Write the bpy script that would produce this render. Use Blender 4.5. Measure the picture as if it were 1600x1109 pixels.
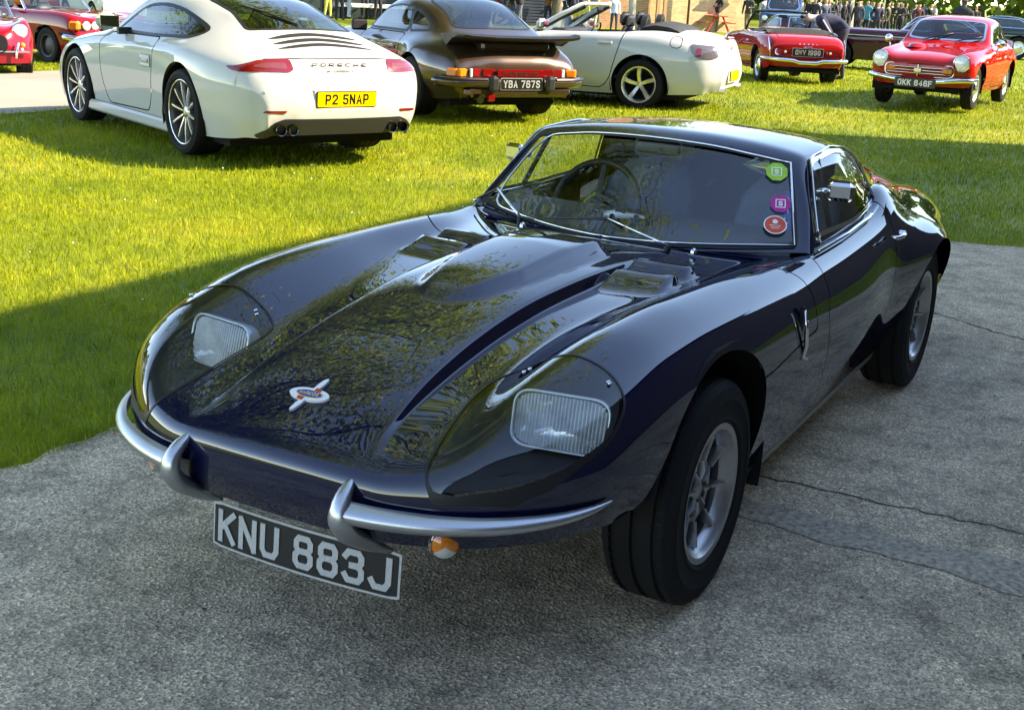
import bpy, bmesh, math, random
import numpy as np
from mathutils import Matrix, Vector
S = bpy.context.scene
for _o in list(bpy.data.objects): bpy.data.objects.remove(_o)
R_ = math.radians
# ------------------------------------------------------------------ camera, sky, sun, exposure
# world frame: x forward along the navy car, y to its left, z up, origin on the ground under its front axle
CAM_P = np.array([2.8347, 1.6552, 1.4992]); CAM_YAW, CAM_PITCH, CAM_ROLL, CAM_F = 3.6435, -.2877, .0515, 1973.8
def _cam_axes():
    y, p, ro = CAM_YAW, CAM_PITCH, CAM_ROLL
    f = np.array([math.cos(p)*math.cos(y), math.cos(p)*math.sin(y), math.sin(p)])
    r = np.array([math.sin(y), -math.cos(y), 0.]); u = np.cross(r, f)
    return r*math.cos(ro)+u*math.sin(ro), -r*math.sin(ro)+u*math.cos(ro), f
_r, _u, _f = _cam_axes()
cd = bpy.data.cameras.new('camera'); cam = bpy.data.objects.new('camera', cd); S.collection.objects.link(cam)
cd.sensor_width = 36; cd.lens = CAM_F/1600*36; cd.clip_start = .05; cd.clip_end = 3000
cam.matrix_world = Matrix(((_r[0], _u[0], -_f[0], CAM_P[0]), (_r[1], _u[1], -_f[1], CAM_P[1]), (_r[2], _u[2], -_f[2], CAM_P[2]), (0, 0, 0, 1)))
S.camera = cam
SUN_AZ = math.atan2(.9, -.44); SUN_EL = R_(36)          # horizontal direction towards the sun, elevation
W = bpy.data.worlds.new('World'); S.world = W; W.use_nodes = True
nt = W.node_tree; bgn = nt.nodes['Background']
sky = nt.nodes.new('ShaderNodeTexSky'); sky.sky_type = 'NISHITA'; sky.sun_disc = False
sky.sun_elevation = SUN_EL; sky.sun_rotation = math.pi/2-SUN_AZ; sky.air_density = .8; sky.dust_density = 0.0; sky.ozone_density = 4.0
nt.links.new(sky.outputs[0], bgn.inputs[0]); bgn.inputs[1].default_value = .15
sd = bpy.data.lights.new('sun', 'SUN'); sun = bpy.data.objects.new('sun', sd); S.collection.objects.link(sun)
sd.energy = 3.3; sd.angle = R_(.53); sd.color = (1, .95, .86)
_sv = Vector((math.cos(SUN_EL)*math.cos(SUN_AZ), math.cos(SUN_EL)*math.sin(SUN_AZ), math.sin(SUN_EL)))
sun.rotation_euler = (-_sv).to_track_quat('-Z', 'Y').to_euler()
S.view_settings.view_transform = 'Standard'; S.view_settings.look = 'None'; S.view_settings.exposure = 2.3; S.view_settings.gamma = 1
S.view_settings.use_white_balance = True; S.view_settings.white_balance_temperature = 8700; S.view_settings.white_balance_tint = 12
S.render.engine = 'CYCLES'; S.cycles.max_bounces = 8; S.cycles.transparent_max_bounces = 12; S.cycles.glossy_bounces = 4
S.cycles.diffuse_bounces = 3; S.cycles.caustics_reflective = False; S.cycles.caustics_refractive = False
S.cycles.use_denoising = True; S.cycles.sample_clamp_indirect = 6; S.cycles.use_adaptive_sampling = True; S.cycles.adaptive_threshold = .02

# ------------------------------------------------------------------ helpers
COL = S.collection
rng = np.random.default_rng(7); random.seed(7)
def ground_at(px, py, z=0.0):
    d = _f*CAM_F+_r*(px-800)+_u*(554.5-py); t = (z-CAM_P[2])/d[2]; return CAM_P+d*t
def link(o, parent=None):
    COL.objects.link(o)
    if parent is not None: o.parent = parent
    return o
def empty(name, loc=(0, 0, 0), rz=0, parent=None):
    o = bpy.data.objects.new(name, None); o.empty_display_size = .1; o.location = loc; o.rotation_euler = (0, 0, rz); return link(o, parent)
def tag(o, label=None, cat=None, group=None, kind=None):
    if label: o['label'] = label
    if cat: o['category'] = cat
    if group: o['group'] = group
    if kind: o['kind'] = kind
    return o
def make(name, V, F, m, parent=None, smooth=False, mats=None, fmat=None, normals=None):
    me = bpy.data.meshes.new(name); me.from_pydata([tuple(v) for v in V], [], [tuple(f) for f in F]); me.update()
    for mm in (mats or [m]): me.materials.append(mm)
    if fmat is not None: me.polygons.foreach_set('material_index', np.asarray(fmat, np.int32))
    if smooth: me.polygons.foreach_set('use_smooth', np.ones(len(me.polygons), bool))
    if normals is not None: me.normals_split_custom_set_from_vertices([tuple(n) for n in normals])
    return link(bpy.data.objects.new(name, me), parent)
def copy_tree(o, parent=None):
    c = o.copy(); COL.objects.link(c); c.parent = parent
    for ch in list(o.children): copy_tree(ch, c)
    return c
class MB:
    """collects simple solids into one mesh"""
    def __init__(s): s.V = []; s.F = []; s.M = []
    def add(s, V, F, m=0):
        n = len(s.V); s.V += [tuple(map(float, v)) for v in V]; s.F += [tuple(i+n for i in f) for f in F]; s.M += [m]*len(F); return s
    def box(s, c, d, rz=0, m=0, taper=1.0, rot=None):
        V = []
        for z in (-1, 1):
            for x, y in ((-1, -1), (1, -1), (1, 1), (-1, 1)):
                k = taper if z > 0 else 1; V.append(Vector((x*d[0]/2*k, y*d[1]/2*k, z*d[2]/2)))
        M = rot if rot is not None else Matrix.Rotation(rz, 3, 'Z')
        V = [M @ v+Vector(c) for v in V]
        return s.add(V, [(3, 2, 1, 0), (4, 5, 6, 7), (0, 1, 5, 4), (1, 2, 6, 5), (2, 3, 7, 6), (3, 0, 4, 7)], m)
    def bbox(s, c, d, b=.01, rz=0, m=0, rot=None):
        """box with chamfered edges"""
        hx, hy, hz = d[0]/2, d[1]/2, d[2]/2; b = min(b, hx*.9, hy*.9, hz*.9)
        M = rot if rot is not None else Matrix.Rotation(rz, 3, 'Z'); V = []
        prof = [(-hz, b), (-hz+b, 0), (hz-b, 0), (hz, b)]
        for z, ins in prof:
            x, y = hx-ins, hy-ins; q = b if ins == 0 else b*.6
            for p in ((x, -y+q), (x, y-q), (x-q, y), (-x+q, y), (-x, y-q), (-x, -y+q), (-x+q, -y), (x-q, -y)):
                V.append(M @ Vector((p[0], p[1], z))+Vector(c))
        F = [tuple(range(7, -1, -1)), tuple(range(24, 32))]
        for k in range(3):
            for i in range(8): F.append((k*8+i, k*8+(i+1) % 8, k*8+8+(i+1) % 8, k*8+8+i))
        return s.add(V, F, m)
    def tube(s, P, r, n=8, m=0, cap=True, flat=None):
        P = [Vector(p) for p in P]; k = len(P); rr = r if hasattr(r, '__len__') else [r]*k; V = []; F = []; up = None
        for i, p in enumerate(P):
            t = (P[min(i+1, k-1)]-P[max(i-1, 0)]).normalized()
            if up is None: up = Vector((0, 0, 1)) if abs(t.z) < .9 else Vector((1, 0, 0))
            a = t.cross(up).normalized(); b = a.cross(t).normalized(); up = b
            for j in range(n):
                an = 2*math.pi*j/n; fl = flat if flat else 1
                V.append(p+a*math.cos(an)*rr[i]+b*math.sin(an)*rr[i]*fl)
        for i in range(k-1):
            for j in range(n): F.append((i*n+j, i*n+(j+1) % n, (i+1)*n+(j+1) % n, (i+1)*n+j))
        if cap: F += [tuple(range(n-1, -1, -1)), tuple(range((k-1)*n, k*n))]
        return s.add(V, F, m)
    def lathe(s, prof, n=32, axis='y', c=(0, 0, 0), m=0, close=False, sx=1, sz=1):
        """prof: (radius, offset along axis)"""
        V = []; F = []; k = len(prof)
        for i in range(n):
            a = 2*math.pi*i/n; ca, sa = math.cos(a)*sx, math.sin(a)*sz
            for r, h in prof:
                p = {'y': (r*ca, h, r*sa), 'z': (r*ca, r*sa, h), 'x': (h, r*ca, r*sa)}[axis]; V.append((p[0]+c[0], p[1]+c[1], p[2]+c[2]))
        for i in range(n):
            for j in range(k-1 if not close else k):
                a, b = i*k+j, i*k+(j+1) % k; a2, b2 = ((i+1) % n)*k+j, ((i+1) % n)*k+(j+1) % k
                F.append((a, a2, b2, b) if axis != 'z' else (a, a2, b2, b)[::1])
        return s.add(V, F, m)
    def prism(s, poly, z0, z1, M=None, m=0):
        n = len(poly); V = [Vector((p[0], p[1], z0)) for p in poly]+[Vector((p[0], p[1], z1)) for p in poly]
        if M is not None: V = [M @ v for v in V]
        F = [tuple(range(n-1, -1, -1)), tuple(range(n, 2*n))]+[(i, (i+1) % n, n+(i+1) % n, n+i) for i in range(n)]
        return s.add(V, F, m)
    def build(s, name, m, parent=None, smooth=False, sharp=None):
        mats = m if isinstance(m, (list, tuple)) else [m]
        o = make(name, s.V, s.F, None, parent, smooth, mats=mats, fmat=s.M)
        if smooth and sharp is not None: sharp_by_angle(o.data, sharp)
        return o
def sharp_by_angle(me, deg):
    bm = bmesh.new(); bm.from_mesh(me)
    for e in bm.edges:
        if len(e.link_faces) == 2:
            try: e.smooth = e.calc_face_angle() < R_(deg)
            except ValueError: pass
    bm.to_mesh(me); bm.free()
def pchip(x, y, xi):
    """monotone cubic through (x, y[...]) at xi"""
    x = np.asarray(x, float); y = np.asarray(y, float); h = np.diff(x); sh = (-1,)+(1,)*(y.ndim-1)
    d = np.diff(y, axis=0)/h.reshape(sh); m = np.zeros_like(y)
    w1 = (2*h[1:]+h[:-1]).reshape(sh); w2 = (h[1:]+2*h[:-1]).reshape(sh)
    ok = d[:-1]*d[1:] > 0
    with np.errstate(all='ignore'): mm = (w1+w2)/(w1/d[:-1]+w2/d[1:])
    m[1:-1] = np.where(ok, mm, 0); m[0] = d[0]; m[-1] = d[-1]
    k = np.clip(np.searchsorted(x, xi, 'right')-1, 0, len(h)-1); t = ((xi-x[k])/h[k]).reshape(sh); hk = h[k].reshape(sh)
    return (2*t**3-3*t**2+1)*y[k]+(t**3-2*t**2+t)*hk*m[k]+(-2*t**3+3*t**2)*y[k+1]+(t**3-t**2)*hk*m[k+1]
def cubic(x, y, xi):
    """smooth (catmull-rom, chordal) through points"""
    x = np.asarray(x, float); y = np.asarray(y, float); h = np.diff(x); sh = (-1,)+(1,)*(y.ndim-1)
    d = np.diff(y, axis=0)/h.reshape(sh); m = np.zeros_like(y)
    m[1:-1] = (d[:-1]*h[1:].reshape(sh)+d[1:]*h[:-1].reshape(sh))/(h[1:]+h[:-1]).reshape(sh); m[0] = d[0]; m[-1] = d[-1]
    k = np.clip(np.searchsorted(x, xi, 'right')-1, 0, len(h)-1); t = ((xi-x[k])/h[k]).reshape(sh); hk = h[k].reshape(sh)
    return (2*t**3-3*t**2+1)*y[k]+(t**3-2*t**2+t)*hk*m[k]+(-2*t**3+3*t**2)*y[k+1]+(t**3-t**2)*hk*m[k+1]
def curve(pts, n=20, closed=False):
    """dense smooth polyline through pts"""
    p = np.asarray(pts, float)
    if closed: p = np.concatenate([p[-3:], p, p[:3]])
    u = np.r_[0, np.cumsum(np.linalg.norm(np.diff(p, axis=0), axis=1)**.7)]
    if closed: return cubic(u, p, np.linspace(u[3], u[len(pts)+3], n, endpoint=False))
    return cubic(u, p, np.linspace(0, u[-1], n))
def sdf_poly(P, poly):
    """signed distance (negative inside) of points P (n,2) to polygon"""
    P = np.asarray(P, float); A = np.asarray(poly, float); B = np.roll(A, -1, 0); d = np.full(len(P), 1e9); s = np.zeros(len(P), bool)
    for a, b in zip(A, B):
        e = b-a; w = P-a; L = e@e
        if L < 1e-12: continue
        t = np.clip(w@e/L, 0, 1); q = w-t[:, None]*e; d = np.minimum(d, (q*q).sum(1))
        c = (a[1] > P[:, 1]) != (b[1] > P[:, 1])
        if abs(e[1]) > 1e-12: s ^= c & (P[:, 0] < a[0]+(P[:, 1]-a[1])/e[1]*e[0])
    return np.where(s, -1, 1)*np.sqrt(d)
def rnd_poly(poly, r=.03, n=5):
    """polygon with rounded corners"""
    out = []; p = [Vector((q[0], q[1])) for q in poly]; k = len(p)
    for i in range(k):
        a, b, c = p[i-1], p[i], p[(i+1) % k]; rr = poly[i][2] if len(poly[i]) > 2 else r
        ra = min(rr, (a-b).length*.48); rc = min(rr, (c-b).length*.48); s = b+(a-b).normalized()*ra; e = b+(c-b).normalized()*rc
        if rr <= 0: out.append((b.x, b.y)); continue
        for j in range(n+1):
            t = j/n; q = s*(1-t)**2+b*2*t*(1-t)+e*t*t; out.append((q.x, q.y))
    return out
class PM:
    """polygon skin carrying position, (s,t) and normal per vertex; can be cut along implicit curves"""
    def __init__(s, V, F): s.V = np.asarray(V, float).reshape(-1, 8); s.F = F
    @property
    def P(s): return s.V[:, :3]
    def split(s, f):
        f = np.where(np.abs(f) < 1e-7, 1e-7, f); ins = f < 0
        new = []; key = {}; n0 = len(s.V); Fi, Fo = [], []
        def mid(a, b):
            k = (a, b) if a < b else (b, a)
            if k not in key:
                i, j = k; t = f[i]/(f[i]-f[j]); new.append(s.V[i]*(1-t)+s.V[j]*t); key[k] = n0+len(new)-1
            return key[k]
        for fc in s.F:
            c = [ins[i] for i in fc]
            if all(c): Fi.append(fc)
            elif not any(c): Fo.append(fc)
            else:
                a, b = [], []
                for q in range(len(fc)):
                    i, j = fc[q], fc[(q+1) % len(fc)]
                    (a if ins[i] else b).append(i)
                    if ins[i] != ins[j]: m = mid(i, j); a.append(m); b.append(m)
                if len(a) > 2: Fi.append(tuple(a))
                if len(b) > 2: Fo.append(tuple(b))
        V = np.vstack([s.V, np.array(new)]) if new else s.V
        return PM(V, Fi).compact(), PM(V, Fo).compact()
    def compact(s):
        if not s.F: return PM(np.zeros((0, 8)), [])
        u = np.unique(np.fromiter((i for f in s.F for i in f), int)); mp = np.full(len(s.V), -1); mp[u] = np.arange(len(u))
        return PM(s.V[u], [tuple(mp[list(f)]) for f in s.F])
    def cut(s, fn): return s.split(fn(s))
    def gap(s, fn, w=.0025):
        """inside, seam strip, outside"""
        a, r = s.split(fn(s)+w)
        if not r.F: return a, r, r
        b, c = r.split(fn(r)-w); return a, b, c
    def moved(s, d):
        V = s.V.copy(); V[:, :3] += V[:, 5:8]*d; return PM(V, s.F)
    def overlay(s, fn, levels=2, r=.10):
        """finely diced copy of the skin inside fn, for thin trim lying on it"""
        f = fn(s); F = [q for q in s.F if len(q) == 4 and min(f[i] for i in q) < r]; V = [v for v in s.V]
        for _ in range(levels):
            key = {}; G = []
            def mid(*ids):
                k = tuple(sorted(ids))
                if k not in key: V.append(sum(V[i] for i in ids)/len(ids)); key[k] = len(V)-1
                return key[k]
            for a, b, c, d in F:
                ab, bc, cd_, da, m = mid(a, b), mid(b, c), mid(c, d), mid(d, a), mid(a, b, c, d); G += [(a, ab, m, da), (ab, b, bc, m), (m, bc, c, cd_), (da, m, cd_, d)]
            F = G
        return PM(np.array(V), F).compact().cut(fn)[0]
    def mirror(s):
        V = s.V.copy(); V[:, 1] *= -1; V[:, 6] *= -1; return PM(V, [f[::-1] for f in s.F])
    def __add__(s, o):
        n = len(s.V); return PM(np.vstack([s.V, o.V]), s.F+[tuple(i+n for i in f) for f in o.F])
    def both(s): return s+s.mirror()
    def build(s, name, m, parent=None, thick=0):
        if not s.F: return None
        o = make(name, s.P, s.F, m, parent, True, normals=s.V[:, 5:8])
        return o
def inside_xz(poly, ymin=-9, ymax=9, nmin=None):
    """cut function: side-view polygon, limited in y"""
    A = np.array(poly)
    def fn(pm):
        d = sdf_poly(pm.P[:, [0, 2]], A); d = np.maximum(d, ymin-pm.P[:, 1]); d = np.maximum(d, pm.P[:, 1]-ymax)
        if nmin is not None: d = np.maximum(d, (nmin-pm.V[:, 6])*.2)
        return d
    return fn
def inside_xy(poly, zmin=-9, nz=None):
    A = np.array(poly)
    def fn(pm):
        d = np.maximum(sdf_poly(pm.P[:, [0, 1]], A), zmin-pm.P[:, 2])
        if nz is not None: d = np.maximum(d, (nz-pm.V[:, 7])*.2)
        return d
    return fn
def inside_yz(poly, x0=-99, x1=99):
    A = np.array(poly)
    def fn(pm):
        d = sdf_poly(pm.P[:, [1, 2]], A); d = np.maximum(d, x0-pm.P[:, 0]); return np.maximum(d, pm.P[:, 0]-x1)
    return fn
def inside_st(poly):
    A = np.array(poly)
    return lambda pm: sdf_poly(pm.V[:, 3:5], A)
def loft(net, sub, lsub, smooth=6, crease=(), bump=None, interp=pchip, sym=True):
    """net[column][line] -> PM.  columns run front to rear, lines bottom to centre (y=0 last).  sub/lsub: samples per interval"""
    N = np.asarray(net, float); nc, nl = N.shape[:2]
    u = np.r_[0, np.cumsum(np.linalg.norm(np.diff(N, axis=0), axis=2).mean(1)+1e-4)]
    v = np.r_[0, np.cumsum(np.linalg.norm(np.diff(N, axis=1), axis=2).mean(0)+1e-4)]
    su = np.concatenate([np.linspace(u[i], u[i+1], (sub[i] if hasattr(sub, '__len__') else sub), endpoint=False) for i in range(nc-1)]+[[u[-1]]])
    sv = np.concatenate([np.linspace(v[i], v[i+1], (lsub[i] if hasattr(lsub, '__len__') else lsub), endpoint=False) for i in range(nl-1)]+[[v[-1]]])
    A = interp(u, N, su); A = np.swapaxes(interp(v, np.swapaxes(A, 0, 1), sv), 0, 1)          # (ns, nt, 3)
    ck = [int(np.argmin(abs(sv-v[c]))) for c in crease]; free = np.ones(A.shape[1]); free[ck] = 0
    for _ in range(smooth):
        B = A.copy(); B[1:-1] = (A[:-2]+2*A[1:-1]+A[2:])/4; A = B
        B = A.copy(); w = free[1:-1][None, :, None]; B[:, 1:-1] = A[:, 1:-1]*(1-w)+w*(A[:, :-2]+2*A[:, 1:-1]+A[:, 2:])/4
        if sym:
            B[:, -1] = (A[:, -2]+A[:, -1])/2; B[:, -1, 1] = A[:, -1, 1]
        A = B
    if bump is not None: A = bump(A)
    return grid_pm(A, sym)
def grid_pm(A, sym=True):
    ns, nt = A.shape[:2]
    ds = np.gradient(A, axis=0); dt = np.gradient(A, axis=1); n = np.cross(dt, ds)
    if sym: n[:, -1, 1] = 0
    n /= np.linalg.norm(n, axis=2, keepdims=True)+1e-12
    if n[ns//2, -1, 2] < 0: n = -n; flip = True
    else: flip = False
    st = np.stack(np.meshgrid(np.linspace(0, 1, ns), np.linspace(0, 1, nt), indexing='ij'), 2)
    V = np.concatenate([A, st, n], 2).reshape(-1, 8); F = []
    for i in range(ns-1):
        for j in range(nt-1):
            a, b, c, d = i*nt+j, (i+1)*nt+j, (i+1)*nt+j+1, i*nt+j+1
            F.append((a, b, c, d) if flip else (a, d, c, b))
    return PM(V, F)
def top_z(pm, x, y):
    """height of the skin over (x,y)"""
    d = (pm.P[:, 0]-x)**2+(pm.P[:, 1]-abs(y))**2-pm.P[:, 2]*1e-4; return pm.P[int(np.argmin(d)), 2]
# ---- plate lettering drawn with strokes
_o = [(.2, 0), (0, .2), (0, .8), (.2, 1), (.8, 1), (1, .8), (1, .2), (.8, 0), (.2, 0)]
_6 = [(.97, .84), (.8, 1), (.2, 1), (0, .8), (0, .2), (.2, 0), (.8, 0), (1, .18), (1, .4), (.8, .57), (.2, .57), (.02, .45)]
GL = {'K': [[(0, 0), (0, 1)], [(1, 1), (.05, .42)], [(.33, .6), (1, 0)]], 'N': [[(0, 0), (0, 1)], [(0.02, 1), (.98, 0)], [(1, 0), (1, 1)]], 'U': [[(0, 1), (0, .2), (.2, 0), (.8, 0), (1, .2), (1, 1)]],
 '8': [[(.2, .53), (.04, .66), (.04, .86), (.2, 1), (.8, 1), (.96, .86), (.96, .66), (.8, .53), (.2, .53)], [(.2, .53), (0, .38), (0, .15), (.2, 0), (.8, 0), (1, .15), (1, .38), (.8, .53)]],
 '3': [[(0, .84), (.18, 1), (.8, 1), (.97, .86), (.97, .66), (.8, .53), (.4, .53)], [(.8, .53), (1, .38), (1, .15), (.82, 0), (.18, 0), (0, .16)]],
 'J': [[(1, 1), (1, .2), (.8, 0), (.2, 0), (0, .2)]], 'P': [[(0, 0), (0, 1), (.8, 1), (1, .85), (1, .6), (.8, .45), (0, .45)]],
 '2': [[(0, .8), (.2, 1), (.8, 1), (1, .83), (1, .62), (.02, .08), (0, 0), (1, 0)]], '5': [[(1, 1), (.08, 1), (.04, .56), (.78, .58), (1, .42), (1, .17), (.8, 0), (.2, 0), (0, .15)]],
 'A': [[(0, 0), (.5, 1), (1, 0)], [(.18, .3), (.82, .3)]], 'Y': [[(0, 1), (.5, .48), (1, 1)], [(.5, .48), (.5, 0)]],
 'B': [[(0, 0), (0, 1), (.75, 1), (.95, .87), (.95, .66), (.75, .53), (0, .53)], [(.75, .53), (1, .4), (1, .15), (.8, 0), (0, 0)]], '7': [[(0, 1), (1, 1), (.35, 0)]],
 '6': [_6], '9': [[(1-a, 1-b) for a, b in _6]], '0': [_o], 'O': [_o], 'S': [[(.97, .83), (.8, 1), (.2, 1), (.03, .85), (.03, .67), (.2, .54), (.8, .47), (1, .33), (1, .17), (.8, 0), (.2, 0), (0, .17)]],
 'W': [[(0, 1), (.22, 0), (.5, .75), (.78, 0), (1, 1)]], 'V': [[(0, 1), (.5, 0), (1, 1)]], '1': [[(.5, 0), (.5, 1)]], 'I': [[(.5, 0), (.5, 1)]],
 'G': [[(.97, .82), (.8, 1), (.2, 1), (0, .8), (0, .2), (.2, 0), (.8, 0), (1, .2), (1, .48), (.55, .48)]], 'F': [[(0, 0), (0, 1), (1, 1)], [(0, .53), (.8, .53)]],
 'C': [[(1, .82), (.8, 1), (.2, 1), (0, .8), (0, .2), (.2, 0), (.8, 0), (1, .18)]], 'R': [[(0, 0), (0, 1), (.8, 1), (1, .85), (1, .6), (.8, .45), (0, .45)], [(.5, .45), (1, 0)]],
 'H': [[(0, 0), (0, 1)], [(1, 0), (1, 1)], [(0, .5), (1, .5)]], 'E': [[(1, 0), (0, 0), (0, 1), (1, 1)], [(0, .53), (.8, .53)]], 'L': [[(0, 1), (0, 0), (1, 0)]],
 'D': [[(0, 0), (0, 1), (.75, 1), (1, .78), (1, .22), (.75, 0), (0, 0)]], 'M': [[(0, 0), (0, 1), (.5, .3), (1, 1), (1, 0)]], '4': [[(.75, 0), (.75, 1), (0, .28), (1, .28)]], 'T': [[(0, 1), (1, 1)], [(.5, 1), (.5, 0)]], '-': [[(.1, .5), (.9, .5)]], 'X': [[(0, 0), (1, 1)], [(0, 1), (1, 0)]]}
class Letters:
    def __init__(s): s.parts = []
    def build(s, name, m, parent=None):
        for p in s.parts: p.build(name, m, parent)
def letters(txt, h, w, stroke, gap, space, M, depth=.0012, slant=0):
    """flat raised strokes; M maps (x right, y up, z out) to the parent frame"""
    out = Letters(); adv = []; x = 0
    for ch in txt:
        adv.append(x); x += space if ch == ' ' else ((stroke+gap) if ch in '1I' else w+gap)
    x -= gap; x0 = -x/2
    for ch, ax in zip(txt, adv):
        if ch == ' ': continue
        mb = MB(); out.parts.append(mb)
        ww = stroke*1.001 if ch in '1I' else w
        for k, line in enumerate(GL[ch]):
            p = [Vector((x0+ax+stroke/2+q[0]*(ww-stroke), -h/2+stroke/2+q[1]*(h-stroke))) for q in line]
            if slant: p = [Vector((q.x+q.y*slant, q.y)) for q in p]
            n = len(p); Lp, Rp = [], []
            for i in range(n):
                a = (p[i]-p[i-1]).normalized() if i else None; b = (p[i+1]-p[i]).normalized() if i < n-1 else None
                if i == 0 and (p[0]-p[-1]).length < 1e-6: a = (p[0]-p[-2]).normalized()
                if i == n-1 and (p[0]-p[-1]).length < 1e-6: b = (p[1]-p[0]).normalized()
                if a is None or b is None:
                    t = b or a; nn = Vector((-t.y, t.x)); e = (-t if a is None else t)*stroke*.5; Lp.append(p[i]+e+nn*stroke/2); Rp.append(p[i]+e-nn*stroke/2); continue
                na, nb = Vector((-a.y, a.x)), Vector((-b.y, b.x)); m = (na+nb).normalized(); sc = min(stroke/2/max(m.dot(na), .35), stroke*.72)
                Lp.append(p[i]+m*sc); Rp.append(p[i]-m*sc)
            z0, z1 = 0, depth+k*depth*.15
            for i in range(n-1):
                q = [Rp[i], Rp[i+1], Lp[i+1], Lp[i]]; V = [M @ Vector((a.x, a.y, z1)) for a in q]+[M @ Vector((a.x, a.y, z0)) for a in q]
                mb.add(V, [(0, 1, 2, 3), (0, 4, 5, 1), (3, 2, 6, 7), (1, 5, 6, 2), (0, 3, 7, 4)])
    return out
def frame(o, right, up):
    """matrix for lettering: origin, right and up vectors"""
    r = Vector(right).normalized(); u = Vector(up); u = (u-r*u.dot(r)).normalized(); n = r.cross(u); o = Vector(o)
    return Matrix(((r.x, u.x, n.x, o.x), (r.y, u.y, n.y, o.y), (r.z, u.z, n.z, o.z), (0, 0, 0, 1)))

# ------------------------------------------------------------------ materials
def _new(name):
    m = bpy.data.materials.new(name); m.use_nodes = True; t = m.node_tree; b = t.nodes['Principled BSDF']; return m, t, b
def _noise(t, scale, detail=4, rough=.6, obj=True, vec=None):
    n = t.nodes.new('ShaderNodeTexNoise'); n.inputs['Scale'].default_value = scale; n.inputs['Detail'].default_value = detail; n.inputs['Roughness'].default_value = rough
    if vec is None:
        c = t.nodes.new('ShaderNodeTexCoord'); vec = c.outputs['Object']
    t.links.new(vec, n.inputs['Vector']); return n
def _ramp(t, src, stops):
    r = t.nodes.new('ShaderNodeValToRGB'); e = r.color_ramp.elements
    while len(e) > 2: e.remove(e[-1])
    for i, (p, c) in enumerate(stops):
        q = e[i] if i < 2 else e.new(p); q.position = p; q.color = (*c, 1) if len(c) == 3 else c
    t.links.new(src, r.inputs[0]); return r
def _bump(t, b, src, strength, dist=.01):
    n = t.nodes.new('ShaderNodeBump'); n.inputs['Strength'].default_value = strength; n.inputs['Distance'].default_value = dist
    t.links.new(src, n.inputs['Height']); t.links.new(n.outputs[0], b.inputs['Normal']); return n
MATS = {}
def mat(name, col, rough=.5, metal=0, coat=0, spec=.5, var=.12, scale=30, bump=0, ior=1.5, coat_rough=.02, bscale=None, sheen=0):
    if name in MATS: return MATS[name]
    m, t, b = _new(name); n = _noise(t, scale)
    lo = tuple(max(0, c*(1-var)) for c in col); hi = tuple(min(1, c*(1+var)) for c in col)
    r = _ramp(t, n.outputs[0], [(.3, lo), (.7, hi)]); t.links.new(r.outputs[0], b.inputs['Base Color'])
    b.inputs['Roughness'].default_value = rough; b.inputs['Metallic'].default_value = metal; b.inputs['Specular IOR Level'].default_value = spec
    b.inputs['Coat Weight'].default_value = coat; b.inputs['Coat Roughness'].default_value = coat_rough; b.inputs['IOR'].default_value = ior
    if sheen: b.inputs['Sheen Weight'].default_value = sheen
    if bump:
        n2 = _noise(t, bscale or scale*6, 3); _bump(t, b, n2.outputs[0], bump)
    MATS[name] = m; return m
def paint(name, col, flake=0, rough=.35, coat=1.0, ior=1.55, metal=0.0):
    """two-layer car paint with a faint orange peel"""
    if name in MATS: return MATS[name]
    m, t, b = _new(name); n = _noise(t, 900, 2); r = _ramp(t, n.outputs[0], [(.35, tuple(c*(1-flake) for c in col)), (.65, tuple(min(1, c*(1+flake)) for c in col))])
    t.links.new(r.outputs[0], b.inputs['Base Color']); b.inputs['Roughness'].default_value = rough; b.inputs['Metallic'].default_value = metal
    b.inputs['Coat Weight'].default_value = coat; b.inputs['Coat Roughness'].default_value = .012; b.inputs['Coat IOR'].default_value = ior; b.inputs['Specular IOR Level'].default_value = 0.0 if not metal else .3
    w = _noise(t, 9, 2); bn = t.nodes.new('ShaderNodeBump'); bn.inputs['Strength'].default_value = .006; bn.inputs['Distance'].default_value = .01
    t.links.new(w.outputs[0], bn.inputs['Height']); t.links.new(bn.outputs[0], b.inputs['Coat Normal'])
    MATS[name] = m; return m
def glass(name, tint=(.75, .82, .8), ior=1.5, rough=0.0, dens=1.0):
    """thin pane: transparent with fresnel reflection"""
    if name in MATS: return MATS[name]
    m, t, b = _new(name); t.nodes.remove(b); out = t.nodes['Material Output']
    tr = t.nodes.new('ShaderNodeBsdfTransparent'); n = _noise(t, 3, 2); r = _ramp(t, n.outputs[0], [(.3, tuple(c*.97 for c in tint)), (.7, tint)]); t.links.new(r.outputs[0], tr.inputs[0])
    gl = t.nodes.new('ShaderNodeBsdfGlossy'); gl.inputs['Roughness'].default_value = rough; gl.inputs[0].default_value = (1, 1, 1, 1)
    lw = t.nodes.new('ShaderNodeLayerWeight'); lw.inputs[0].default_value = .5; pw = t.nodes.new('ShaderNodeMath'); pw.operation = 'POWER'; pw.inputs[1].default_value = 4.5; t.links.new(lw.outputs['Facing'], pw.inputs[0])
    mul = t.nodes.new('ShaderNodeMath'); mul.operation = 'MULTIPLY_ADD'; mul.use_clamp = True; mul.inputs[1].default_value = .85; mul.inputs[2].default_value = .085*dens
    t.links.new(pw.outputs[0], mul.inputs[0]); mx = t.nodes.new('ShaderNodeMixShader'); t.links.new(mul.outputs[0], mx.inputs[0]); t.links.new(tr.outputs[0], mx.inputs[1]); t.links.new(gl.outputs[0], mx.inputs[2])
    t.links.new(mx.outputs[0], out.inputs[0]); MATS[name] = m; return m
M_black = mat('black_rubber_trim', (.012, .012, .013), .45, spec=.4)
M_seam = mat('panel_seam_shadow', (.004, .004, .005), .8)
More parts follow.
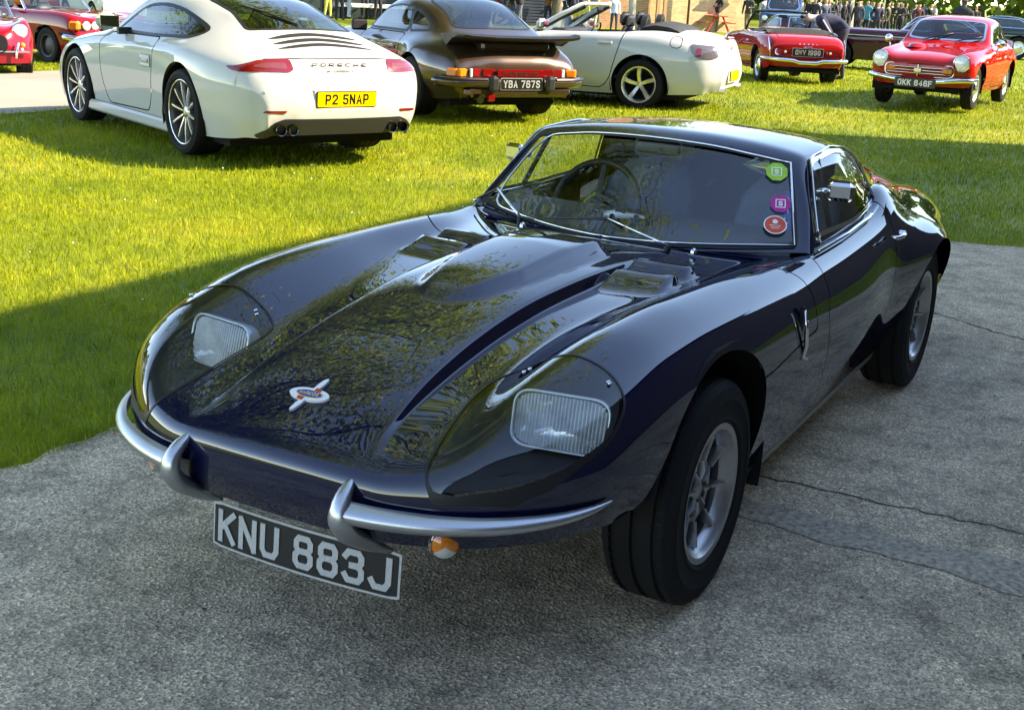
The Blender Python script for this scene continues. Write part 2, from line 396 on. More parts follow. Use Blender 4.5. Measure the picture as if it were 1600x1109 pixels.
M_tyre = mat('tyre_rubber', (.010, .010, .0105), .75, spec=.2, bump=.15, scale=80)
M_chrome = mat('chrome', (.75, .75, .76), .06, metal=1, var=.03)
M_satin = mat('satin_silver_bumper', (.50, .51, .53), .30, metal=.9, var=.04, scale=200)
M_alloy = mat('cast_alloy', (.42, .42, .43), .32, metal=.9, var=.08, scale=60, bump=.05)
M_alloyb = mat('bright_alloy', (.68, .69, .70), .22, metal=.9, var=.04)
M_dark = mat('dark_underside', (.008, .008, .009), .85, spec=.2)
M_blackpl = mat('satin_black_plastic', (.014, .014, .015), .42, spec=.5, bump=.05, scale=200)
M_glass = glass('window_glass'); M_glassd = glass('tinted_window_glass', (.45, .52, .52))
M_lens = glass('lamp_lens', (.93, .95, .96), 1.5, .02)
M_red = mat('red_lamp_lens', (.17, .002, .004), .12, coat=1, var=.2, scale=120); M_amber = mat('amber_lamp_lens', (.72, .19, .012), .14, coat=1, var=.15, scale=120)
M_white = mat('white_enamel', (.78, .78, .76), .3, coat=.4, var=.03); M_refl = mat('lamp_reflector', (.82, .84, .86), .12, metal=1, var=.05, scale=40)
M_leather = mat('black_leather', (.02, .02, .022), .5, bump=.1, scale=90); M_grey = mat('grey_cloth', (.16, .16, .17), .8, bump=.1, scale=150)
M_plk = mat('plate_black', (.006, .006, .007), .35, coat=.3); M_plsil = mat('plate_silver', (.52, .54, .56), .35, metal=.55, var=.12, scale=160); M_ply = mat('plate_yellow', (.85, .52, .008), .35, coat=.4, var=.04)
M_flute = mat('fluted_glass', (.88, .92, .95), .12, metal=.15, var=.25, scale=25)
M_lensmix = mat('fluted_headlamp_glass', (.70, .76, .80), .08, var=.3, scale=18, coat=1)
_b = M_lensmix.node_tree.nodes['Principled BSDF']; _b.inputs['Alpha'].default_value = .42
M_gold = mat('yellow_enamel', (.75, .58, .12), .35, coat=.5)
# ------------------------------------------------------------------ ground, lawn, road, concrete
def gz(x, y):
    """lawn height: almost level, falling away gently far off"""
    d = math.hypot(x-2.83, y-1.66); L = min(1, max(0, (-y-9)/4)); L = L*L*(3-2*L)
    return -min(.34, .036*max(0, d-16))*L-.010*max(0, min(d, 58)-24)*(1-L)+.10*math.exp(-((x+17)**2+(y+2)**2)/30)+.05*math.exp(-((x+18)**2+(y+5)**2)/20)
def hit(px, py):
    z = 0
    for _ in range(50): q = ground_at(px, py, z); z = .5*z+.5*gz(q[0], q[1])
    return q
def grass_mat(name, blades):
    m, t, b = _new(name); g = t.nodes.new('ShaderNodeNewGeometry'); pos = g.outputs['Position']
    n1 = _noise(t, .9, 5, .6, vec=pos); n2 = _noise(t, 7, 4, .7, vec=pos); n3 = _noise(t, 60, 3, .7, vec=pos)
    a = _ramp(t, n1.outputs[0], [(.3, (.17, .25, .012)), (.52, (.27, .335, .014)), (.70, (.36, .38, .025)), (.80, (.40, .34, .10))])
    d = _ramp(t, n2.outputs[0], [(.25, (.55, .6, .5)), (.5, (1, 1, 1)), (.8, (1.25, 1.12, .9))])
    mx = t.nodes.new('ShaderNodeMix'); mx.data_type = 'RGBA'; mx.blend_type = 'MULTIPLY'; mx.inputs[0].default_value = 1; t.links.new(a.outputs[0], mx.inputs[6]); t.links.new(d.outputs[0], mx.inputs[7]); col = mx.outputs[2]
    if blades:
        at = t.nodes.new('ShaderNodeAttribute'); at.attribute_name = 'tone'; r = _ramp(t, at.outputs['Fac'], [(0, (.45, .5, .4)), (.5, (1, 1, 1)), (.88, (1.3, 1.15, .75)), (1, (1.9, 1.5, .9))])
        m2 = t.nodes.new('ShaderNodeMix'); m2.data_type = 'RGBA'; m2.blend_type = 'MULTIPLY'; m2.inputs[0].default_value = 1; t.links.new(col, m2.inputs[6]); t.links.new(r.outputs[0], m2.inputs[7]); col = m2.outputs[2]
        tr = t.nodes.new('ShaderNodeBsdfTranslucent'); t.links.new(col, tr.inputs[0]); ms = t.nodes.new('ShaderNodeMixShader'); ms.inputs[0].default_value = .35
        t.links.new(b.outputs[0], ms.inputs[1]); t.links.new(tr.outputs[0], ms.inputs[2]); t.links.new(ms.outputs[0], t.nodes['Material Output'].inputs[0])
    else:
        e = _ramp(t, n3.outputs[0], [(.3, (.45, .42, .35)), (.7, (1.1, 1.1, 1.0))]); m2 = t.nodes.new('ShaderNodeMix'); m2.data_type = 'RGBA'; m2.blend_type = 'MULTIPLY'; m2.inputs[0].default_value = 1
        t.links.new(col, m2.inputs[6]); t.links.new(e.outputs[0], m2.inputs[7]); col = m2.outputs[2]; _bump(t, b, n3.outputs[0], .8, .03)
    t.links.new(col, b.inputs['Base Color']); b.inputs['Roughness'].default_value = .6; b.inputs['Specular IOR Level'].default_value = .25
    return m
def build_ground():
    xs = np.unique(np.r_[-1500, -700, -300, -160, np.arange(-120, 41, 2.0), 80, 200, 500, 1500]); V = []; F = []; n = len(xs)
    for x in xs:
        for y in xs: V.append((x, y, gz(x, y)-.02))
    F = [(i*n+j, (i+1)*n+j, (i+1)*n+j+1, i*n+j+1) for i in range(n-1) for j in range(n-1)]
    tag(make('ground', V, F, grass_mat('lawn_soil_and_turf', False), None, True), kind='structure')
    # road across the lawn on the left
    m, t, b = _new('pale_tarmac'); g = t.nodes.new('ShaderNodeNewGeometry'); n1 = _noise(t, .8, 5, vec=g.outputs['Position']); n2 = _noise(t, 90, 3, vec=g.outputs['Position'])
    r1 = _ramp(t, n1.outputs[0], [(.3, (.27, .24, .20)), (.7, (.36, .32, .27))]); r2 = _ramp(t, n2.outputs[0], [(.3, (.75, .75, .75)), (.7, (1.1, 1.1, 1.1))])
    mx = t.nodes.new('ShaderNodeMix'); mx.data_type = 'RGBA'; mx.blend_type = 'MULTIPLY'; mx.inputs[0].default_value = 1; t.links.new(r1.outputs[0], mx.inputs[6]); t.links.new(r2.outputs[0], mx.inputs[7]); t.links.new(mx.outputs[2], b.inputs['Base Color']); b.inputs['Roughness'].default_value = .9; _bump(t, b, n2.outputs[0], .4)
    V = []; F = []; ux = np.arange(-60, 12, 1.5)
    for x in ux:
        for y in np.linspace(-8.9, -14.4, 8):
            yy = y+.10*math.sin(x*1.7)*(1 if y in (-8.9, -14.4) else 0); V.append((x, yy, gz(x, yy)-.008))
    F = [(i*8+j, i*8+j+1, i*8+9+j, i*8+8+j) for i in range(len(ux)-1) for j in range(7)]
    tag(make('road', V, [f[::-1] for f in F], m, None, True), kind='structure')
    # concrete hardstanding with a ragged edge against the turf
    m, t, b = _new('weathered_concrete'); g = t.nodes.new('ShaderNodeNewGeometry'); P = g.outputs['Position']
    big = _noise(t, .9, 5, .65, vec=P); mid = _noise(t, 6, 6, .7, vec=P); fine = _noise(t, 135, 3, .75, vec=P); vo = t.nodes.new('ShaderNodeTexVoronoi'); vo.inputs['Scale'].default_value = 110; t.links.new(P, vo.inputs['Vector'])
    a = _ramp(t, big.outputs[0], [(.28, (.27, .215, .148)), (.5, (.55, .435, .305)), (.72, (.74, .585, .405))]); c = _ramp(t, mid.outputs[0], [(.25, (.42, .42, .42)), (.5, (1, 1, 1)), (.75, (1.3, 1.28, 1.25))]); e = _ramp(t, fine.outputs[0], [(.30, (.14, .14, .15)), (.47, (.80, .80, .80)), (.58, (1.1, 1.1, 1.08)), (.72, (1.9, 1.88, 1.8))])
    st = _ramp(t, vo.outputs['Color'], [(0, (.5, .5, .5)), (.6, (1, 1, 1)), (1, (1.6, 1.55, 1.5))])
    cur = a.outputs[0]
    for r in (c, e, st):
        mx = t.nodes.new('ShaderNodeMix'); mx.data_type = 'RGBA'; mx.blend_type = 'MULTIPLY'; mx.inputs[0].default_value = 1; t.links.new(cur, mx.inputs[6]); t.links.new(r.outputs[0], mx.inputs[7]); cur = mx.outputs[2]
    t.links.new(cur, b.inputs['Base Color']); b.inputs['Roughness'].default_value = .88; b.inputs['Specular IOR Level'].default_value = .3
    sm = t.nodes.new('ShaderNodeMath'); sm.operation = 'ADD'; t.links.new(fine.outputs[0], sm.inputs[0]); t.links.new(vo.outputs['Distance'], sm.inputs[1]); _bump(t, b, sm.outputs[0], .55, .005)
    rr = np.random.default_rng(3); edge = []
    for x in np.arange(9, -5.7, -.12): edge.append((x, -1.40-.012*x*.3-.06*max(0, x-.2)*.5+.018*rr.standard_normal()))
    for y in np.arange(-1.38, 4.3, .12): edge.append((-5.70-.18*min(1, max(0, (y-.1)/.6))+.02*rr.standard_normal(), y))
    edge += [(-5.9, 4.45), (9, 4.45)]
    MBs = MB(); MBs.prism(edge[::-1], -.12, 0); o = MBs.build('concrete_slab', m); tag(o, kind='structure')
    M_patch = mat('repair_mortar', (.34, .28, .205), .88, var=.6, scale=55, bump=.5, bscale=130)
    lo = curve([(-.585, .40), (-.579, .596), (-.536, .881), (-.549, 1.147), (-.501, 1.407), (-.50, 2.2), (-.52, 3.2), (-.5, 4.4)], 60); up = curve([(-.70, .40), (-.708, .693), (-.693, 1.025), (-.734, 1.373), (-.72, 2.2), (-.74, 3.2), (-.72, 4.4)], 60)
    V = []; F = []
    for a_, b_ in zip(lo, up): ja, jb = rr.standard_normal(2)*.008; V += [(a_[0]+ja, a_[1], .003), (b_[0]+jb, b_[1], .003)]
    F = [(2*i, 2*i+2, 2*i+3, 2*i+1) for i in range(59)]
    tag(make('repair_strip', V, F, M_patch), kind='structure')
    for name, pts, w in (('crack', [(-.90, .30), (-.925, .645), (-.931, .83), (-.935, 1.046), (-.955, 1.194), (-.948, 1.342), (-.97, 1.9), (-.93, 2.6), (-1.0, 3.4)], .0045), ('crack', [(-3.7, .35), (-3.578, .599), (-3.45, .8), (-3.377, .991), (-3.3, 1.6), (-3.1, 2.4)], .006), ('crack', [(-.70, .58), (-.66, .70), (-.655, .76)], .004), ('crack', [(2.4, -.2), (1.9, .25), (1.75, .8), (1.3, 1.3)], .002)):
        c = curve(pts, 70); V = []; F = []
        for k, p in enumerate(c):
            tg = c[min(k+1, 69)]-c[max(k-1, 0)]; nn = np.array([-tg[1], tg[0]])/(np.linalg.norm(tg)+1e-9); j = rr.standard_normal()*.006; ww = w*(.4+.9*rr.random())*(1 if 3 < k < 66 else .2)
            for s in (-1, 1): V.append((p[0]+nn[0]*(j+s*ww), p[1]+nn[1]*(j+s*ww), .002))
        F = [(2*i, 2*i+1, 2*i+3, 2*i+2) for i in range(69)]; tag(make(name, V, F, mat('crack_dark', (.018, .017, .014), .95)), kind='structure')  # dark ribbons painted for the shaded depth of cracks; no recess is cut
    return edge
slab_edge = build_ground()
def build_grass():
    r = np.random.default_rng(11); view = CAM_YAW; half = .40+.30
    B = []
    for d0, d1, dens, w, h in ((1.9, 6, 8500, .0026, .044), (6, 9.5, 5200, .0036, .042), (9.5, 15, 2100, .0058, .042), (15, 24, 700, .0100, .044), (24, 45, 130, .020, .05)):
        n = int(half*(d1*d1-d0*d0)*dens); d = np.sqrt(r.uniform(d0*d0, d1*d1, n)); a = view+r.uniform(-half, half, n)
        x = CAM_P[0]+d*np.cos(a); y = CAM_P[1]+d*np.sin(a); B.append(np.stack([x, y, np.full(n, w), np.full(n, h)], 1))
    B = np.concatenate(B); P = np.array(slab_edge); s = sdf_poly(B[:, :2], P[::4]); keep = s > -.012+.05*(r.random(len(B))-.6)*(r.random(len(B)) < .25)
    keep &= ~((B[:, 1] < -8.9+.08*r.standard_normal(len(B))) & (B[:, 1] > -14.4+.05*r.standard_normal(len(B))))
    pat = np.sin(B[:, 0]*1.3+2*np.sin(B[:, 1]*.7))*np.sin(B[:, 1]*1.7+1.5*np.sin(B[:, 0]*.9)); keep &= r.random(len(B)) < .80+.20*pat
    B = B[keep]; s = s[keep]; n = len(B); z = np.array([gz(a, b) for a, b in B[:, :2]])-.021
    tall = np.where(s < .10, 1.0+1.1*r.random(n), 1.0); tall = np.where((B[:, 0] > -3) & (s < .5), tall*1.15, tall)
    ln = B[:, 3]*(.55+.9*r.random(n))*tall; an = r.uniform(0, 2*math.pi, n); lean = r.beta(1.6, 1.6, n)*1.25; wd = B[:, 2]*(.6+.8*r.random(n)); wa = r.uniform(0, 2*math.pi, n)
    sx, sy = np.cos(wa)*wd/2, np.sin(wa)*wd/2; dx, dy = np.cos(an)*np.sin(lean), np.sin(an)*np.sin(lean); dz = np.cos(lean)
    x, y = B[:, 0], B[:, 1]; V = np.empty((n, 5, 3)); m1 = .55
    V[:, 0] = np.stack([x-sx, y-sy, z], 1); V[:, 1] = np.stack([x+sx, y+sy, z], 1)
    mx, my, mz = x+dx*ln*m1*.7, y+dy*ln*m1*.7, z+(dz*.5+.5)*ln*m1
    V[:, 2] = np.stack([mx+sx*.8, my+sy*.8, mz], 1); V[:, 3] = np.stack([mx-sx*.8, my-sy*.8, mz], 1); V[:, 4] = np.stack([x+dx*ln, y+dy*ln, z+np.maximum(dz, .12)*ln], 1)
    me = bpy.data.meshes.new('grass'); me.vertices.add(n*5); me.vertices.foreach_set('co', V.reshape(-1)); o5 = np.arange(n)*5
    loops = np.stack([o5, o5+1, o5+2, o5+3, o5+3, o5+2, o5+4], 1).reshape(-1); me.loops.add(len(loops)); me.loops.foreach_set('vertex_index', loops.astype(np.int32))
    me.polygons.add(n*2); ls = np.stack([np.arange(n)*7, np.arange(n)*7+4], 1).reshape(-1); me.polygons.foreach_set('loop_start', ls.astype(np.int32)); me.polygons.foreach_set('loop_total', np.tile([4, 3], n).astype(np.int32)); me.update(calc_edges=True)
    at = me.attributes.new('tone', 'FLOAT', 'POINT'); at.data.foreach_set('value', np.repeat(np.clip(r.normal(.5, .22, n), 0, 1), 5).astype(np.float32))
    me.materials.append(grass_mat('grass_blades', True)); o = bpy.data.objects.new('grass', me); COL.objects.link(o); tag(o, 'short mown green grass covering the lawn', 'grass', kind='stuff')
build_grass()
# ------------------------------------------------------------------ buildings
def brick_mat(name, c1, c2, mortar, scale=1.0):
    m, t, b = _new(name); tc = t.nodes.new('ShaderNodeTexCoord'); br = t.nodes.new('ShaderNodeTexBrick'); mp = t.nodes.new('ShaderNodeMapping'); t.links.new(tc.outputs['UV'], mp.inputs[0])
    t.links.new(mp.outputs[0], br.inputs['Vector']); br.inputs['Scale'].default_value = 1; br.inputs['Brick Width'].default_value = .225; br.inputs['Row Height'].default_value = .075; br.inputs['Mortar Size'].default_value = .008; br.inputs['Color1'].default_value = (*c1, 1); br.inputs['Color2'].default_value = (*c2, 1); br.inputs['Mortar'].default_value = (*mortar, 1)
    n = _noise(t, 3, 5); r = _ramp(t, n.outputs[0], [(.3, (.75, .75, .75)), (.7, (1.1, 1.1, 1.1))]); mx = t.nodes.new('ShaderNodeMix'); mx.data_type = 'RGBA'; mx.blend_type = 'MULTIPLY'; mx.inputs[0].default_value = 1
    t.links.new(br.outputs['Color'], mx.inputs[6]); t.links.new(r.outputs[0], mx.inputs[7]); t.links.new(mx.outputs[2], b.inputs['Base Color']); b.inputs['Roughness'].default_value = .9; bn = _bump(t, b, br.outputs['Fac'], .5, .01); bn.invert = True
    return m
def uv_wall(name, a, b, z0, z1, m, parent, thick=.25):
    """upright wall slab from a to b with metric uvs"""
    a = Vector((*a, 0)); b = Vector((*b, 0)); d = (b-a); L = d.length; d.normalize(); n = Vector((-d.y, d.x, 0))*thick
    V = [a+Vector((0, 0, z0)), b+Vector((0, 0, z0)), b+Vector((0, 0, z1)), a+Vector((0, 0, z1))]; V += [v+n for v in V]
    o = make(name, V, [(0, 1, 2, 3), (5, 4, 7, 6), (1, 5, 6, 2), (4, 0, 3, 7), (3, 2, 6, 7)], m, parent); uv = o.data.uv_layers.new()
    for p in o.data.polygons:
        for li, vi in zip(p.loop_indices, p.vertices):
            v = Vector(V[vi]); uv.data[li].uv = ((v-a).dot(d)+.3*(vi > 3), v.z)
    return o
def build_buildings():
    # the long brick hall whose shadow covers the navy car
    t = tag(empty('brick_hall', (-5, 4.5, 0)), 'long brown brick building beside the concrete, casting the shade', 'building')
    bm = brick_mat('brown_brick', (.040, .026, .018), (.06, .038, .026), (.055, .05, .042)); t.location = (0, 0, 0)
    x0, x1, H, yb = -14.5, 11.0, 5.70, 4.5
    uv_wall('wall', (x0, yb), (x1, yb), -.1, H, bm, t, .3); uv_wall('wall', (x1, yb+.3), (x1, yb+9), -.1, H, bm, t, -.3); uv_wall('wall', (x0, yb+.3), (x0, yb+9), -.1, H, bm, t, .3)
    MB().add([(x0-.3, yb-.25, H), (x1+.3, yb-.25, H), (x1+.3, yb+4.6, H+1.9), (x0-.3, yb+4.6, H+1.9), (x0-.3, yb+9.3, H), (x1+.3, yb+9.3, H)], [(0, 1, 2, 3), (3, 2, 5, 4), (0, 3, 4), (1, 5, 2)]).build('roof', mat('slate', (.08, .08, .09), .7, var=.3, scale=6), t)
    tube_ = MB().tube([(x0-.3, yb-.3, H-.02), (x1+.3, yb-.3, H-.02)], .06, 8); tube_.build('gutter', M_black, t, True)
    uv_wall('wall', (-21.5, yb+.6), (x0-.02, yb+.6), -.1, 3.9, bm, t, .3)  # unseen lower wing, added so the shade edge recedes past the hall
    MB().add([(-21.7, yb+.35, 3.9), (x0, yb+.35, 3.9), (x0, yb+5, 4.6), (-21.7, yb+5, 4.6)], [(0, 1, 2, 3)]).build('unseen_wing_roof', mat('slate', (.08, .08, .09), .7, var=.3, scale=6), t)
    # pale brick building across the lawn, partly behind dark shutters
    A = Vector(hit(478, 27)[:2]); Bq = Vector(hit(1182, 54)[:2]); d = (Bq-A).normalized(); nrm = Vector((-d.y, d.x)); 
    if nrm.dot(Vector((CAM_P[0], CAM_P[1]))-A) < 0: nrm = -nrm
    A -= nrm*1.2; Bq -= nrm*1.2; L = (Bq-A).length; z0 = -.5
    t = tag(empty('pale_brick_building'), 'low building far across the lawn with pale yellow brick wall and dark slatted doors', 'building')
    yb_ = brick_mat('pale_brick', (.46, .30, .14), (.60, .42, .22), (.52, .42, .28)); rb = brick_mat('red_brick', (.30, .15, .07), (.38, .20, .10), (.40, .30, .2))
    at = lambda s: (A+d*s); px2s = lambda px: (Vector(hit(px, 27+(px-478)*(27/704))[:2])-nrm*1.2-A).dot(d)
    cuts = [0, px2s(735), px2s(952), px2s(1032), L]
    uv_wall('wall', at(cuts[0]-6), at(cuts[1]), z0, 4.2, mat('dark_green_boards', (.012, .028, .022), .6, var=.3), t, .3); uv_wall('wall', at(cuts[1]), at(cuts[2]), z0, 4.2, mat('navy_shutter', (.018, .026, .04), .5), t, .3)
    uv_wall('wall', at(cuts[2]), at(cuts[3]), z0, 4.2, rb, t, .3); uv_wall('wall', at(cuts[3]), at(L), z0, 4.2, yb_, t, .3)
    ang = math.atan2(d.y, d.x)
    for k in range(26):
        c = at((cuts[1]+cuts[2])/2)+nrm*.32; MB().box((c.x, c.y, -.3+.13*k), (cuts[2]-cuts[1]-.3, .03, .10), rz=ang).build('slat', mat('navy_slat', (.02, .03, .048), .45, var=.2), t)
    for s in np.linspace(cuts[0]+.8, cuts[1]-.5, 7):
        c = at(s)+nrm*.34; MB().box((c.x, c.y, 1.7), (.06, .05, 4.0), rz=ang).build('board_joint', M_seam, t)
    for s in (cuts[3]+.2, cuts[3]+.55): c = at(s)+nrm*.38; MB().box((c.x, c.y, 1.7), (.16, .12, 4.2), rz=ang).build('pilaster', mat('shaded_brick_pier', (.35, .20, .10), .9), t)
    c = at(L-3.2)+nrm*.36; MB().tube([(c.x, c.y, z0), (c.x, c.y, 4)], .06, 8).build('drainpipe', mat('brown_pipe', (.10, .04, .025), .5), t, True)
    w = empty('window', (*(at(L-1.0)+nrm*.33), 2.05), ang, t); MB().box((0, 0, .0), (1.3, .10, 1.2)).build('pane', M_glassd, w); MB().box((0, -.05, -.62), (1.5, .2, .08)).build('sill', M_white, w); MB().box((0, -.03, 0), (.06, .12, 1.2)).build('frame', M_white, w)
    q = [at(-6.5), at(L+.4)]; MB().add([(q[0].x, q[0].y, 4.2), (q[1].x, q[1].y, 4.2), (q[1].x-nrm.x*6, q[1].y-nrm.y*6, 6), (q[0].x-nrm.x*6, q[0].y-nrm.y*6, 6)], [(0, 1, 2, 3)]).build('roof', mat('slate', (.08, .08, .09), .7, var=.3, scale=6), t)
build_buildings()
# ------------------------------------------------------------------ trees
def leaf_mat():
    m, t, b = _new('young_leaves'); at = t.nodes.new('ShaderNodeAttribute'); at.attribute_name = 'tone'
    r = _ramp(t, at.outputs['Fac'], [(0, (.12, .19, .015)), (.5, (.26, .34, .03)), (1, (.42, .46, .05))]); t.links.new(r.outputs[0], b.inputs['Base Color']); b.inputs['Roughness'].default_value = .5
    tr = t.nodes.new('ShaderNodeBsdfTranslucent'); t.links.new(r.outputs[0], tr.inputs[0]); ms = t.nodes.new('ShaderNodeMixShader'); ms.inputs[0].default_value = .5
    t.links.new(b.outputs[0], ms.inputs[1]); t.links.new(tr.outputs[0], ms.inputs[2]); t.links.new(ms.outputs[0], t.nodes['Material Output'].inputs[0]); return m
M_leaf = leaf_mat()
def bark_mat(name, c1, c2, sc=8):
    m, t, b = _new(name); tc = t.nodes.new('ShaderNodeTexCoord'); mp = t.nodes.new('ShaderNodeMapping'); mp.inputs['Scale'].default_value = (1, 1, .35); t.links.new(tc.outputs['Object'], mp.inputs[0])
    n = _noise(t, sc, 6, .7, vec=mp.outputs[0]); r = _ramp(t, n.outputs[0], [(.35, c1), (.65, c2)]); t.links.new(r.outputs[0], b.inputs['Base Color']); b.inputs['Roughness'].default_value = .9; _bump(t, b, n.outputs[0], .6, .03); return m
M_bark = bark_mat('brown_bark', (.07, .055, .035), (.20, .16, .10)); M_bark2 = bark_mat('mottled_bark', (.06, .06, .055), (.38, .37, .33), 5)
def tree(name, label, base, r0, h, crown_c, crown_r, nleaf, leaf, seed, bark=M_bark, lean=(0, 0), group=None, nb=9):
    rr = np.random.default_rng(seed); t = tag(empty(name, base), label, 'tree', group); cc = np.array(crown_c); cr = np.array(crown_r)
    top = np.array([lean[0], lean[1], h*.62]); mb = MB()
    pts = [(0, 0, -.3), (0, 0, .0), tuple(top*.35+rr.normal(0, .04, 3)*[1, 1, 0]), tuple(top*.7+rr.normal(0, .06, 3)*[1, 1, 0]), tuple(top)]
    mb.tube(pts, [r0*1.35, r0*1.15, r0*.95, r0*.85, r0*.6], 12); trunk = mb.build('trunk', bark, t, True)
    tips = []; bm_ = MB()
    for k in range(nb):
        a = 2*math.pi*k/nb+rr.normal(0, .3); s = top*(.55+.45*rr.random()); e = cc+cr*np.array([math.cos(a)*rr.uniform(.55, .95), math.sin(a)*rr.uniform(.55, .95), rr.uniform(-.75, .6)])
        m1 = s*.6+e*.4+rr.normal(0, .12, 3)*cr*.5; m2 = s*.25+e*.75+rr.normal(0, .12, 3)*cr*.5; c = curve([s, m1, m2, e], 9)
        bm_.tube([tuple(p) for p in c], list(np.linspace(r0*.42, r0*.05, 9)), 6); tips += [c[j] for j in (4, 5, 6, 7, 8)]
        for q in range(6):
            i = rr.integers(3, 9); d = rr.normal(0, .28, 3)*cr; e2 = c[i]+d; mid = (c[i]+e2)/2+rr.normal(0, .05, 3)*cr; bm_.tube([tuple(c[i]), tuple(mid), tuple(e2)], [r0*.10, r0*.06, r0*.02], 5); tips += [e2, mid]
    tag(bm_.build('limbs', bark, t, True), kind='stuff')
    tips = np.array(tips); n = nleaf; idx = rr.integers(0, len(tips), n); P = tips[idx]+rr.normal(0, 1, (n, 3))*cr*.13
    ax = rr.normal(0, 1, (n, 3)); ax /= np.linalg.norm(ax, axis=1, keepdims=True); bx = np.cross(ax, rr.normal(0, 1, (n, 3))); bx /= np.linalg.norm(bx, axis=1, keepdims=True); sz = leaf*(.5+rr.random((n, 1)))
    V = np.stack([P-ax*sz, P+bx*sz*.45, P+ax*sz, P-bx*sz*.45], 1); me = bpy.data.meshes.new('crown'); me.vertices.add(n*4); me.vertices.foreach_set('co', V.reshape(-1)); me.loops.add(n*4); me.loops.foreach_set('vertex_index', np.arange(n*4, dtype=np.int32)); me.polygons.add(n); me.polygons.foreach_set('loop_start', np.arange(n, dtype=np.int32)*4); me.polygons.foreach_set('loop_total', np.full(n, 4, np.int32)); me.update(calc_edges=True)
    a_ = me.attributes.new('tone', 'FLOAT', 'POINT'); a_.data.foreach_set('value', np.repeat(np.clip(rr.normal(.5, .25, n), 0, 1), 4).astype(np.float32)); me.materials.append(M_leaf); o = bpy.data.objects.new('crown', me); COL.objects.link(o); o.parent = t; tag(o, kind='stuff')
    return t
def gpos(px, py): q = hit(px, py); return (q[0], q[1], gz(q[0], q[1])-.02)
tree('oak_tree', 'thick brown trunk standing behind the bonnet of the white open car', gpos(868, 42), .21, 11, (0, 0, 8), (4, 4, 3.2), 7000, .10, 1)
tree('birch_tree', 'pale mottled trunk rising behind the seats of the white open car', gpos(985, 58), .13, 10, (0, 0, 7.5), (3, 3, 3), 5000, .10, 2, M_bark2)
tree('plane_tree', 'thick grey mottled trunk behind the leaning man and the plum car', gpos(1325, 46), .27, 13, (0, 0, 9), (5, 5, 4), 7000, .12, 3, M_bark2)
# broad trees just outside the left edge of the view: they show as reflections in the navy bonnet
tree('spreading_tree', 'broad leafy tree left of the white coupe, outside the view, mirrored in the bonnet', (-10.5, -17.0, -.3), .38, 13, (1.8, 7.8, 9.4), (5.0, 5.0, 3.4), 62000, .095, 5, nb=24)
tree('spreading_tree', 'leafy tree left of the camera, outside the view, mirrored in the wing', (1.5, -9.5, 0), .30, 11, (-2.3, 5.0, 7.8), (3.9, 3.7, 2.3), 52000, .07, 6, nb=24)

# a far belt of trees closing the view beyond the crowd, raised and widened to block horizon sky in reflections
def far_belt():
    rr = np.random.default_rng(21); n = 60000; a = CAM_YAW+rr.uniform(-1.15, .95, n); d = rr.uniform(96, 106, n); hgt = 12+3*np.sin(a*23)+2*np.sin(a*57)+1.5*np.sin(a*131); z = rr.random(n)**.8*hgt-.6
    P = np.stack([CAM_P[0]+d*np.cos(a), CAM_P[1]+d*np.sin(a), z], 1); ax = rr.normal(0, 1, (n, 3)); ax /= np.linalg.norm(ax, axis=1, keepdims=True); bx = np.cross(ax, rr.normal(0, 1, (n, 3))); bx /= np.linalg.norm(bx, axis=1, keepdims=True); sz = .42*(.5+rr.random((n, 1)))
    V = np.stack([P-ax*sz, P+bx*sz*.7, P+ax*sz, P-bx*sz*.7], 1).reshape(-1, 3); me = bpy.data.meshes.new('tree_belt'); me.from_pydata(V.tolist(), [], [(4*i, 4*i+1, 4*i+2, 4*i+3) for i in range(n)])
    at = me.attributes.new('tone', 'FLOAT', 'POINT'); at.data.foreach_set('value', np.repeat(np.clip(rr.normal(.18, .16, n), 0, 1), 4).astype(np.float32)); me.materials.append(M_leaf); o = bpy.data.objects.new('tree_belt', me); COL.objects.link(o); tag(o, 'distant belt of dark green trees beyond the crowd', 'trees', kind='stuff')
far_belt()

def litter():
    rr = np.random.default_rng(5); V = []; F = []
    for _ in range(320):                                            # daisies in the turf
        d = math.sqrt(rr.uniform(16, 420)); a = CAM_YAW+rr.uniform(-.5, .5); x, y = CAM_P[0]+d*math.cos(a), CAM_P[1]+d*math.sin(a)
        if (y > -1.5 and x > -6) or (-14.5 < y < -8.8): continue
        n = len(V); r = .006; z = gz(x, y)+.022; V.append((x, y, z+.003)); V += [(x+r*math.cos(k), y+r*math.sin(k), z+.002*rr.standard_normal()) for k in np.linspace(0, 6.28, 7)[:-1]]; F += [(n, n+1+k, n+1+(k+1) % 6) for k in range(6)]
    tag(make('daisies', V, F, mat('daisy_white', (.75, .75, .72), .6)), 'tiny white daisies scattered in the lawn', 'flowers', kind='stuff')
    V = []; F = []
    for _ in range(260):                                            # grit and dry leaf scraps on the concrete
        x, y = rr.uniform(-5, 2.0), rr.uniform(-1.3, 2.2); n = len(V); a = rr.uniform(0, 6.28); L = rr.uniform(.003, .010); w = L*rr.uniform(.3, .8); c, s_ = math.cos(a), math.sin(a); h = rr.uniform(.001, .004)
        V += [(x-c*L, y-s_*L, .001), (x+s_*w, y-c*w, .001+h), (x+c*L, y+s_*L, .001), (x-s_*w, y+c*w, .001+h*.5)]; F.append((n, n+1, n+2, n+3))
    tag(make('leaf_litter', V, F, mat('dry_scraps', (.16, .12, .07), .9, var=.6, scale=3)), 'small dry leaf scraps and grit lying on the concrete', 'litter', kind='stuff')
litter()
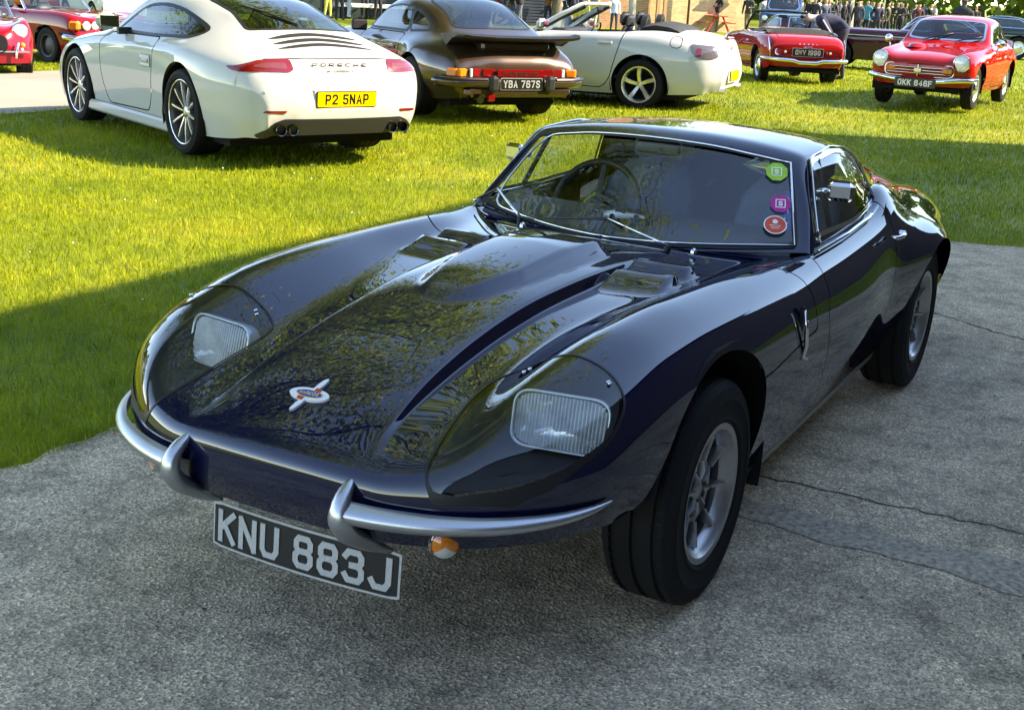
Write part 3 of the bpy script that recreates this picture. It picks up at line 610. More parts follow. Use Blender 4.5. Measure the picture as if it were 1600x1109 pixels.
# ------------------------------------------------------------------ wheels
def tyre(mb_name, R, w, rim, parent, grooves=3, n=64):
    h = w/2; sh = .012
    prof = [(rim-.006, -h*.86), (rim+.012, -h*.98), (rim+.016, -h*1.015), (rim+.020, -h*.99), (R-.054, -h), (R-.048, -h*1.03), (R-.042, -h*1.0), (R-.018, -h*.96), (R-.004, -h*.82)]
    gx = np.linspace(-.6, .6, grooves)*h
    for g in gx: prof += [(R, g-.008), (R-.009, g-.005), (R-.009, g+.005), (R, g+.008)]
    prof += [(R-.004, h*.82), (R-.018, h*.96), (R-.042, h*1.0), (R-.048, h*1.03), (R-.054, h), (rim+.020, h*.99), (rim+.016, h*1.015), (rim+.012, h*.98), (rim-.006, h*.86)]
    o = MB().lathe(prof, n).build(mb_name, M_tyre, parent, True, 28)
    sip = MB()                                                       # cross cuts on the shoulders
    for i in range(n):
        a = 2*math.pi*(i+.5)/n
        for s in (-1, 1):
            q = Vector((math.cos(a), 0, math.sin(a))); rot = Matrix.Rotation(-a, 3, 'Y'); sip.box(q*(R-.0024)+Vector((0, s*h*.70, 0)), (.0032, h*.13, .004), rot=rot)
    tag(sip.build('tread_cut', M_seam, o), kind='stuff')
    return o
def place_wheel(t, x, y, z, side, fn, *a):
    """side +1: outer face towards +y"""
    e = empty('wheel', (x, y, z), 0, t)
    if side < 0: e.rotation_euler = (0, 0, math.pi)
    fn(e, *a); return e
def rim_barrel(e, r, w, m, lip=.012, dish=.0, back=None):
    h = w/2
    p = [(r-.02, -h*.9), (r-.035, -h*.6), (r-.045, h*.1), (r-.03, h*.72), (r-.02, h*.84), (r-.012, h*.97), (r+.004, h*.99), (r+.006, h*.9), (r-.004, h*.84)]
    o = MB().lathe(p, 48).build('rim', m, e, True, 35)
    MB().lathe([(0.0, -h*.2), (r-.04, -h*.2), (r-.04, -h*.35), (0.0, -h*.35)], 32).build('brake_drum', back or M_dark, e, False)
    return o
def dark_barrel(e, r, w): MB().lathe([(r-.05, -w*.3), (r-.048, w*.1), (r-.034, w*.33)], 40).build('rim_barrel', mat('dark_alloy', (.05, .05, .052), .4, metal=.6), e, True)
def spokes(e, n, prof, r0, r1, w0, w1, m, y, th=.02, name='spoke', twist=0, two=0):
    """n separate tapered spokes from r0 to r1; y: outboard offset at hub and rim"""
    for i in range(n):
        for k in ((-1, 1) if two else (0,)):
            a = 2*math.pi*i/n+.17; mb = MB(); V = []
            for r, w, yy in ((r0, w0, y[0]), ((r0+r1)/2, (w0+w1)/2, (y[0]+y[1])/2+prof), (r1, w1, y[1])):
                ca, sa = math.cos(a+twist*(r-r0)), math.sin(a+twist*(r-r0)); off = k*two*(r/r1); tx, tz = -sa, ca
                for dw, dy in ((-.5, 0), (-.32, th*.45), (.32, th*.45), (.5, 0), (.5, -th), (-.5, -th)):
                    V.append((r*ca+tx*(dw*w+off), yy+dy, r*sa+tz*(dw*w+off)))
            F = [(j+6*q, (j+1) % 6+6*q, (j+1) % 6+6*q+6, j+6*q+6) for q in range(2) for j in range(6)]+[(5, 4, 3, 2, 1, 0), (12, 13, 14, 15, 16, 17)]
            mb.add(V, [f[::-1] for f in F]).build(name, m, e, True, 40)

# ------------------------------------------------------------------ the navy coupe in front
def build_coupe():
    M_p = paint('navy_paint', (.0009, .0034, .025), .25, .3, 1.0, 1.74)
    t = tag(empty('classic_coupe'), 'dark navy blue classic coupe parked on the concrete in the foreground', 'car')
    X = lambda x, rows: [(x, y, z) for y, z in rows]
    net = [
     [(.44, .655, .385), (.52, .645, .385), (.60, .615, .385), (.67, .565, .38), (.75, .48, .372), (.80, .38, .366), (.835, .27, .362), (.843, .22, .362), (.852, .11, .362), (.855, 0, .362)],
     [(.45, .668, .40), (.55, .66, .43), (.63, .63, .45), (.71, .575, .455), (.79, .485, .45), (.848, .385, .445), (.882, .275, .44), (.89, .225, .44), (.896, .11, .44), (.898, 0, .44)],
     [(.40, .675, .39), (.53, .672, .47), (.61, .645, .52), (.69, .58, .54), (.772, .48, .545), (.838, .375, .525), (.878, .27, .508), (.888, .22, .508), (.900, .11, .508), (.903, 0, .508)],
     [(.33, .68, .35), (.45, .683, .47), (.53, .67, .55), (.60, .615, .61), (.67, .485, .635), (.735, .345, .568), (.785, .236, .556), (.79, .220, .559), (.80, .11, .568), (.805, 0, .570)],
     [(.2, .68, .3), (.3, .692, .45), (.40, .688, .57), (.45, .635, .664), (.47, .49, .705), (.54, .325, .624), (.585, .219, .612), (.585, .206, .637), (.59, .10, .647), (.59, 0, .649)],
     [(.05, .68, .27), (.1, .70, .44), (.2, .70, .585), (.24, .655, .692), (.25, .515, .752), (.28, .32, .667), (.31, .216, .666), (.314, .201, .698), (.315, .1, .709), (.315, 0, .711)],
     [(-.1, .675, .25), (-.05, .705, .42), (0, .71, .58), (0, .665, .70), (0, .525, .765), (.05, .345, .694), (.05, .222, .699), (.05, .208, .733), (.05, .1, .744), (.05, 0, .746)],
     [(-.3, .668, .238), (-.3, .71, .40), (-.3, .718, .55), (-.3, .68, .69), (-.3, .54, .763), (-.28, .42, .717), (-.28, .234, .714), (-.28, .220, .745), (-.28, .1, .757), (-.28, 0, .759)],
     X(-.6, [(.665, .237), (.71, .38), (.72, .52), (.685, .68), (.56, .755), (.44, .727), (.25, .733), (.22, .742), (.1, .748), (0, .75)]),
     X(-.95, [(.655, .232), (.705, .37), (.72, .5), (.69, .655), (.61, .738), (.53, .728), (.4, .725), (.28, .722), (.14, .72), (0, .72)]),
     X(-1.3, [(.64, .222), (.70, .36), (.72, .5), (.69, .655), (.61, .745), (.55, .74), (.4, .74), (.28, .74), (.14, .74), (0, .74)]),
     X(-1.7, [(.625, .205), (.682, .36), (.704, .53), (.676, .69), (.60, .768), (.55, .77), (.4, .76), (.28, .76), (.14, .76), (0, .76)]),
     X(-1.95, [(.63, .22), (.712, .40), (.740, .575), (.655, .735), (.556, .838), (.48, .825), (.4, .79), (.28, .78), (.14, .78), (0, .78)]),
     X(-2.3, [(.66, .24), (.752, .42), (.782, .60), (.628, .715), (.52, .792), (.45, .785), (.36, .77), (.26, .77), (.14, .77), (0, .77)]),
     X(-2.7, [(.64, .25), (.70, .38), (.715, .52), (.62, .68), (.48, .745), (.42, .74), (.34, .74), (.24, .74), (.12, .74), (0, .74)]),
     X(-3.05, [(.58, .28), (.62, .4), (.61, .52), (.54, .63), (.44, .69), (.38, .70), (.30, .70), (.2, .70), (.1, .70), (0, .70)]),
     X(-3.15, [(.52, .33), (.54, .4), (.53, .48), (.48, .56), (.40, .60), (.34, .61), (.26, .61), (.18, .61), (.09, .61), (0, .61)]),
     X(-3.1, [(.5, .31), (.5, .31), (.48, .32), (.44, .33), (.38, .33), (.32, .33), (.25, .33), (.17, .33), (.08, .33), (0, .33)])]
    ss = lambda a: np.clip(a, 0, 1)**2*(3-2*np.clip(a, 0, 1))
    def bump(A):
        x, y, z = A[..., 0], A[..., 1], A[..., 2]; up = np.zeros_like(x)
        fr = np.clip(x/.245, 0, 1); w = (.132+.035*np.clip((.10-x)/.48, 0, 1))*np.sqrt(np.clip(1-fr**3.2, 0, 1))
        q = np.abs(y)/np.maximum(w, 1e-3); prof = ss((1-q)/(.20+.5*fr))*(.80+.20*(1-np.clip(q, 0, 1)**2))
        up += (.028+.016*np.clip((.10-x)/.35, 0, 1))*(1-fr**3)*prof*ss((x+.47)/.05)
        xr = x+(y-.33)*.10                                            # louvres slant a little
        side = ss((y-.232)/.012)*ss((.425-y)/.014)
        for xa, xb in ((-.185, -.335), (-.37, -.455)):
            up += .030*ss((xa-xr)/(xa-xb))*ss((xr-(xb-.016))/.016)*side*(xr > xb-.017)
        A = A.copy(); A[..., 2] += up; return A
    hull = loft(net, [5, 5, 8, 9, 14, 18, 26, 26, 16, 10, 10, 10, 10, 10, 8, 5, 4], [5, 6, 7, 9, 16, 16, 5, 8, 9], 8, crease=(6, 7), bump=bump)
    # wheel openings
    arch = curve([(.50, .375), (.40, .43), (.335, .49), (.27, .565), (.19, .617), (.1, .646), (0, .657), (-.1, .645), (-.19, .608), (-.26, .545), (-.295, .46), (-.30, .36), (-.285, .25)], 50)
    archf = [tuple(p) for p in arch]+[(-.28, .05), (.56, .05), (.56, .37)]
    archr = [(-2.27+.322*math.cos(a), .295+.318*math.sin(a)) for a in np.linspace(-.12, math.pi+.12, 44)]+[(-2.6, .05), (-1.95, .05)]
    _, hull = hull.cut(inside_xz(archf, ymin=.42)); _, hull = hull.cut(inside_xz(archr, ymin=.42))
    _, hull = hull.cut(inside_xy(rnd_poly([(-.985, -.1), (-1.0, .48), (-1.12, .565), (-1.45, .575), (-1.84, .535), (-1.95, .42), (-1.96, -.1)], .05), .6))
    # faired-in headlamp cover: outline in plan
    cov = curve([(.836, .38), (.822, .423), (.799, .46), (.739, .535), (.662, .602), (.578, .641), (.52, .648), (.472, .638), (.447, .61), (.432, .57), (.424, .50), (.424, .43), (.432, .372), (.462, .330), (.541, .318), (.665, .331), (.755, .347), (.812, .362)], 90, closed=True)
    fcov = inside_xy(cov, zmin=.475)
    cover, ring, hull = hull.gap(fcov, .0028)
    # shut lines
    door = rnd_poly([(-.955, .80, .01), (-.90, .70, .03), (-.885, .627, .03), (-.86, .60, .02), (-.865, .40, .05), (-.91, .255, .03), (-1.60, .235, .10), (-1.70, .36, .12), (-1.74, .60, .06), (-1.80, .80, .01)], .03)
    fdoor = inside_xz(door, ymin=.55)
    d_in, d_seam, hull = hull.gap(fdoor, .0028)
    bl = curve([(-.47, .0), (-.475, .2), (-.485, .36), (-.50, .46), (-.56, .54), (-.66, .60), (-.72, .66), (-.735, .70), (-.735, .745)], 40)
    poly_b = [tuple(p) for p in bl]+[(1.5, .745), (1.5, -.05), (-.47, -.05)]
    low = lambda pm: .565-.06*ss((pm.P[:, 0]+.25)/-.45)*-1-pm.P[:, 2]      # lower shut line of the clamshell behind the wheel
    def fbon(pm):
        d = sdf_poly(pm.P[:, :2], np.array(poly_b))
        lo = (.535+.03*ss((-.25-pm.P[:, 0])/.45))-pm.P[:, 2]; lo = np.where(pm.P[:, 0] > -.05, -1, lo)
        return np.maximum(d, lo)
    bonnet, b_seam, tub = hull.gap(fbon, .0028)
    bonnet.both().build('bonnet', M_p, t); tub.both().build('body', M_p, t)
    (b_seam.both().moved(-.004)).build('bonnet_seam', M_seam, t)
    for s in (1, -1):
        f = (lambda q: q) if s > 0 else (lambda q: q.mirror())
        d = f(d_in).build('door', M_p, t); f(d_seam).moved(-.004).build('door_seam', M_seam, d)
        c = f(cover).build('headlamp_cover', glass('clear_perspex', (.95, .97, .97), 1.5, 0, .8), t)
        f(ring).moved(.0015).build('cover_seal', M_black, c)
        # the dark tray behind the cover
        tray = cover.moved(-.006); V = tray.V.copy(); e = np.clip(-sdf_poly(V[:, :2], cov)/.030, 0, 1); e = e*e*(3-2*e); V[:, :3] -= V[:, 5:8]*(e*.085)[:, None]; V[:, 2] -= e*np.clip(V[:, 2]-.50, 0, .12); V[:, 5:8] = (0, 0, 1)
        f(PM(V, tray.F)).build('headlamp_bowl', mat('bowl_navy', (.020, .022, .028), .6, spec=.15), c)
        edge = cover.moved(-.001); 
        # lamp: rounded rectangular reflector, bezel, ribbed lens
        L = empty('headlamp', (.476, s*.492, .572), 0, t); L.rotation_euler = (0, R_(-14), s*R_(10)); L.scale = (1, 1.20, 1.04)
        sq = lambda w, h, r, n=8: rnd_poly([(-w, -h), (w, -h), (w, h), (-w, h)], r, n)
        def ringm(levels, name, m, cap=None):
            V = []; F = []; n = None
            for (w, h, r, d) in levels:
                q = sq(w, h, r); n = len(q); V += [(d, a, b) for a, b in q]
            for k in range(len(levels)-1): F += [(k*n+i, k*n+(i+1) % n, k*n+n+(i+1) % n, k*n+n+i) for i in range(n)]
            if cap: F.append(tuple(range((len(levels)-1)*n, len(levels)*n)))
            return make(name, V, F, m, L, True)
        ringm([(.093, .061, .038, -.03), (.095, .063, .038, .0), (.094, .062, .038, .008), (.091, .059, .036, .009), (.089, .057, .034, .004)], 'bezel', mat('frosted_bezel', (.50, .55, .58), .25, metal=.3, var=.1, scale=300))
        ringm([(.086, .054, .032, .004), (.075, .046, .03, -.02), (.05, .03, .02, -.05), (.012, .012, .008, -.062)], 'reflector', M_refl, True)
        mb = MB(); nn = 26                                           # vertical flutes of the lens
        for i in range(nn):
            y0 = -.088+.176*i/nn; y1 = -.088+.176*(i+1)/nn; ym = (y0+y1)/2
            hh = .056*math.sqrt(max(.02, 1-(abs(ym)/.094)**6)); bow = .012*(1-(ym/.09)**2)
            mb.add([(bow, y0, -hh), (bow+.0028, ym, -hh), (bow, y1, -hh), (bow, y0, hh), (bow+.0028, ym, hh), (bow, y1, hh)], [(0, 1, 4, 3), (1, 2, 5, 4)])
        mb.build('lens', M_lensmix, L, False)
        for (bx, by) in ((.455, .590), (.466, .598), (.452, .395), (.460, .385)):
            MB().lathe([(0, .004), (.004, .003), (.005, 0)], 8, 'z', (bx, s*by, top_z(cover, bx, by)+.0005)).build('rivet', M_chrome, c, True)
    # wheel wells and underside
    for s in (1, -1):
        for cx, r in ((0., .40), (-2.27, .36)):
            mb = MB(); n = 22; V = []; F = []
            for i in range(n+1):
                a = .30+(math.pi-.05)*i/n
                for yy in (.30, .69): V.append((cx+r*math.cos(a), s*yy, .28+min(r*math.sin(a), .395)))
            F = [(2*i, 2*i+1, 2*i+3, 2*i+2) for i in range(n)]; mb.add(V, F)
            mb.add([V[2*i] for i in range(n+1)], [tuple(range(n+1))]); mb.build('wheel_well', M_dark, t)
    MB().box((-1.15, 0, .24), (1.7, 1.20, .06)).box((-2.75, 0, .32), (.6, .95, .06)).box((.15, 0, .42), (1.1, .56, .05)).box((.62, 0, .41), (.3, .6, .03)).build('underside', M_dark, t)
    for s in (1, -1):
        P = [(-.30, s*.668, .232), (-.9, s*.654, .226), (-1.5, s*.632, .21), (-1.93, s*.622, .205)]
        mb = MB()
        for a, b in zip(P[:-1], P[1:]):
            mb.add([a, b, (b[0], b[1]-s*.012, b[2]-.035), (a[0], a[1]-s*.012, a[2]-.035), (a[0], a[1]-s*.05, a[2]), (b[0], b[1]-s*.05, b[2])], [(0, 1, 2, 3), (0, 4, 5, 1)])
        mb.build('sill_trim', mat('sill_alloy', (.30, .30, .29), .35, metal=.8, var=.2, scale=20), t)
    # ---------------- cabin
    cab = [
     [(-.955, .612, .735), (-.945, .592, .742), (-.90, .50, .737), (-.80, .30, .729), (-.735, .13, .724), (-.716, 0, .722)],
     [(-1.02, .598, .772), (-1.045, .545, .845), (-1.01, .46, .842), (-.93, .28, .838), (-.875, .13, .836), (-.855, 0, .835)],
     [(-1.10, .60, .745), (-1.165, .478, .985), (-1.145, .40, .998), (-1.10, .25, 1.02), (-1.07, .12, 1.03), (-1.062, 0, 1.033)],
     [(-1.13, .60, .745), (-1.21, .478, 1.000), (-1.20, .40, 1.019), (-1.17, .25, 1.041), (-1.15, .12, 1.051), (-1.145, 0, 1.053)],
     [(-1.45, .60, .753), (-1.48, .485, .998), (-1.47, .40, 1.022), (-1.45, .25, 1.042), (-1.45, .12, 1.050), (-1.45, 0, 1.052)],
     [(-1.80, .582, .768), (-1.76, .472, .966), (-1.78, .39, .992), (-1.8, .25, 1.008), (-1.8, .12, 1.016), (-1.8, 0, 1.018)],
     [(-2.1, .55, .79), (-2.15, .44, .86), (-2.18, .36, .92), (-2.2, .24, .95), (-2.2, .12, .96), (-2.2, 0, .962)],
     [(-2.6, .50, .75), (-2.6, .42, .78), (-2.6, .33, .82), (-2.6, .22, .85), (-2.6, .11, .86), (-2.6, 0, .862)],
     [(-3.0, .46, .68), (-3.0, .38, .70), (-3.0, .28, .72), (-3.0, .2, .74), (-3.0, .1, .745), (-3.0, 0, .75)]]
    cabin = loft(cab, [8, 8, 4, 10, 12, 12, 10, 8], [12, 8, 10, 8, 8], 2, crease=(1,))
    # windscreen opening, as a boundary in front view/plan
    ys = np.linspace(0, 1, 24)
    lower = curve([(0, .738), (.13, .739), (.30, .742), (.46, .750), (.555, .758)], 20); upper = curve([(.452, .978), (.38, .99), (.25, 1.01), (.12, 1.02), (0, 1.023)], 20)
    wpoly = [(-.05, lower[0][1])]+[tuple(p) for p in lower]+[tuple(p) for p in upper]+[(-.05, upper[-1][1])]
    fws = lambda pm: np.maximum(sdf_poly(pm.P[:, [1, 2]], np.array(wpoly)), -pm.V[:, 0]-1.165)
    ws, wfr, cabin = cabin.gap(fws, .006)
    side = rnd_poly([(-1.045, .778, .02), (-1.205, .985, .03), (-1.48, .997, .03), (-1.735, .972, .035), (-1.785, .88, .05), (-1.825, .795, .03), (-1.45, .772, .1)], .02)
    fsd = lambda pm: np.maximum(inside_xz(side, ymin=.35)(pm), -pm.V[:, 5]*0-9)
    sg, sfr, cabin = cabin.gap(fsd, .007)
    cabin.both().build('roof', M_p, t)
    w = ws.both().build('windscreen', glass('windscreen_glass', (.86, .91, .91), 1.5, 0, 1.05), t)
    wfr.both().moved(.006).build('windscreen_gasket', M_black, w)
    def strip(pts, r, m, name, par, flat=None): MB().tube(pts, r, 6, flat=flat).build(name, m, par, True)
    def edge_line(pm_poly, xs):
        return [(x, y, z) for x, (y, z) in zip(xs, pm_poly)]
    def on_frame(y, z, off):
        k = np.argsort((wfr.P[:, 1]-abs(y))**2+(wfr.P[:, 2]-z)**2)[:4]; p = wfr.P[k].mean(0)+wfr.V[k, 5:8].mean(0)*off; return (p[0], p[1] if y >= 0 else -p[1], p[2])
    pts = [on_frame(y, z, .0085) for y, z in wpoly[1:-1]]; pts[0] = (pts[0][0], 0, pts[0][2]); pts[-1] = (pts[-1][0], 0, pts[-1][2]); pts = pts+[(x, -y, z) for x, y, z in pts[-2:0:-1]]
    for _ in range(5): pts = [tuple(.25*np.array(pts[i-1])+.5*np.array(pts[i])+.25*np.array(pts[(i+1) % len(pts)])) if 3 < i % 40 < 36 and i not in (18, 19, 20, 21) else pts[i] for i in range(len(pts))]
    strip(pts+[pts[0]], .0035, M_chrome, 'windscreen_trim', w)
    for s in (1, -1):
        f = (lambda q: q) if s > 0 else (lambda q: q.mirror())
        g = f(sg).build('side_window', M_glass, t); f(sfr).moved(.004).build('window_frame', M_chrome, g)
        strip([(-1.245, s*.575, .778), (-1.30, s*.492, .985)], .010, M_black, 'quarter_light_post', g)
        # A-pillar chrome strip
        rail = []
        for x_, z_ in curve([(-1.03, .772), (-1.12, .885), (-1.205, .99), (-1.30, .996), (-1.48, 1.001), (-1.62, .990), (-1.725, .977), (-1.79, .885), (-1.832, .795)], 26):
            k = int(np.argmin((sfr.P[:, 0]-x_)**2+(sfr.P[:, 2]-z_)**2)); p_ = sfr.P[k]+sfr.V[k, 5:8]*.008; rail.append((p_[0], s*p_[1], p_[2]))
        strip(rail, .0042, M_chrome, 'drip_rail', t)
        strip([(-.98, s*.622, .748), (-1.3, s*.626, .757), (-1.6, s*.618, .770), (-1.83, s*.592, .785)], .006, M_chrome, 'waist_trim', t)
        # door handle
        h = empty('door_handle', (-1.68, s*.700, .705), 0, t)
        MB().tube([(-.05, 0, 0), (-.05, s*.02, 0)], .011, 12).build('push_button', M_chrome, h, True, 40)
        MB().tube([(.06, -s*.004, 0), (.05, s*.018, 0), (0, s*.024, 0), (-.045, s*.018, 0), (-.055, -s*.004, 0)], [.006, .008, .008, .008, .009], 8).build('grip', M_chrome, h, True)
        # door mirror
        mr = empty('door_mirror', (-1.21, s*.575, .90), 0, t)
        MB().tube([(.0, -s*.045, -.005), (.0, -s*.01, .0)], .009, 8).build('mirror_arm', M_chrome, mr, True)
        MB().bbox((-.012, s*.028, .0), (.030, .085, .060), .012, rz=s*.2).build('mirror_case', M_chrome, mr)
        MB().bbox((-.030, s*.026, .0), (.004, .072, .048), .002, rz=s*.2).build('mirror_glass', mat('mirror_silver', (.8, .82, .84), .03, metal=1), mr)
        # quarter bumper with overrider horn
        P = curve([(.905, .235, .447), (.888, .29, .443), (.845, .40, .440), (.78, .51, .442), (.68, .605, .448), (.60, .650, .456), (.565, .665, .462)], 26)
        hgt = np.interp(np.linspace(0, 1, 26), [0, .25, .6, .85, 1], [.024, .022, .017, .010, .002]); V = []; F = []; k = 10
        for i, p in enumerate(P):
            tg = P[min(i+1, 25)]-P[max(i-1, 0)]; nrm = np.array([tg[1], -tg[0], 0]); nrm /= np.linalg.norm(nrm)+1e-9
            if nrm[0] < 0: nrm = -nrm
            for j in range(k):
                a = math.pi*(j/(k-1)-.5); q = p+nrm*(math.cos(a)*hgt[i]*1.5+.002)+np.array([0, 0, math.sin(a)*hgt[i]]); V.append((q[0], s*q[1], q[2]))
        for i in range(25):
            for j in range(k-1):
                f_ = (i*k+j, i*k+j+1, (i+1)*k+j+1, (i+1)*k+j); F.append(f_ if s < 0 else f_[::-1])
        bp = make('bumper', V, F, M_satin, t, True)
        O = curve([(.868, .222, .508), (.893, .224, .494), (.921, .228, .468), (.930, .231, .438), (.912, .232, .405), (.868, .232, .372), (.815, .236, .338), (.760, .241, .305)], 22)
        rr = np.interp(np.linspace(0, 1, 22), [0, .12, .35, .55, .8, 1], [.003, .015, .026, .027, .021, .008]); mb = MB()
        mb.tube([(p[0], s*p[1], p[2]) for p in O], list(rr), 14, flat=.8); mb.build('overrider', M_satin, bp, True)
        # indicator lamp under the bumper
        il = empty('indicator', (.803, s*.405, .380), 0, t); il.scale = (.8, 1.0, 1.0); il.rotation_euler = (0, 0, s*R_(38))
        MB().lathe([(.034, -.05), (.034, 0.0), (.030, .008)], 20, 'x').build('lamp_body', M_chrome, il, True, 40)
        top = []; bot = []
        for nm, a0, a1, m in (('amber_lens', -.6, math.pi+.6, M_amber), ('clear_lens', math.pi+.6, 2*math.pi-.6, mat('clear_plastic', (.55, .55, .52), .2, coat=.5))):
            V = [(.018, 0, 0)]; F = []; n = 18
            for q, dx in ((.97, .004), (.6, .013), (.25, .017)):
                V += [(dx, .031*q*math.cos(a0+(a1-a0)*i/n), .031*q*math.sin(a0+(a1-a0)*i/n)) for i in range(n+1)]
            b = n+1
            for k2 in range(2): F += [(1+k2*b+i, 2+k2*b+i, 2+(k2+1)*b+i, 1+(k2+1)*b+i) for i in range(n)]
            F += [(1+2*b+i, 2+2*b+i, 0) for i in range(n)]; make(nm, V, F, m, il, True)
        # bonnet hook in its slot
        hk = empty('bonnet_catch', (-.585, s*.704, .60), 0, t)
        MB().bbox((0, 0, .0), (.018, .012, .13), .004).build('slot', M_seam, hk)
        MB().tube([(.012, s*.010, .055), (.006, s*.018, 0), (-.002, s*.020, -.05), (-.006, s*.012, -.085), (-.018, s*.022, -.092)], [.004, .006, .007, .007, .006], 8).build('hook', M_chrome, hk, True)
        MB().lathe([(0, s*.012), (.006, s*.010), (.007, s*.0)], 10, 'y', (-.03, 0, .01)).build('screw', M_chrome, hk, True)
    # louvre openings read as dark slots
    for s in (1, -1):
        for xa in (-.343, -.463):
            MB().box((xa, s*.33, top_z(hull, xa-.03, .33)+.012), (.006, .17, .022)).build('louvre_opening', M_seam, t)
    # ---------------- badge (cross-star with oval)
    zb = lambda x: float(np.interp(x, [.57, .60, .66, .72, .78, .81], [.655, .646, .627, .604, .580, .570]))
    bx = .735; slope = math.atan2(zb(.70)-zb(.77), .07)
    M = Matrix.Translation((bx, 0, zb(bx)+.006)) @ Matrix.Rotation(slope, 4, 'Y') @ Matrix.Rotation(-math.pi/2, 4, 'Z') @ Matrix.Rotation(math.pi, 4, 'Z')
    star = []
    for i in range(64):
        a = 2*math.pi*i/64; c_, s_ = math.cos(a), math.sin(a)
        r1 = 1/math.sqrt((c_/.052)**2+(s_/.021)**2); r2 = .062*max(0, abs(s_))**26; star.append((c_*max(r1, r2), s_*max(r1, r2)))
    star = [(p[0]+.15*p[1], p[1]) for p in star]
    bd = MB().prism(star, -.004, .002, M).build('badge', M_white, t)
    MB().prism([(.036*math.cos(a), .0125*math.sin(a)) for a in np.linspace(0, 2*math.pi, 40, endpoint=False)], .002, .0032, M).build('badge_rim', M_gold, bd)
    MB().prism([(.033*math.cos(a), .0105*math.sin(a)) for a in np.linspace(0, 2*math.pi, 40, endpoint=False)], .0032, .0042, M).build('badge_oval', mat('blue_enamel', (.02, .03, .35), .25, coat=.6), bd)
    for sx in (1, -1): MB().prism([(sx*.004, sx*.0135), (sx*.022, sx*.012), (sx*.020, sx*.0215), (sx*.005, sx*.0235)], .002, .003, M).build('badge_panel', mat('red_enamel', (.55, .04, .02), .3, coat=.5), bd)
    letters('MARCOS', .010, .0072, .0018, .0017, .004, M @ Matrix.Translation((0, 0, .0042)), .0006).build('letter', M_gold, bd)
    # ---------------- plate hung under the nose, slightly bowed
    pl = empty('number_plate', (.755, 0, .242), 0, t); pl.rotation_euler = (0, R_(-4), R_(1.5))
    hw, hh = .262, .0555; bow = lambda y: .018*(1-(y/hw)**2)
    def plate_strip(h0, w0, d, name, m):
        q = rnd_poly([(-w0, -h0), (w0, -h0), (w0, h0), (-w0, h0)], .012, 4); n = 24; V = []; F = []
        for i in range(n+1):
            y = -w0+2*w0*i/n; cz = h0-max(0, (abs(y)-(w0-.004)))*.8; V += [(bow(y)+d, y, -cz), (bow(y)+d, y, cz), (bow(y)-.002, y, -cz), (bow(y)-.002, y, cz)]
        for i in range(n): a = 4*i; F += [(a, a+4, a+5, a+1), (a+3, a+7, a+6, a+2), (a+1, a+5, a+7, a+3), (a+2, a+6, a+4, a)]
        F += [(0, 1, 3, 2), (4*n+2, 4*n+3, 4*n+1, 4*n)]
        return make(name, V, F, m, pl)
    plate_strip(hh, hw, .0, 'plate_border', M_plsil); plate_strip(hh-.006, hw-.006, .0016, 'plate_face', M_plk)
    lt = letters('KNU 883J', .080, .056, .0145, .0105, .030, frame((0, 0, 0), (0, 1, 0), (0, 0, 1)), .0022)
    
    for q in lt.parts: q.V = [(v[0]+bow(v[1])+.0017, v[1], v[2]) for v in q.V]
    lt.build('letter', M_plsil, pl)
    for y in (-.19, .12): MB().box((.76, y, .31), (.004, .016, .08)).build('plate_bracket', M_alloy, t)
    # ---------------- wipers
    for name, piv, el, tip in (('wiper', (-.70, .235, .738), (-.735, .02, .80), (-.735, -.205, .775)), ('wiper', (-.80, -.335, .738), (-.87, -.46, .82), (-.95, -.585, .765))):
        w_ = empty(name, (0, 0, 0), 0, t); a, b, c = map(Vector, (piv, el, tip))
        MB().tube([a+Vector((0, 0, -.03)), a+Vector((0, 0, .012))], .010, 10).build('spindle', M_black, w_, True, 40)
        MB().tube([a+Vector((.0, 0, .012)), a.lerp(b, .3)+Vector((.008, 0, .012)), b+Vector((.014, 0, .004))], [.008, .0055, .004], 6, flat=.6).build('wiper_arm', M_chrome, w_, True)
        p0 = b+(a-b)*.25; MB().tube([p0+Vector((.010, 0, -.004)), b+Vector((.014, 0, .002)), c+Vector((.012, 0, 0))], [.003, .005, .003], 6).build('wiper_blade', M_black, w_, True)
    for y in (.32, -.27): MB().lathe([(.010, 0), (.010, .008), (.005, .016), (0, .018)], 12, 'z', (-.70, y, .738)).build('washer_jet', M_chrome, t, True, 40)
    # ---------------- inside
    dk = mat('dash_black', (.035, .036, .04), .6, bump=.1, scale=120)
    n = 16; V = []; F = []
    for i in range(n+1):
        y = -.55+1.1*i/n; q = 1-(y/.6)**2
        V += [(-.80-.14*(1-q), y, .70), (-.80-.14*(1-q), y, .735), (-1.08-.03*(1-q), y, .775), (-1.14, y, .75), (-1.15, y, .60)]
    for i in range(n):
        for j in range(4): a = i*5+j; F.append((a, a+5, a+6, a+1))
    make('dashboard', V, F, dk, t, True)
    sw = empty('steering_wheel', (-1.26, -.28, .735), 0, t); sw.rotation_euler = (0, R_(-20), 0)
    MB().lathe([(.165+.012*math.cos(a), .012*math.sin(a)) for a in np.linspace(0, 2*math.pi, 8, endpoint=False)], 36, 'x', close=True).build('wheel_ring', M_leather, sw, True)
    for a in (0, 2.09, 4.19): MB().box((.0, .08*math.sin(a), .08*math.cos(a)), (.004, .022, .15), rot=Matrix.Rotation(-a, 3, 'X')).build('wheel_spoke', M_black, sw)
    MB().lathe([(0, .02), (.035, .016), (.04, -.02), (0, -.2)], 20, 'x').build('wheel_boss', M_black, sw, True, 40)
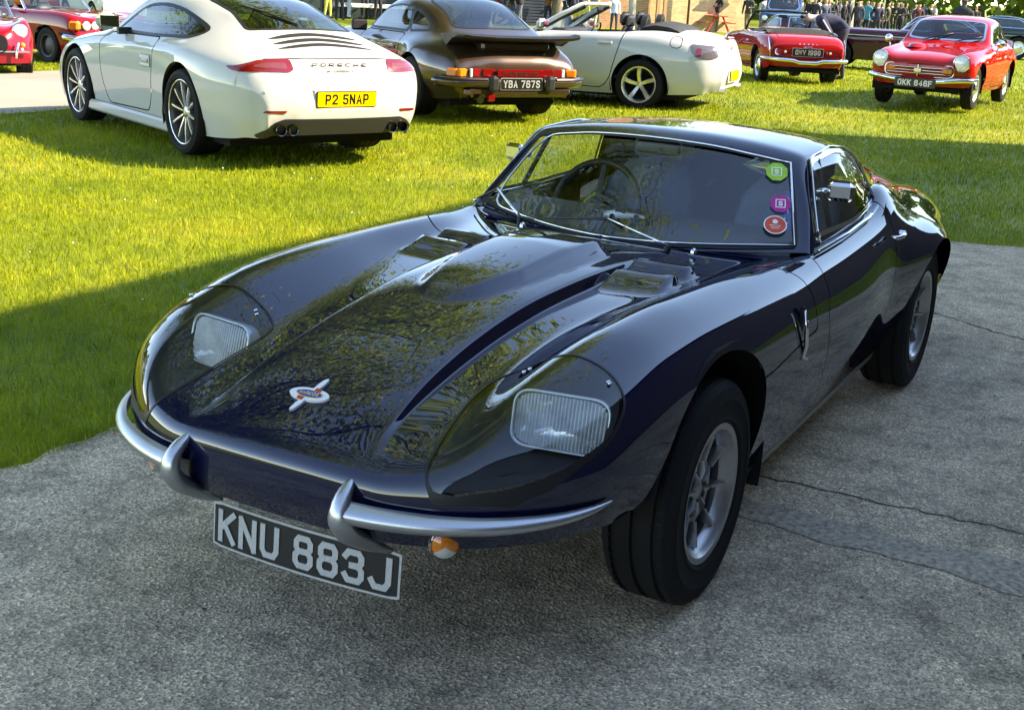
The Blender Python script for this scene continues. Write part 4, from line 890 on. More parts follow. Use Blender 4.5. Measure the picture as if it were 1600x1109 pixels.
    for s in (1, -1):
        se = empty('seat', (-1.55, s*.28, .32), 0, t); M_s = mat('navy_leather', (.09, .11, .16), .5, bump=.08, scale=60)
        bk = [(.10, .14, -.06), (.02, .20, -.1), (-.12, .21, .22), (-.22, .19, .42), (-.27, .13, .50), (-.29, .05, .515)]
        V = []; F = []; k = 14
        for x, hw_, z in bk:
            for j in range(k):
                a = 2*math.pi*j/k; V.append((x+.055*math.sin(a), hw_*math.cos(a), z+.02))
        for i in range(len(bk)-1):
            for j in range(k): F.append((i*k+j, i*k+(j+1) % k, (i+1)*k+(j+1) % k, (i+1)*k+j))
        F.append(tuple(range((len(bk)-1)*k, len(bk)*k))); make('seat_back', V, F, M_s, se, True)
        MB().bbox((.16, 0, -.04), (.46, .42, .12), .04).build('seat_cushion', M_s, se)
        MB().bbox((-.31, 0, .575), (.08, .25, .13), .035).build('headrest', M_s, se)
    for s in (1, -1): MB().bbox((-1.36, s*.60, .54), (.80, .03, .42), .01).build('door_card', M_leather, t)
    MB().bbox((-1.13, 0, .985), (.02, .16, .045), .01).build('rear_view_mirror', M_black, t)
    MB().box((-1.5, 0, .27), (1.0, 1.1, .02)).build('cabin_floor', M_dark, t); MB().box((-1.95, 0, .5), (.05, 1.0, .5), rot=Matrix.Rotation(-.3, 3, 'Y')).build('rear_bulkhead', M_dark, t)
    # belt pad with vertical lettering and window stickers, inside the glass on the passenger side
    def on_screen(y, z, off):
        x = ws.P[int(np.argmin((ws.P[:, 1]-abs(y))**2+(ws.P[:, 2]-z)**2)), 0]; n_ = ws.V[int(np.argmin((ws.P[:, 1]-abs(y))**2+(ws.P[:, 2]-z)**2)), 5:8].copy()
        if y < 0: n_[1] *= -1
        n_ = Vector(n_); r_ = Vector((0, 0, 1)).cross(n_).normalized(); return frame(Vector((x, y, z))+n_*off, r_, n_.cross(r_))
    octo = [(math.cos(math.pi/8+i*math.pi/4), math.sin(math.pi/8+i*math.pi/4)) for i in range(8)]; circ = [(math.cos(i*.2618), math.sin(i*.2618)) for i in range(24)]
    M_wht = mat('sticker_white', (.8, .8, .8), .4)
    for y, z, r, shp, col in ((.425, .955, .036, octo, (.30, .55, .03)), (.468, .866, .034, octo, (.42, .015, .22)), (.478, .808, .034, circ, (.62, .06, .02))):
        Mx = on_screen(y, z, .004); st = MB().prism([(p[0]*r, p[1]*r) for p in shp], -.0005, .0005, Mx).build('sticker', mat('sticker_%d' % int(col[0]*100), col, .4), t)
        if shp is octo:
            q = r*.42; mb = MB()
            for a, b, c, d in ((-q, -q, q, -q), (q, -q, q, q), (q, q, -q, q), (-q, q, -q, -q)):
                mb.box(Mx @ Vector(((a+c)/2, (b+d)/2, .001)), (.001, abs(c-a)+.003 if a != c else .003, abs(d-b)+.003 if b != d else .003), rot=Mx.to_3x3() @ Matrix(((0, 1, 0), (0, 0, 1), (1, 0, 0))))
            mb.build('sticker_frame', M_wht, st); letters('S', .017, .013, .0035, 0, 0, Mx @ Matrix.Translation((0, 0, .0006)), .0004).build('letter', M_wht, st)
        else:
            ring_ = MB()
            for i in range(24):
                a, b = circ[i], circ[(i+1) % 24]; ring_.add([Mx @ Vector((p[0]*r*k, p[1]*r*k, .0008)) for p, k in ((a, 1.06), (b, 1.06), (b, .96), (a, .96))], [(0, 1, 2, 3)])
            for k, zz in enumerate((-.002, -.008, -.014)): ring_.add([Mx @ Vector((x, zz+dz, .0008)) for x, dz in ((-.018+.003*k, 0), (.018-.003*k, 0), (.018-.003*k, .0014), (-.018+.003*k, .0014))], [(0, 1, 2, 3)])
            ring_.add([Mx @ Vector((x, y_, .0008)) for x, y_ in ((-.009, .008), (.0, .004), (.009, .009), (.006, .018), (-.002, .022), (-.008, .017))], [(0, 1, 2, 3, 4, 5)])
            ring_.build('sticker_print', M_wht, st)
    bp_ = MB().bbox((-1.50, .36, .72), (.03, .05, .26), .01, rot=Matrix.Rotation(-.25, 3, 'Y')).build('belt_pad', mat('belt_blue', (.01, .05, .35), .6), t)
    for k, ch in enumerate('WILLAN'): letters(ch, .02, .016, .003, 0, 0, frame((-1.47-.012*k*0+.0-.0085*(2.5-k)*.9, .36, .81-.035*k), (0, 1, 0), (-.25, 0, 1)), .001).build('letter', M_wht, bp_)
    # ---------------- wheels
    def cw(e):
        tyre('tyre', .291, .182, .178, e, 3); rim_barrel(e, .178, .175, M_alloy); MB().lathe([(.146, -.05), (.140, -.02), (.134, .02), (.140, .05)], 40).build('rim_barrel', mat('dark_alloy', (.07, .07, .075), .4, metal=.7), e, True)
        MB().lathe([(.0, .056), (.022, .052), (.030, .046), (.034, .0)], 20).build('hub_cap', M_alloy, e, True, 40)
        MB().lathe([(.072, .044), (.080, .048), (.086, .042), (.080, .02), (.072, .02)], 32, close=True).build('hub_ring', M_alloy, e, True, 40)
        spokes(e, 8, .006, .03, .078, .010, .010, M_alloy, (.046, .044), .02, 'web')
        spokes(e, 8, .0, .08, .145, .010, .014, M_alloy, (.044, .056), .03)
    for x, y, s in ((0, .605, 1), (0, -.605, -1), (-2.27, .625, 1), (-2.27, -.625, -1)):
        place_wheel(t, x, y, .291, s, cw)
    return t
build_coupe()
# the little toy car on the dashboard
def build_toy():
    t = tag(empty('toy_car', (-.965, -.035, .7625), R_(118)), 'tiny white toy car standing on the dashboard behind the windscreen', 'toy car')
    L = [(.055, .008, .010), (.05, .011, .013), (.02, .0155, .014), (.005, .017, .023), (-.02, .024, .023), (-.04, .018, .022), (-.055, .016, .018)]
    V = []; F = []
    for x, z, w in L:
        for y, zz in ((-1, .004), (-1, z*.65), (-.7, z), (.7, z), (1, z*.65), (1, .004)): V.append((x, y*w, zz))
    for i in range(len(L)-1):
        for j in range(6): F.append((i*6+j, i*6+(j+1) % 6, i*6+6+(j+1) % 6, i*6+6+j))
    F += [(0, 1, 2, 3, 4, 5), tuple(range(len(V)-1, len(V)-7, -1))]
    make('body', V, F, M_white, t, True)
    MB().box((-.012, 0, .021), (.028, .036, .006)).build('window', M_dark, t)
    t.scale = (1.2, 1.2, 1.2)
    for x in (.032, -.034):
        for y in (.0205, -.0205): MB().lathe([(0, .003), (.008, .003), (.008, -.003), (0, -.003)], 14, 'y', (x, y, .008)).build('wheel', M_tyre, t)
build_toy()
# ------------------------------------------------------------------ the other parked cars (local frame: x forward, y left, origin under the rear axle)
def car_root(name, label, cat, x, y, a, dz=0, group=None):
    return tag(empty(name, (x, y, gz(x, y)+dz), a), label, cat, group)
def rows(x, *q): return [(x, y, z) for y, z in q]
def wells(t, cx, r, yi, yo, cz=.33, zc=9):
    for s in (1, -1):
        n = 16; A = [-.3+(math.pi+.6)*i/n for i in range(n+1)]; V = []
        for a in A:
            for yy in (yi, yo): V.append((cx+r*math.cos(a), s*yy, min(zc, cz+r*math.sin(a))))
        mb = MB().add(V, [(2*i, 2*i+1, 2*i+3, 2*i+2) for i in range(n)]); mb.add([V[2*i] for i in range(n+1)], [tuple(range(n+1))]); mb.build('wheel_well', M_dark, t)
def shell(t, net, m, arches, sub=8, lsub=7, side_glass=(), plan_glass=(), doors=(), opening=None, flaps=(), m_glass=None, frame_m=None, smooth=3, body='body', m_gl_side=None, lids=()):
    hull = loft(net, sub, lsub, smooth); out = {'hull': hull}
    for cx, cz, r, ymin in arches:
        a = np.linspace(-.25, math.pi+.25, 40); _, hull = hull.cut(inside_xz([(cx+r*math.cos(q), cz+r*math.sin(q)) for q in a]+[(cx-r*.9, -.2), (cx+r*.9, -.2)], ymin=ymin))
    glassm = m_glass or M_glass; fm = frame_m or M_black; out['glass'] = []
    for poly in side_glass:
        g, f, hull = hull.gap(inside_xz(rnd_poly(poly, .04), ymin=.3), .012)
        for s in (1, -1):
            q = (lambda a: a) if s > 0 else (lambda a: a.mirror()); o = q(g).build('side_window', glassm, t); q(f).moved(.003).build('window_frame', fm, o); out['glass'].append(o)
    for nm, poly, zmin in plan_glass:
        g, f, hull = hull.gap(inside_xy(poly, zmin), .014); o = g.both().build(nm, glassm, t); f.both().moved(.003).build('window_frame', fm, o); out[nm] = o
    if opening is not None: _, f, hull = hull.gap(inside_xy(opening, .3), .012); f.both().moved(.004).build('cockpit_trim', M_black, t)
    for poly in doors:
        d, sm, hull = hull.gap(inside_xz(rnd_poly(poly, .06), ymin=.4), .006)
        for s in (1, -1):
            q = (lambda a: a) if s > 0 else (lambda a: a.mirror()); o = q(d).build('door', m, t); q(sm).moved(-.006).build('door_seam', M_seam, o)
    for nm, poly, zmin in lids:
        d, sm, hull = hull.gap(inside_xy(rnd_poly(poly, .05), zmin), .005); o = d.both().build(nm, m, t); sm.both().moved(-.006).build('lid_seam', M_seam, o); out[nm] = d
    for poly, side in flaps:
        d, sm, hull = hull.gap(inside_xz(rnd_poly(poly, .05), ymin=.4), .004)
        if side: d.build('fuel_flap', m, t); sm.moved(-.004).build('flap_seam', M_seam, t)
    hull.both().build(body, m, t); out['rest'] = hull
    return out
def lamp_round(t, x, y, z, r, yaw=0, name='headlamp', rim=M_chrome, pitch=0):
    L = empty(name, (x, y, z), yaw, t); L.rotation_euler = (0, pitch, yaw)
    MB().lathe([(r*1.0, -.05), (r*1.12, -.01), (r*1.13, .012), (r*1.02, .022), (r*.95, .014)], 28, 'x').build('bezel', rim, L, True, 40)
    MB().lathe([(0, -.045), (r*.4, -.04), (r*.75, -.02), (r*.96, .01)], 24, 'x').build('reflector', M_refl, L, True)
    MB().lathe([(r*.97, .012), (r*.75, .026), (r*.4, .036), (0, .04)], 24, 'x').build('lens', M_flute, L, True)
    return L
def uk_plate(t, o, right, up, txt, w=.52, h=.111, yellow=False, lh=.079, lw=.05, ls=.014, gap=.011, sp=.033, name='number_plate', border=False):
    M = frame(o, right, up); p = empty(name, (0, 0, 0), 0, t)
    q = lambda a, b: rnd_poly([(-a, -b), (a, -b), (a, b), (-a, b)], .012, 3)
    MB().prism(q(w/2+.006, h/2+.006), -.012, -.002, M).build('plate_surround', M_black if not border else M_plsil, p)
    MB().prism(q(w/2, h/2), -.006, .001, M).build('plate_face', M_ply if yellow else M_plk, p)
    letters(txt, lh, lw, ls, gap, sp, M @ Matrix.Translation((0, 0, .001)), .0015).build('letter', M_plk if yellow else M_plsil, p)
    return p
def bucket_seat(t, x, y, z, m, h=.62, w=.22, rest=True, lean=.22):
    se = empty('seat', (x, y, z), 0, t); V = []; F = []; k = 12; L = [(0, w*.9, 0), (-.03, w, .1), (-lean*.5, w, h*.5), (-lean*.85, w*.88, h*.85), (-lean, w*.6, h)]
    for a, hw, zz in L:
        for j in range(k): q = 2*math.pi*j/k; V.append((a+.06*math.sin(q), hw*math.cos(q), zz))
    F = [(i*k+j, i*k+(j+1) % k, (i+1)*k+(j+1) % k, (i+1)*k+j) for i in range(len(L)-1) for j in range(k)]+[tuple(range((len(L)-1)*k, len(L)*k))]
    make('seat_back', V, F, m, se, True); MB().bbox((.22, 0, .02), (.48, w*1.9, .14), .04).build('seat_cushion', m, se)
    if rest: MB().bbox((-lean-.02, 0, h+.06), (.08, w*1.15, .16), .035).build('headrest', m, se)
    return se
def steer(t, x, y, z, r=.18):
    sw = empty('steering_wheel', (x, y, z), 0, t); sw.rotation_euler = (0, R_(-25), 0)
    MB().lathe([(r+.012*math.cos(a), .012*math.sin(a)) for a in np.linspace(0, 2*math.pi, 8, endpoint=False)], 28, 'x', close=True).build('wheel_ring', M_leather, sw, True)
    MB().box((0, 0, 0), (.01, 2*r, .03)).box((0, 0, -r/2), (.01, .03, r)).build('wheel_spoke', M_black, sw); return sw
def tube(name, P, r, m, t, n=8, flat=None): return MB().tube(P, r, n, flat=flat).build(name, m, t, True, 50)

# ---- white modern rear-engined coupe
def car_white_coupe():
    m = paint('white_paint', (.44, .45, .43), .02, .4, .9, 1.5); t = car_root('parked_coupe', 'white modern coupe on the grass seen from behind, yellow rear plate', 'car', -5.70, -5.40, 4.315, .0, 'cars parked on the lawn')
    net = [
     [(3.0, .80, .2), (3.08, .77, .2), (3.16, .70, .2), (3.24, .6, .2), (3.3, .45, .2), (3.33, .3, .2), (3.34, .2, .2), (3.35, .1, .2), (3.36, 0, .2)],
     [(2.95, .83, .2), (3.02, .84, .35), (3.08, .80, .45), (3.18, .68, .5), (3.27, .5, .5), (3.33, .33, .5), (3.35, .22, .5), (3.36, .1, .5), (3.36, 0, .5)],
     [(2.88, .85, .2), (2.9, .87, .38), (2.92, .87, .52), (2.95, .80, .64), (2.98, .66, .70), (3.06, .5, .62), (3.1, .35, .6), (3.13, .18, .6), (3.13, 0, .6)],
     rows(2.75, (.86, .2), (.885, .38), (.89, .55), (.85, .70), (.68, .78), (.5, .72), (.35, .71), (.18, .72), (0, .72)),
     rows(2.42, (.86, .2), (.885, .4), (.895, .58), (.865, .745), (.69, .83), (.52, .79), (.35, .79), (.18, .80), (0, .80)),
     rows(2.05, (.83, .18), (.86, .4), (.88, .58), (.865, .765), (.75, .86), (.62, .88), (.42, .89), (.2, .90), (0, .90)),
     rows(1.72, (.82, .18), (.85, .4), (.875, .58), (.87, .77), (.775, .875), (.66, .99), (.47, 1.04), (.24, 1.07), (0, 1.08)),
     rows(1.3, (.82, .18), (.85, .4), (.87, .58), (.87, .78), (.785, .885), (.60, 1.18), (.48, 1.235), (.25, 1.265), (0, 1.272)),
     rows(.85, (.82, .18), (.855, .4), (.875, .58), (.875, .79), (.785, .90), (.585, 1.20), (.47, 1.262), (.25, 1.29), (0, 1.297)),
     rows(.4, (.84, .18), (.88, .4), (.895, .6), (.89, .80), (.76, .93), (.56, 1.17), (.45, 1.225), (.24, 1.255), (0, 1.262)),
     rows(0, (.86, .2), (.905, .42), (.92, .62), (.905, .81), (.73, .945), (.52, 1.08), (.43, 1.135), (.23, 1.165), (0, 1.175)),
     rows(-.4, (.85, .2), (.895, .42), (.915, .62), (.89, .79), (.71, .915), (.54, .98), (.43, 1.01), (.22, 1.03), (0, 1.037)),
     rows(-.72, (.78, .22), (.845, .42), (.865, .62), (.83, .77), (.69, .865), (.54, .90), (.41, .915), (.2, .925), (0, .93)),
     [(-.85, .72, .24), (-.91, .77, .42), (-.92, .78, .6), (-.91, .76, .74), (-.93, .63, .825), (-.95, .50, .84), (-.97, .37, .845), (-.98, .18, .85), (-.985, 0, .85)],
     [(-.92, .67, .24), (-.99, .70, .42), (-1.0, .70, .58), (-1.0, .67, .68), (-1.01, .56, .745), (-1.025, .45, .75), (-1.035, .33, .75), (-1.04, .16, .75), (-1.04, 0, .75)],
     [(-.97, .64, .25), (-1.04, .65, .36), (-1.06, .63, .44), (-1.07, .58, .48), (-1.085, .49, .49), (-1.1, .39, .49), (-1.105, .29, .49), (-1.11, .14, .49), (-1.11, 0, .49)],
     [(-.96, .62, .25), (-.98, .61, .26), (-1.0, .58, .27), (-1.02, .52, .27), (-1.03, .44, .27), (-1.04, .36, .27), (-1.04, .26, .27), (-1.04, .13, .27), (-1.04, 0, .27)]]
    rw = [(.42, -.1), (.42, .30), (.38, .45), (.0, .42), (-.36, .47), (-.40, .30), (-.41, -.1)]
    wsc = [(1.98, -.1), (1.95, .3), (1.78, .60), (1.32, .48), (1.36, .2), (1.37, -.1)]
    r = shell(t, net, m, [(2.45, .34, .385, .5), (0, .345, .40, .5)], [4, 4, 5, 8, 8, 7, 8, 8, 8, 10, 10, 9, 8, 5, 6, 5], [6, 6, 7, 7, 8, 8, 7, 7],
       side_glass=[[(1.62, .905, .02), (1.2, 1.135, .12), (.85, 1.165, .2), (.45, 1.125, .2), (-.08, .985, .10), (.1, .93, .05), (.85, .905, .1)]],
       plan_glass=[('rear_window', rnd_poly(rw, .05), .9), ('windscreen', rnd_poly(wsc, .04), .88)],
       doors=[[(1.82, .82), (1.80, .40), (1.72, .25), (.78, .27), (.66, .42), (.56, .84), (.6, .90, .01), (1.7, .88, .01)]], m_glass=glass('coupe_glass', (.42, .5, .5), 1.5, 0, 1.3))
    wells(t, 2.45, .40, .5, .85); wells(t, 0, .41, .5, .88)
    MB().box((1.2, 0, .17), (3.6, 1.5, .06)).build('underside', M_dark, t)
    hull = r['hull']
    def rear_x(y, z):
        P = hull.P; k = np.where(P[:, 0] < -.3)[0]; d = (P[k, 1]-abs(y))**2+(P[k, 2]-z)**2; return P[k[int(np.argmin(d))], 0]
    # rear lamps wrapping the corners
    lp = [(.43, .838), (.66, .825), (.80, .775), (.855, .765), (.80, .735), (.66, .745), (.46, .742), (.42, .76)]
    lamp = hull.cut(inside_yz(rnd_poly(lp, .015), x1=-.45))[0]
    for s in (1, -1):
        q = lamp if s > 0 else lamp.mirror(); o = q.moved(.006).build('tail_lamp', M_red, t)
        inner = hull.cut(inside_yz(rnd_poly([(.47, .812), (.64, .805), (.74, .775), (.64, .77), (.47, .765)], .01), x1=-.45))[0]; inner = inner if s > 0 else inner.mirror()
        inner.moved(.008).build('lamp_lens', mat('pale_lamp_lens', (.16, .03, .03), .15, coat=1), o)
        rf = hull.overlay(inside_yz(rnd_poly([(.50, .462), (.66, .462), (.68, .445), (.52, .440)], .008), x1=-.6), 3); (rf if s > 0 else rf.mirror()).moved(.005).build('rear_reflector', M_red, t)
        for k, yy in enumerate((.55, .45)):
            e = empty('exhaust_tip', (-1.02, s*yy, .315), 0, t)
            MB().lathe([(.042, .08), (.046, -.055), (.044, -.06), (.038, -.055), (.038, .05)], 20, 'x').build('pipe', mat('dark_chrome', (.09, .09, .095), .2, metal=1), e, True, 40)
            MB().lathe([(0, .02), (.038, .02)], 20, 'x').build('pipe_bore', M_dark, e)
    for y in (-.66, -.22, .22, .66): MB().lathe([(0, -.003), (.010, -.002), (.012, .002)], 12, 'x', (rear_x(y, .60), y, .60)).build('parking_sensor', mat('sensor_grey', (.5, .5, .48), .4), t)
    # lid line, grille louvres
    hull.overlay(inside_yz([(-.1, .8495), (.3, .849), (.62, .836), (.62, .829), (.3, .842), (-.1, .8425)], x1=-.8), 3).both().moved(.002).build('lid_line', M_seam, t)
    for xx, hw in ((-.485, .41), (-.585, .425), (-.685, .435)):
        arc = [(xx-.10*(y/.45)**2, y) for y in np.linspace(-.05, hw, 12)]; wd = [.060*(1-(max(0, y)/hw)**5) for y in np.linspace(-.05, hw, 12)]
        hull.overlay(inside_xy(arc+[(p[0]-w_, p[1]) for p, w_ in zip(arc[::-1], wd[::-1])], .8), 2).both().moved(.003).build('grille_slot', M_seam, t)
    # black diffuser
    dp = hull.cut(inside_yz(rnd_poly([(-.1, .395), (.52, .40), (.60, .37), (.72, .245), (-.1, .22)], .02), x1=-.7))[0]; dp.both().moved(.006).build('diffuser', M_blackpl, t)
    # lettering and plate
    rx = rear_x(0, .79)
    letters('PORSCHE', .030, .045, .006, .028, .02, frame((rx-.004, .02, .80), (0, -1, 0), (-.10, 0, 1)), .002).build('letter', mat('black_letter', (.02, .02, .02), .3), t)
    letters('911 CARRERA S', .022, .015, .003, .006, .02, frame((rear_x(0, .755)-.004, .02, .757), (0, -1, 0), (-.10, 0, 1)), .002, .15).build('letter', mat('black_letter', (.02, .02, .02), .3), t)
    MB().bbox((-1.085, 0, .545), (.03, .58, .16), .012).build('plate_recess', m, t)
    uk_plate(t, (-1.112, 0, .545), (0, -1, 0), (-.06, 0, 1), 'P2 5NAP', yellow=True)
    for s in (1, -1):
        h = empty('door_handle', (.72, s*.893, .70), 0, t); MB().bbox((.0, 0, 0), (.20, .016, .10), .03).build('handle_bowl', mat('white_shade', (.5, .5, .48), .4), h); MB().bbox((0, s*.014, .0), (.18, .022, .032), .008).build('grip', m, h)
        mr = empty('door_mirror', (1.36, s*.87, .955), 0, t); MB().bbox((0, s*.09, .03), (.10, .21, .14), .045).build('mirror_case', m, mr); MB().bbox((-.052, s*.09, .03), (.008, .17, .10), .003).build('mirror_glass', mat('mirror_silver', (.8, .82, .84), .03, metal=1), mr)
        MB().box((.0, -s*.06, -.05), (.05, .12, .06)).build('mirror_arm', M_black, mr)
        MB().bbox((1.2, s*.845, .19), (2.0, .05, .10), .02).build('side_skirt', m, t)
        bucket_seat(t, .95, s*.36, .42, M_leather, .6, .24); bucket_seat(t, .35, s*.33, .45, M_leather, .42, .2, False)
    tube('rear_wiper', [(-.34, .02, 1.065), (-.12, .18, 1.145), (.1, .30, 1.19)], .008, M_black, t, 6)
    steer(t, 1.45, -.36, .85)
    def w(R, wd):
        def fn(e):
            tyre('tyre', R, wd, .258, e, 4); rim_barrel(e, .258, wd*.92, mat('dark_alloy', (.05, .05, .052), .4, metal=.6), back=M_dark); MB().lathe([(.244, wd*.41), (.250, wd*.455), (.263, wd*.462), (.262, wd*.40)], 48).build('rim_lip', M_alloyb, e, True); dark_barrel(e, .258, wd)
            spokes(e, 10, .004, .05, .243, .020, .026, M_alloyb, (wd*.30, wd*.36), .03)
            MB().lathe([(0, wd*.36), (.035, wd*.35), (.06, wd*.30), (.06, wd*.1)], 24).build('hub', M_alloy, e, True, 40); MB().lathe([(0, wd*.365), (.02, wd*.36)], 16).build('hub_badge', M_gold, e)
        return fn
    for x, y, s, R, wd in ((2.45, .77, 1, .34, .23), (2.45, -.77, -1, .34, .23), (0, .755, 1, .345, .29), (0, -.755, -1, .345, .29)): place_wheel(t, x, y, R, s, w(R, wd))
car_white_coupe()

# ---- brown coupe with the big tail spoiler
def car_brown():
    m = paint('brown_metallic', (.050, .027, .015), .35, .3, 1, 1.55, .4); t = car_root('parked_coupe', 'dark brown classic coupe with a wide flat tail spoiler and black plate', 'car', -9.72, -5.86, 4.17, .0, 'cars parked on the lawn')
    net = [
     [(2.95, .70, .2), (3.0, .68, .2), (3.05, .62, .2), (3.1, .55, .2), (3.14, .42, .2), (3.17, .3, .2), (3.18, .2, .2), (3.19, .1, .2), (3.19, 0, .2)],
     [(2.9, .72, .2), (2.95, .75, .34), (3.0, .72, .45), (3.05, .64, .5), (3.1, .5, .52), (3.14, .35, .5), (3.16, .22, .5), (3.17, .1, .5), (3.17, 0, .5)],
     [(2.8, .73, .2), (2.82, .78, .36), (2.84, .78, .5), (2.85, .74, .62), (2.88, .63, .74), (2.92, .47, .64), (2.95, .33, .62), (2.97, .17, .62), (2.97, 0, .62)],
     rows(2.55, (.74, .2), (.79, .38), (.80, .52), (.77, .68), (.63, .82), (.48, .74), (.33, .73), (.17, .73), (0, .73)),
     rows(2.2, (.74, .2), (.80, .38), (.82, .55), (.79, .71), (.64, .85), (.5, .80), (.35, .80), (.17, .81), (0, .81)),
     rows(1.66, (.72, .18), (.77, .38), (.785, .56), (.775, .74), (.70, .835), (.60, .87), (.42, .89), (.2, .90), (0, .905)),
     rows(1.42, (.72, .18), (.77, .38), (.785, .56), (.775, .745), (.70, .845), (.62, .98), (.45, 1.03), (.22, 1.06), (0, 1.07)),
     rows(1.1, (.72, .18), (.77, .38), (.79, .56), (.78, .75), (.705, .85), (.575, 1.16), (.46, 1.22), (.23, 1.255), (0, 1.262)),
     rows(.7, (.72, .18), (.775, .38), (.795, .57), (.785, .76), (.705, .855), (.57, 1.205), (.46, 1.265), (.23, 1.298), (0, 1.305)),
     rows(.35, (.74, .18), (.79, .38), (.815, .58), (.80, .77), (.70, .87), (.545, 1.165), (.44, 1.225), (.22, 1.258), (0, 1.265)),
     rows(0, (.76, .2), (.86, .40), (.89, .60), (.84, .765), (.69, .885), (.53, 1.07), (.43, 1.12), (.22, 1.15), (0, 1.158)),
     rows(-.35, (.75, .22), (.855, .40), (.88, .58), (.81, .75), (.66, .865), (.53, .935), (.42, .955), (.21, .975), (0, .98)),
     rows(-.65, (.70, .24), (.79, .40), (.815, .55), (.75, .71), (.62, .795), (.5, .825), (.38, .84), (.2, .855), (0, .86)),
     [(-.78, .66, .26), (-.85, .72, .4), (-.87, .75, .5), (-.87, .72, .60), (-.87, .61, .65), (-.88, .49, .665), (-.89, .37, .675), (-.9, .18, .68), (-.9, 0, .68)],
     [(-.82, .63, .26), (-.88, .66, .36), (-.9, .68, .44), (-.91, .64, .5), (-.91, .54, .52), (-.92, .43, .52), (-.92, .32, .52), (-.93, .16, .52), (-.93, 0, .52)],
     [(-.8, .62, .27), (-.86, .62, .28), (-.88, .6, .28), (-.89, .55, .28), (-.9, .48, .28), (-.9, .4, .28), (-.9, .3, .28), (-.9, .15, .28), (-.9, 0, .28)]]
    rw = [(.42, -.1), (.41, .28), (.36, .45), (.0, .44), (-.30, .48), (-.36, .30), (-.38, -.1)]; wsc = [(1.62, -.1), (1.58, .3), (1.46, .54), (1.12, .46), (1.15, .2), (1.16, -.1)]
    r = shell(t, net, m, [(2.272, .31, .35, .5), (0, .32, .365, .5)], [4, 4, 5, 6, 8, 7, 6, 7, 8, 9, 9, 8, 6, 5, 5], [6, 6, 7, 7, 8, 8, 7, 7],
       side_glass=[[(1.50, .885, .02), (1.18, 1.12, .06), (.80, 1.165, .1), (.50, 1.15, .03), (.42, .89, .03)], [(.38, .895, .03), (.45, 1.13, .04), (.28, 1.10, .1), (-.04, .97, .06), (-.08, .92, .05)]],
       plan_glass=[('rear_window', rnd_poly(rw, .06), .85), ('windscreen', rnd_poly(wsc, .04), .86)],
       doors=[[(1.60, .82), (1.60, .40), (1.52, .26), (.62, .26), (.50, .45), (.42, .80), (.45, .865, .01), (1.5, .86, .01)]], m_glass=glass('brown_car_glass', (.5, .58, .6), 1.5, 0, 1.4))
    wells(t, 2.272, .37, .45, .76); wells(t, 0, .38, .45, .85); MB().box((1.1, 0, .2), (3.4, 1.3, .06)).build('underside', M_dark, t)
    # chrome rim round the rear window
    hull = r['hull']; rp = rnd_poly(rw, .06); q = [p for p in rp if p[1] >= 0]
    # whale tail
    sec = [(-.42, .90, .0), (-.62, .915, .02), (-.82, .905, .035), (-.99, .925, .05), (-1.015, .905, .05), (-.99, .875, .045), (-.80, .855, .03), (-.55, .80, .0)]
    V = []; F = []; n = len(sec); ysn = [-.72, -.70, -.62, -.3, 0, .3, .62, .70, .72]
    for i, y in enumerate(ysn):
        k = abs(y)/.72; edge = 1 if abs(y) < .71 else .55; wid = min(1, .72+.0*k)
        for (x, z, lift) in sec:
            xx = x if abs(y) < .62 else -.70+(x+.70)*edge; zz = z+.03*max(0, k-.75)*4*(1 if x < -.7 else .3); V.append((xx, y, zz))
    for i in range(len(ysn)-1):
        for j in range(n): F.append((i*n+j, i*n+(j+1) % n, (i+1)*n+(j+1) % n, (i+1)*n+j))
    F += [tuple(range(n-1, -1, -1)), tuple(range((len(ysn)-1)*n, len(ysn)*n))]
    o = make('tail_spoiler', V, F, M_blackpl, t, True); sharp_by_angle(o.data, 50)
    MB().bbox((-.68, 0, .81), (.36, .84, .10), .03).build('spoiler_base', m, t)
    # light strip
    for s in (1, -1):
        MB().bbox((-.90, s*.36, .535), (.05, .16, .085), .008, rz=s*.02).build('reflector', M_red, t)
        L = empty('tail_lamp', (-.89, s*.58, .535), s*.12, t)
        MB().bbox((-.01, -s*.09, 0), (.055, .12, .088), .008).build('lamp_lens', mat('deep_red_lens', (.22, .006, .01), .15, coat=1), L)
        MB().bbox((-.005, -s*.012, 0), (.055, .036, .088), .006).build('reverse_lens', mat('clear_plastic', (.55, .55, .52), .2, coat=.5), L)
        MB().bbox((.01, s*.075, 0), (.055, .14, .088), .012, rz=s*.25).build('indicator_lens', M_amber, L); MB().bbox((.07, s*.165, 0), (.13, .05, .088), .014, rz=s*.45).build('side_lens', M_amber, L)
        # bumper half and its rubber guard
        tube('bumper', [(-.66, s*.865, .44), (-.80, s*.84, .44), (-.90, s*.76, .44), (-.955, s*.62, .44), (-.975, s*.42, .44), (-.98, s*.27, .44)], [.05, .055, .055, .055, .055, .055], m, t, 10)
        tube('bumper_strip', [(-.72, s*.90, .475), (-.84, s*.87, .475), (-.95, s*.77, .475), (-1.0, s*.62, .475), (-1.02, s*.42, .475)], .016, M_black, t, 6)
        MB().bbox((-1.0, s*.345, .43), (.12, .11, .17), .03).build('bumper_guard', M_blackpl, t)
        MB().bbox((-.71, s*.875, .44), (.08, .04, .12), .015).build('bumper_bellows', M_black, t)
        bucket_seat(t, .85, s*.34, .42, mat('tan_cloth', (.20, .17, .14), .8), .62, .22)
    MB().bbox((-.945, 0, .535), (.03, .56, .085), .01).build('reflector', M_red, t)
    letters('PORSCHE', .034, .05, .007, .014, .02, frame((-.962, 0, .535), (0, -1, 0), (0, 0, 1)), .002).build('letter', mat('black_letter', (.02, .02, .02), .3), t)
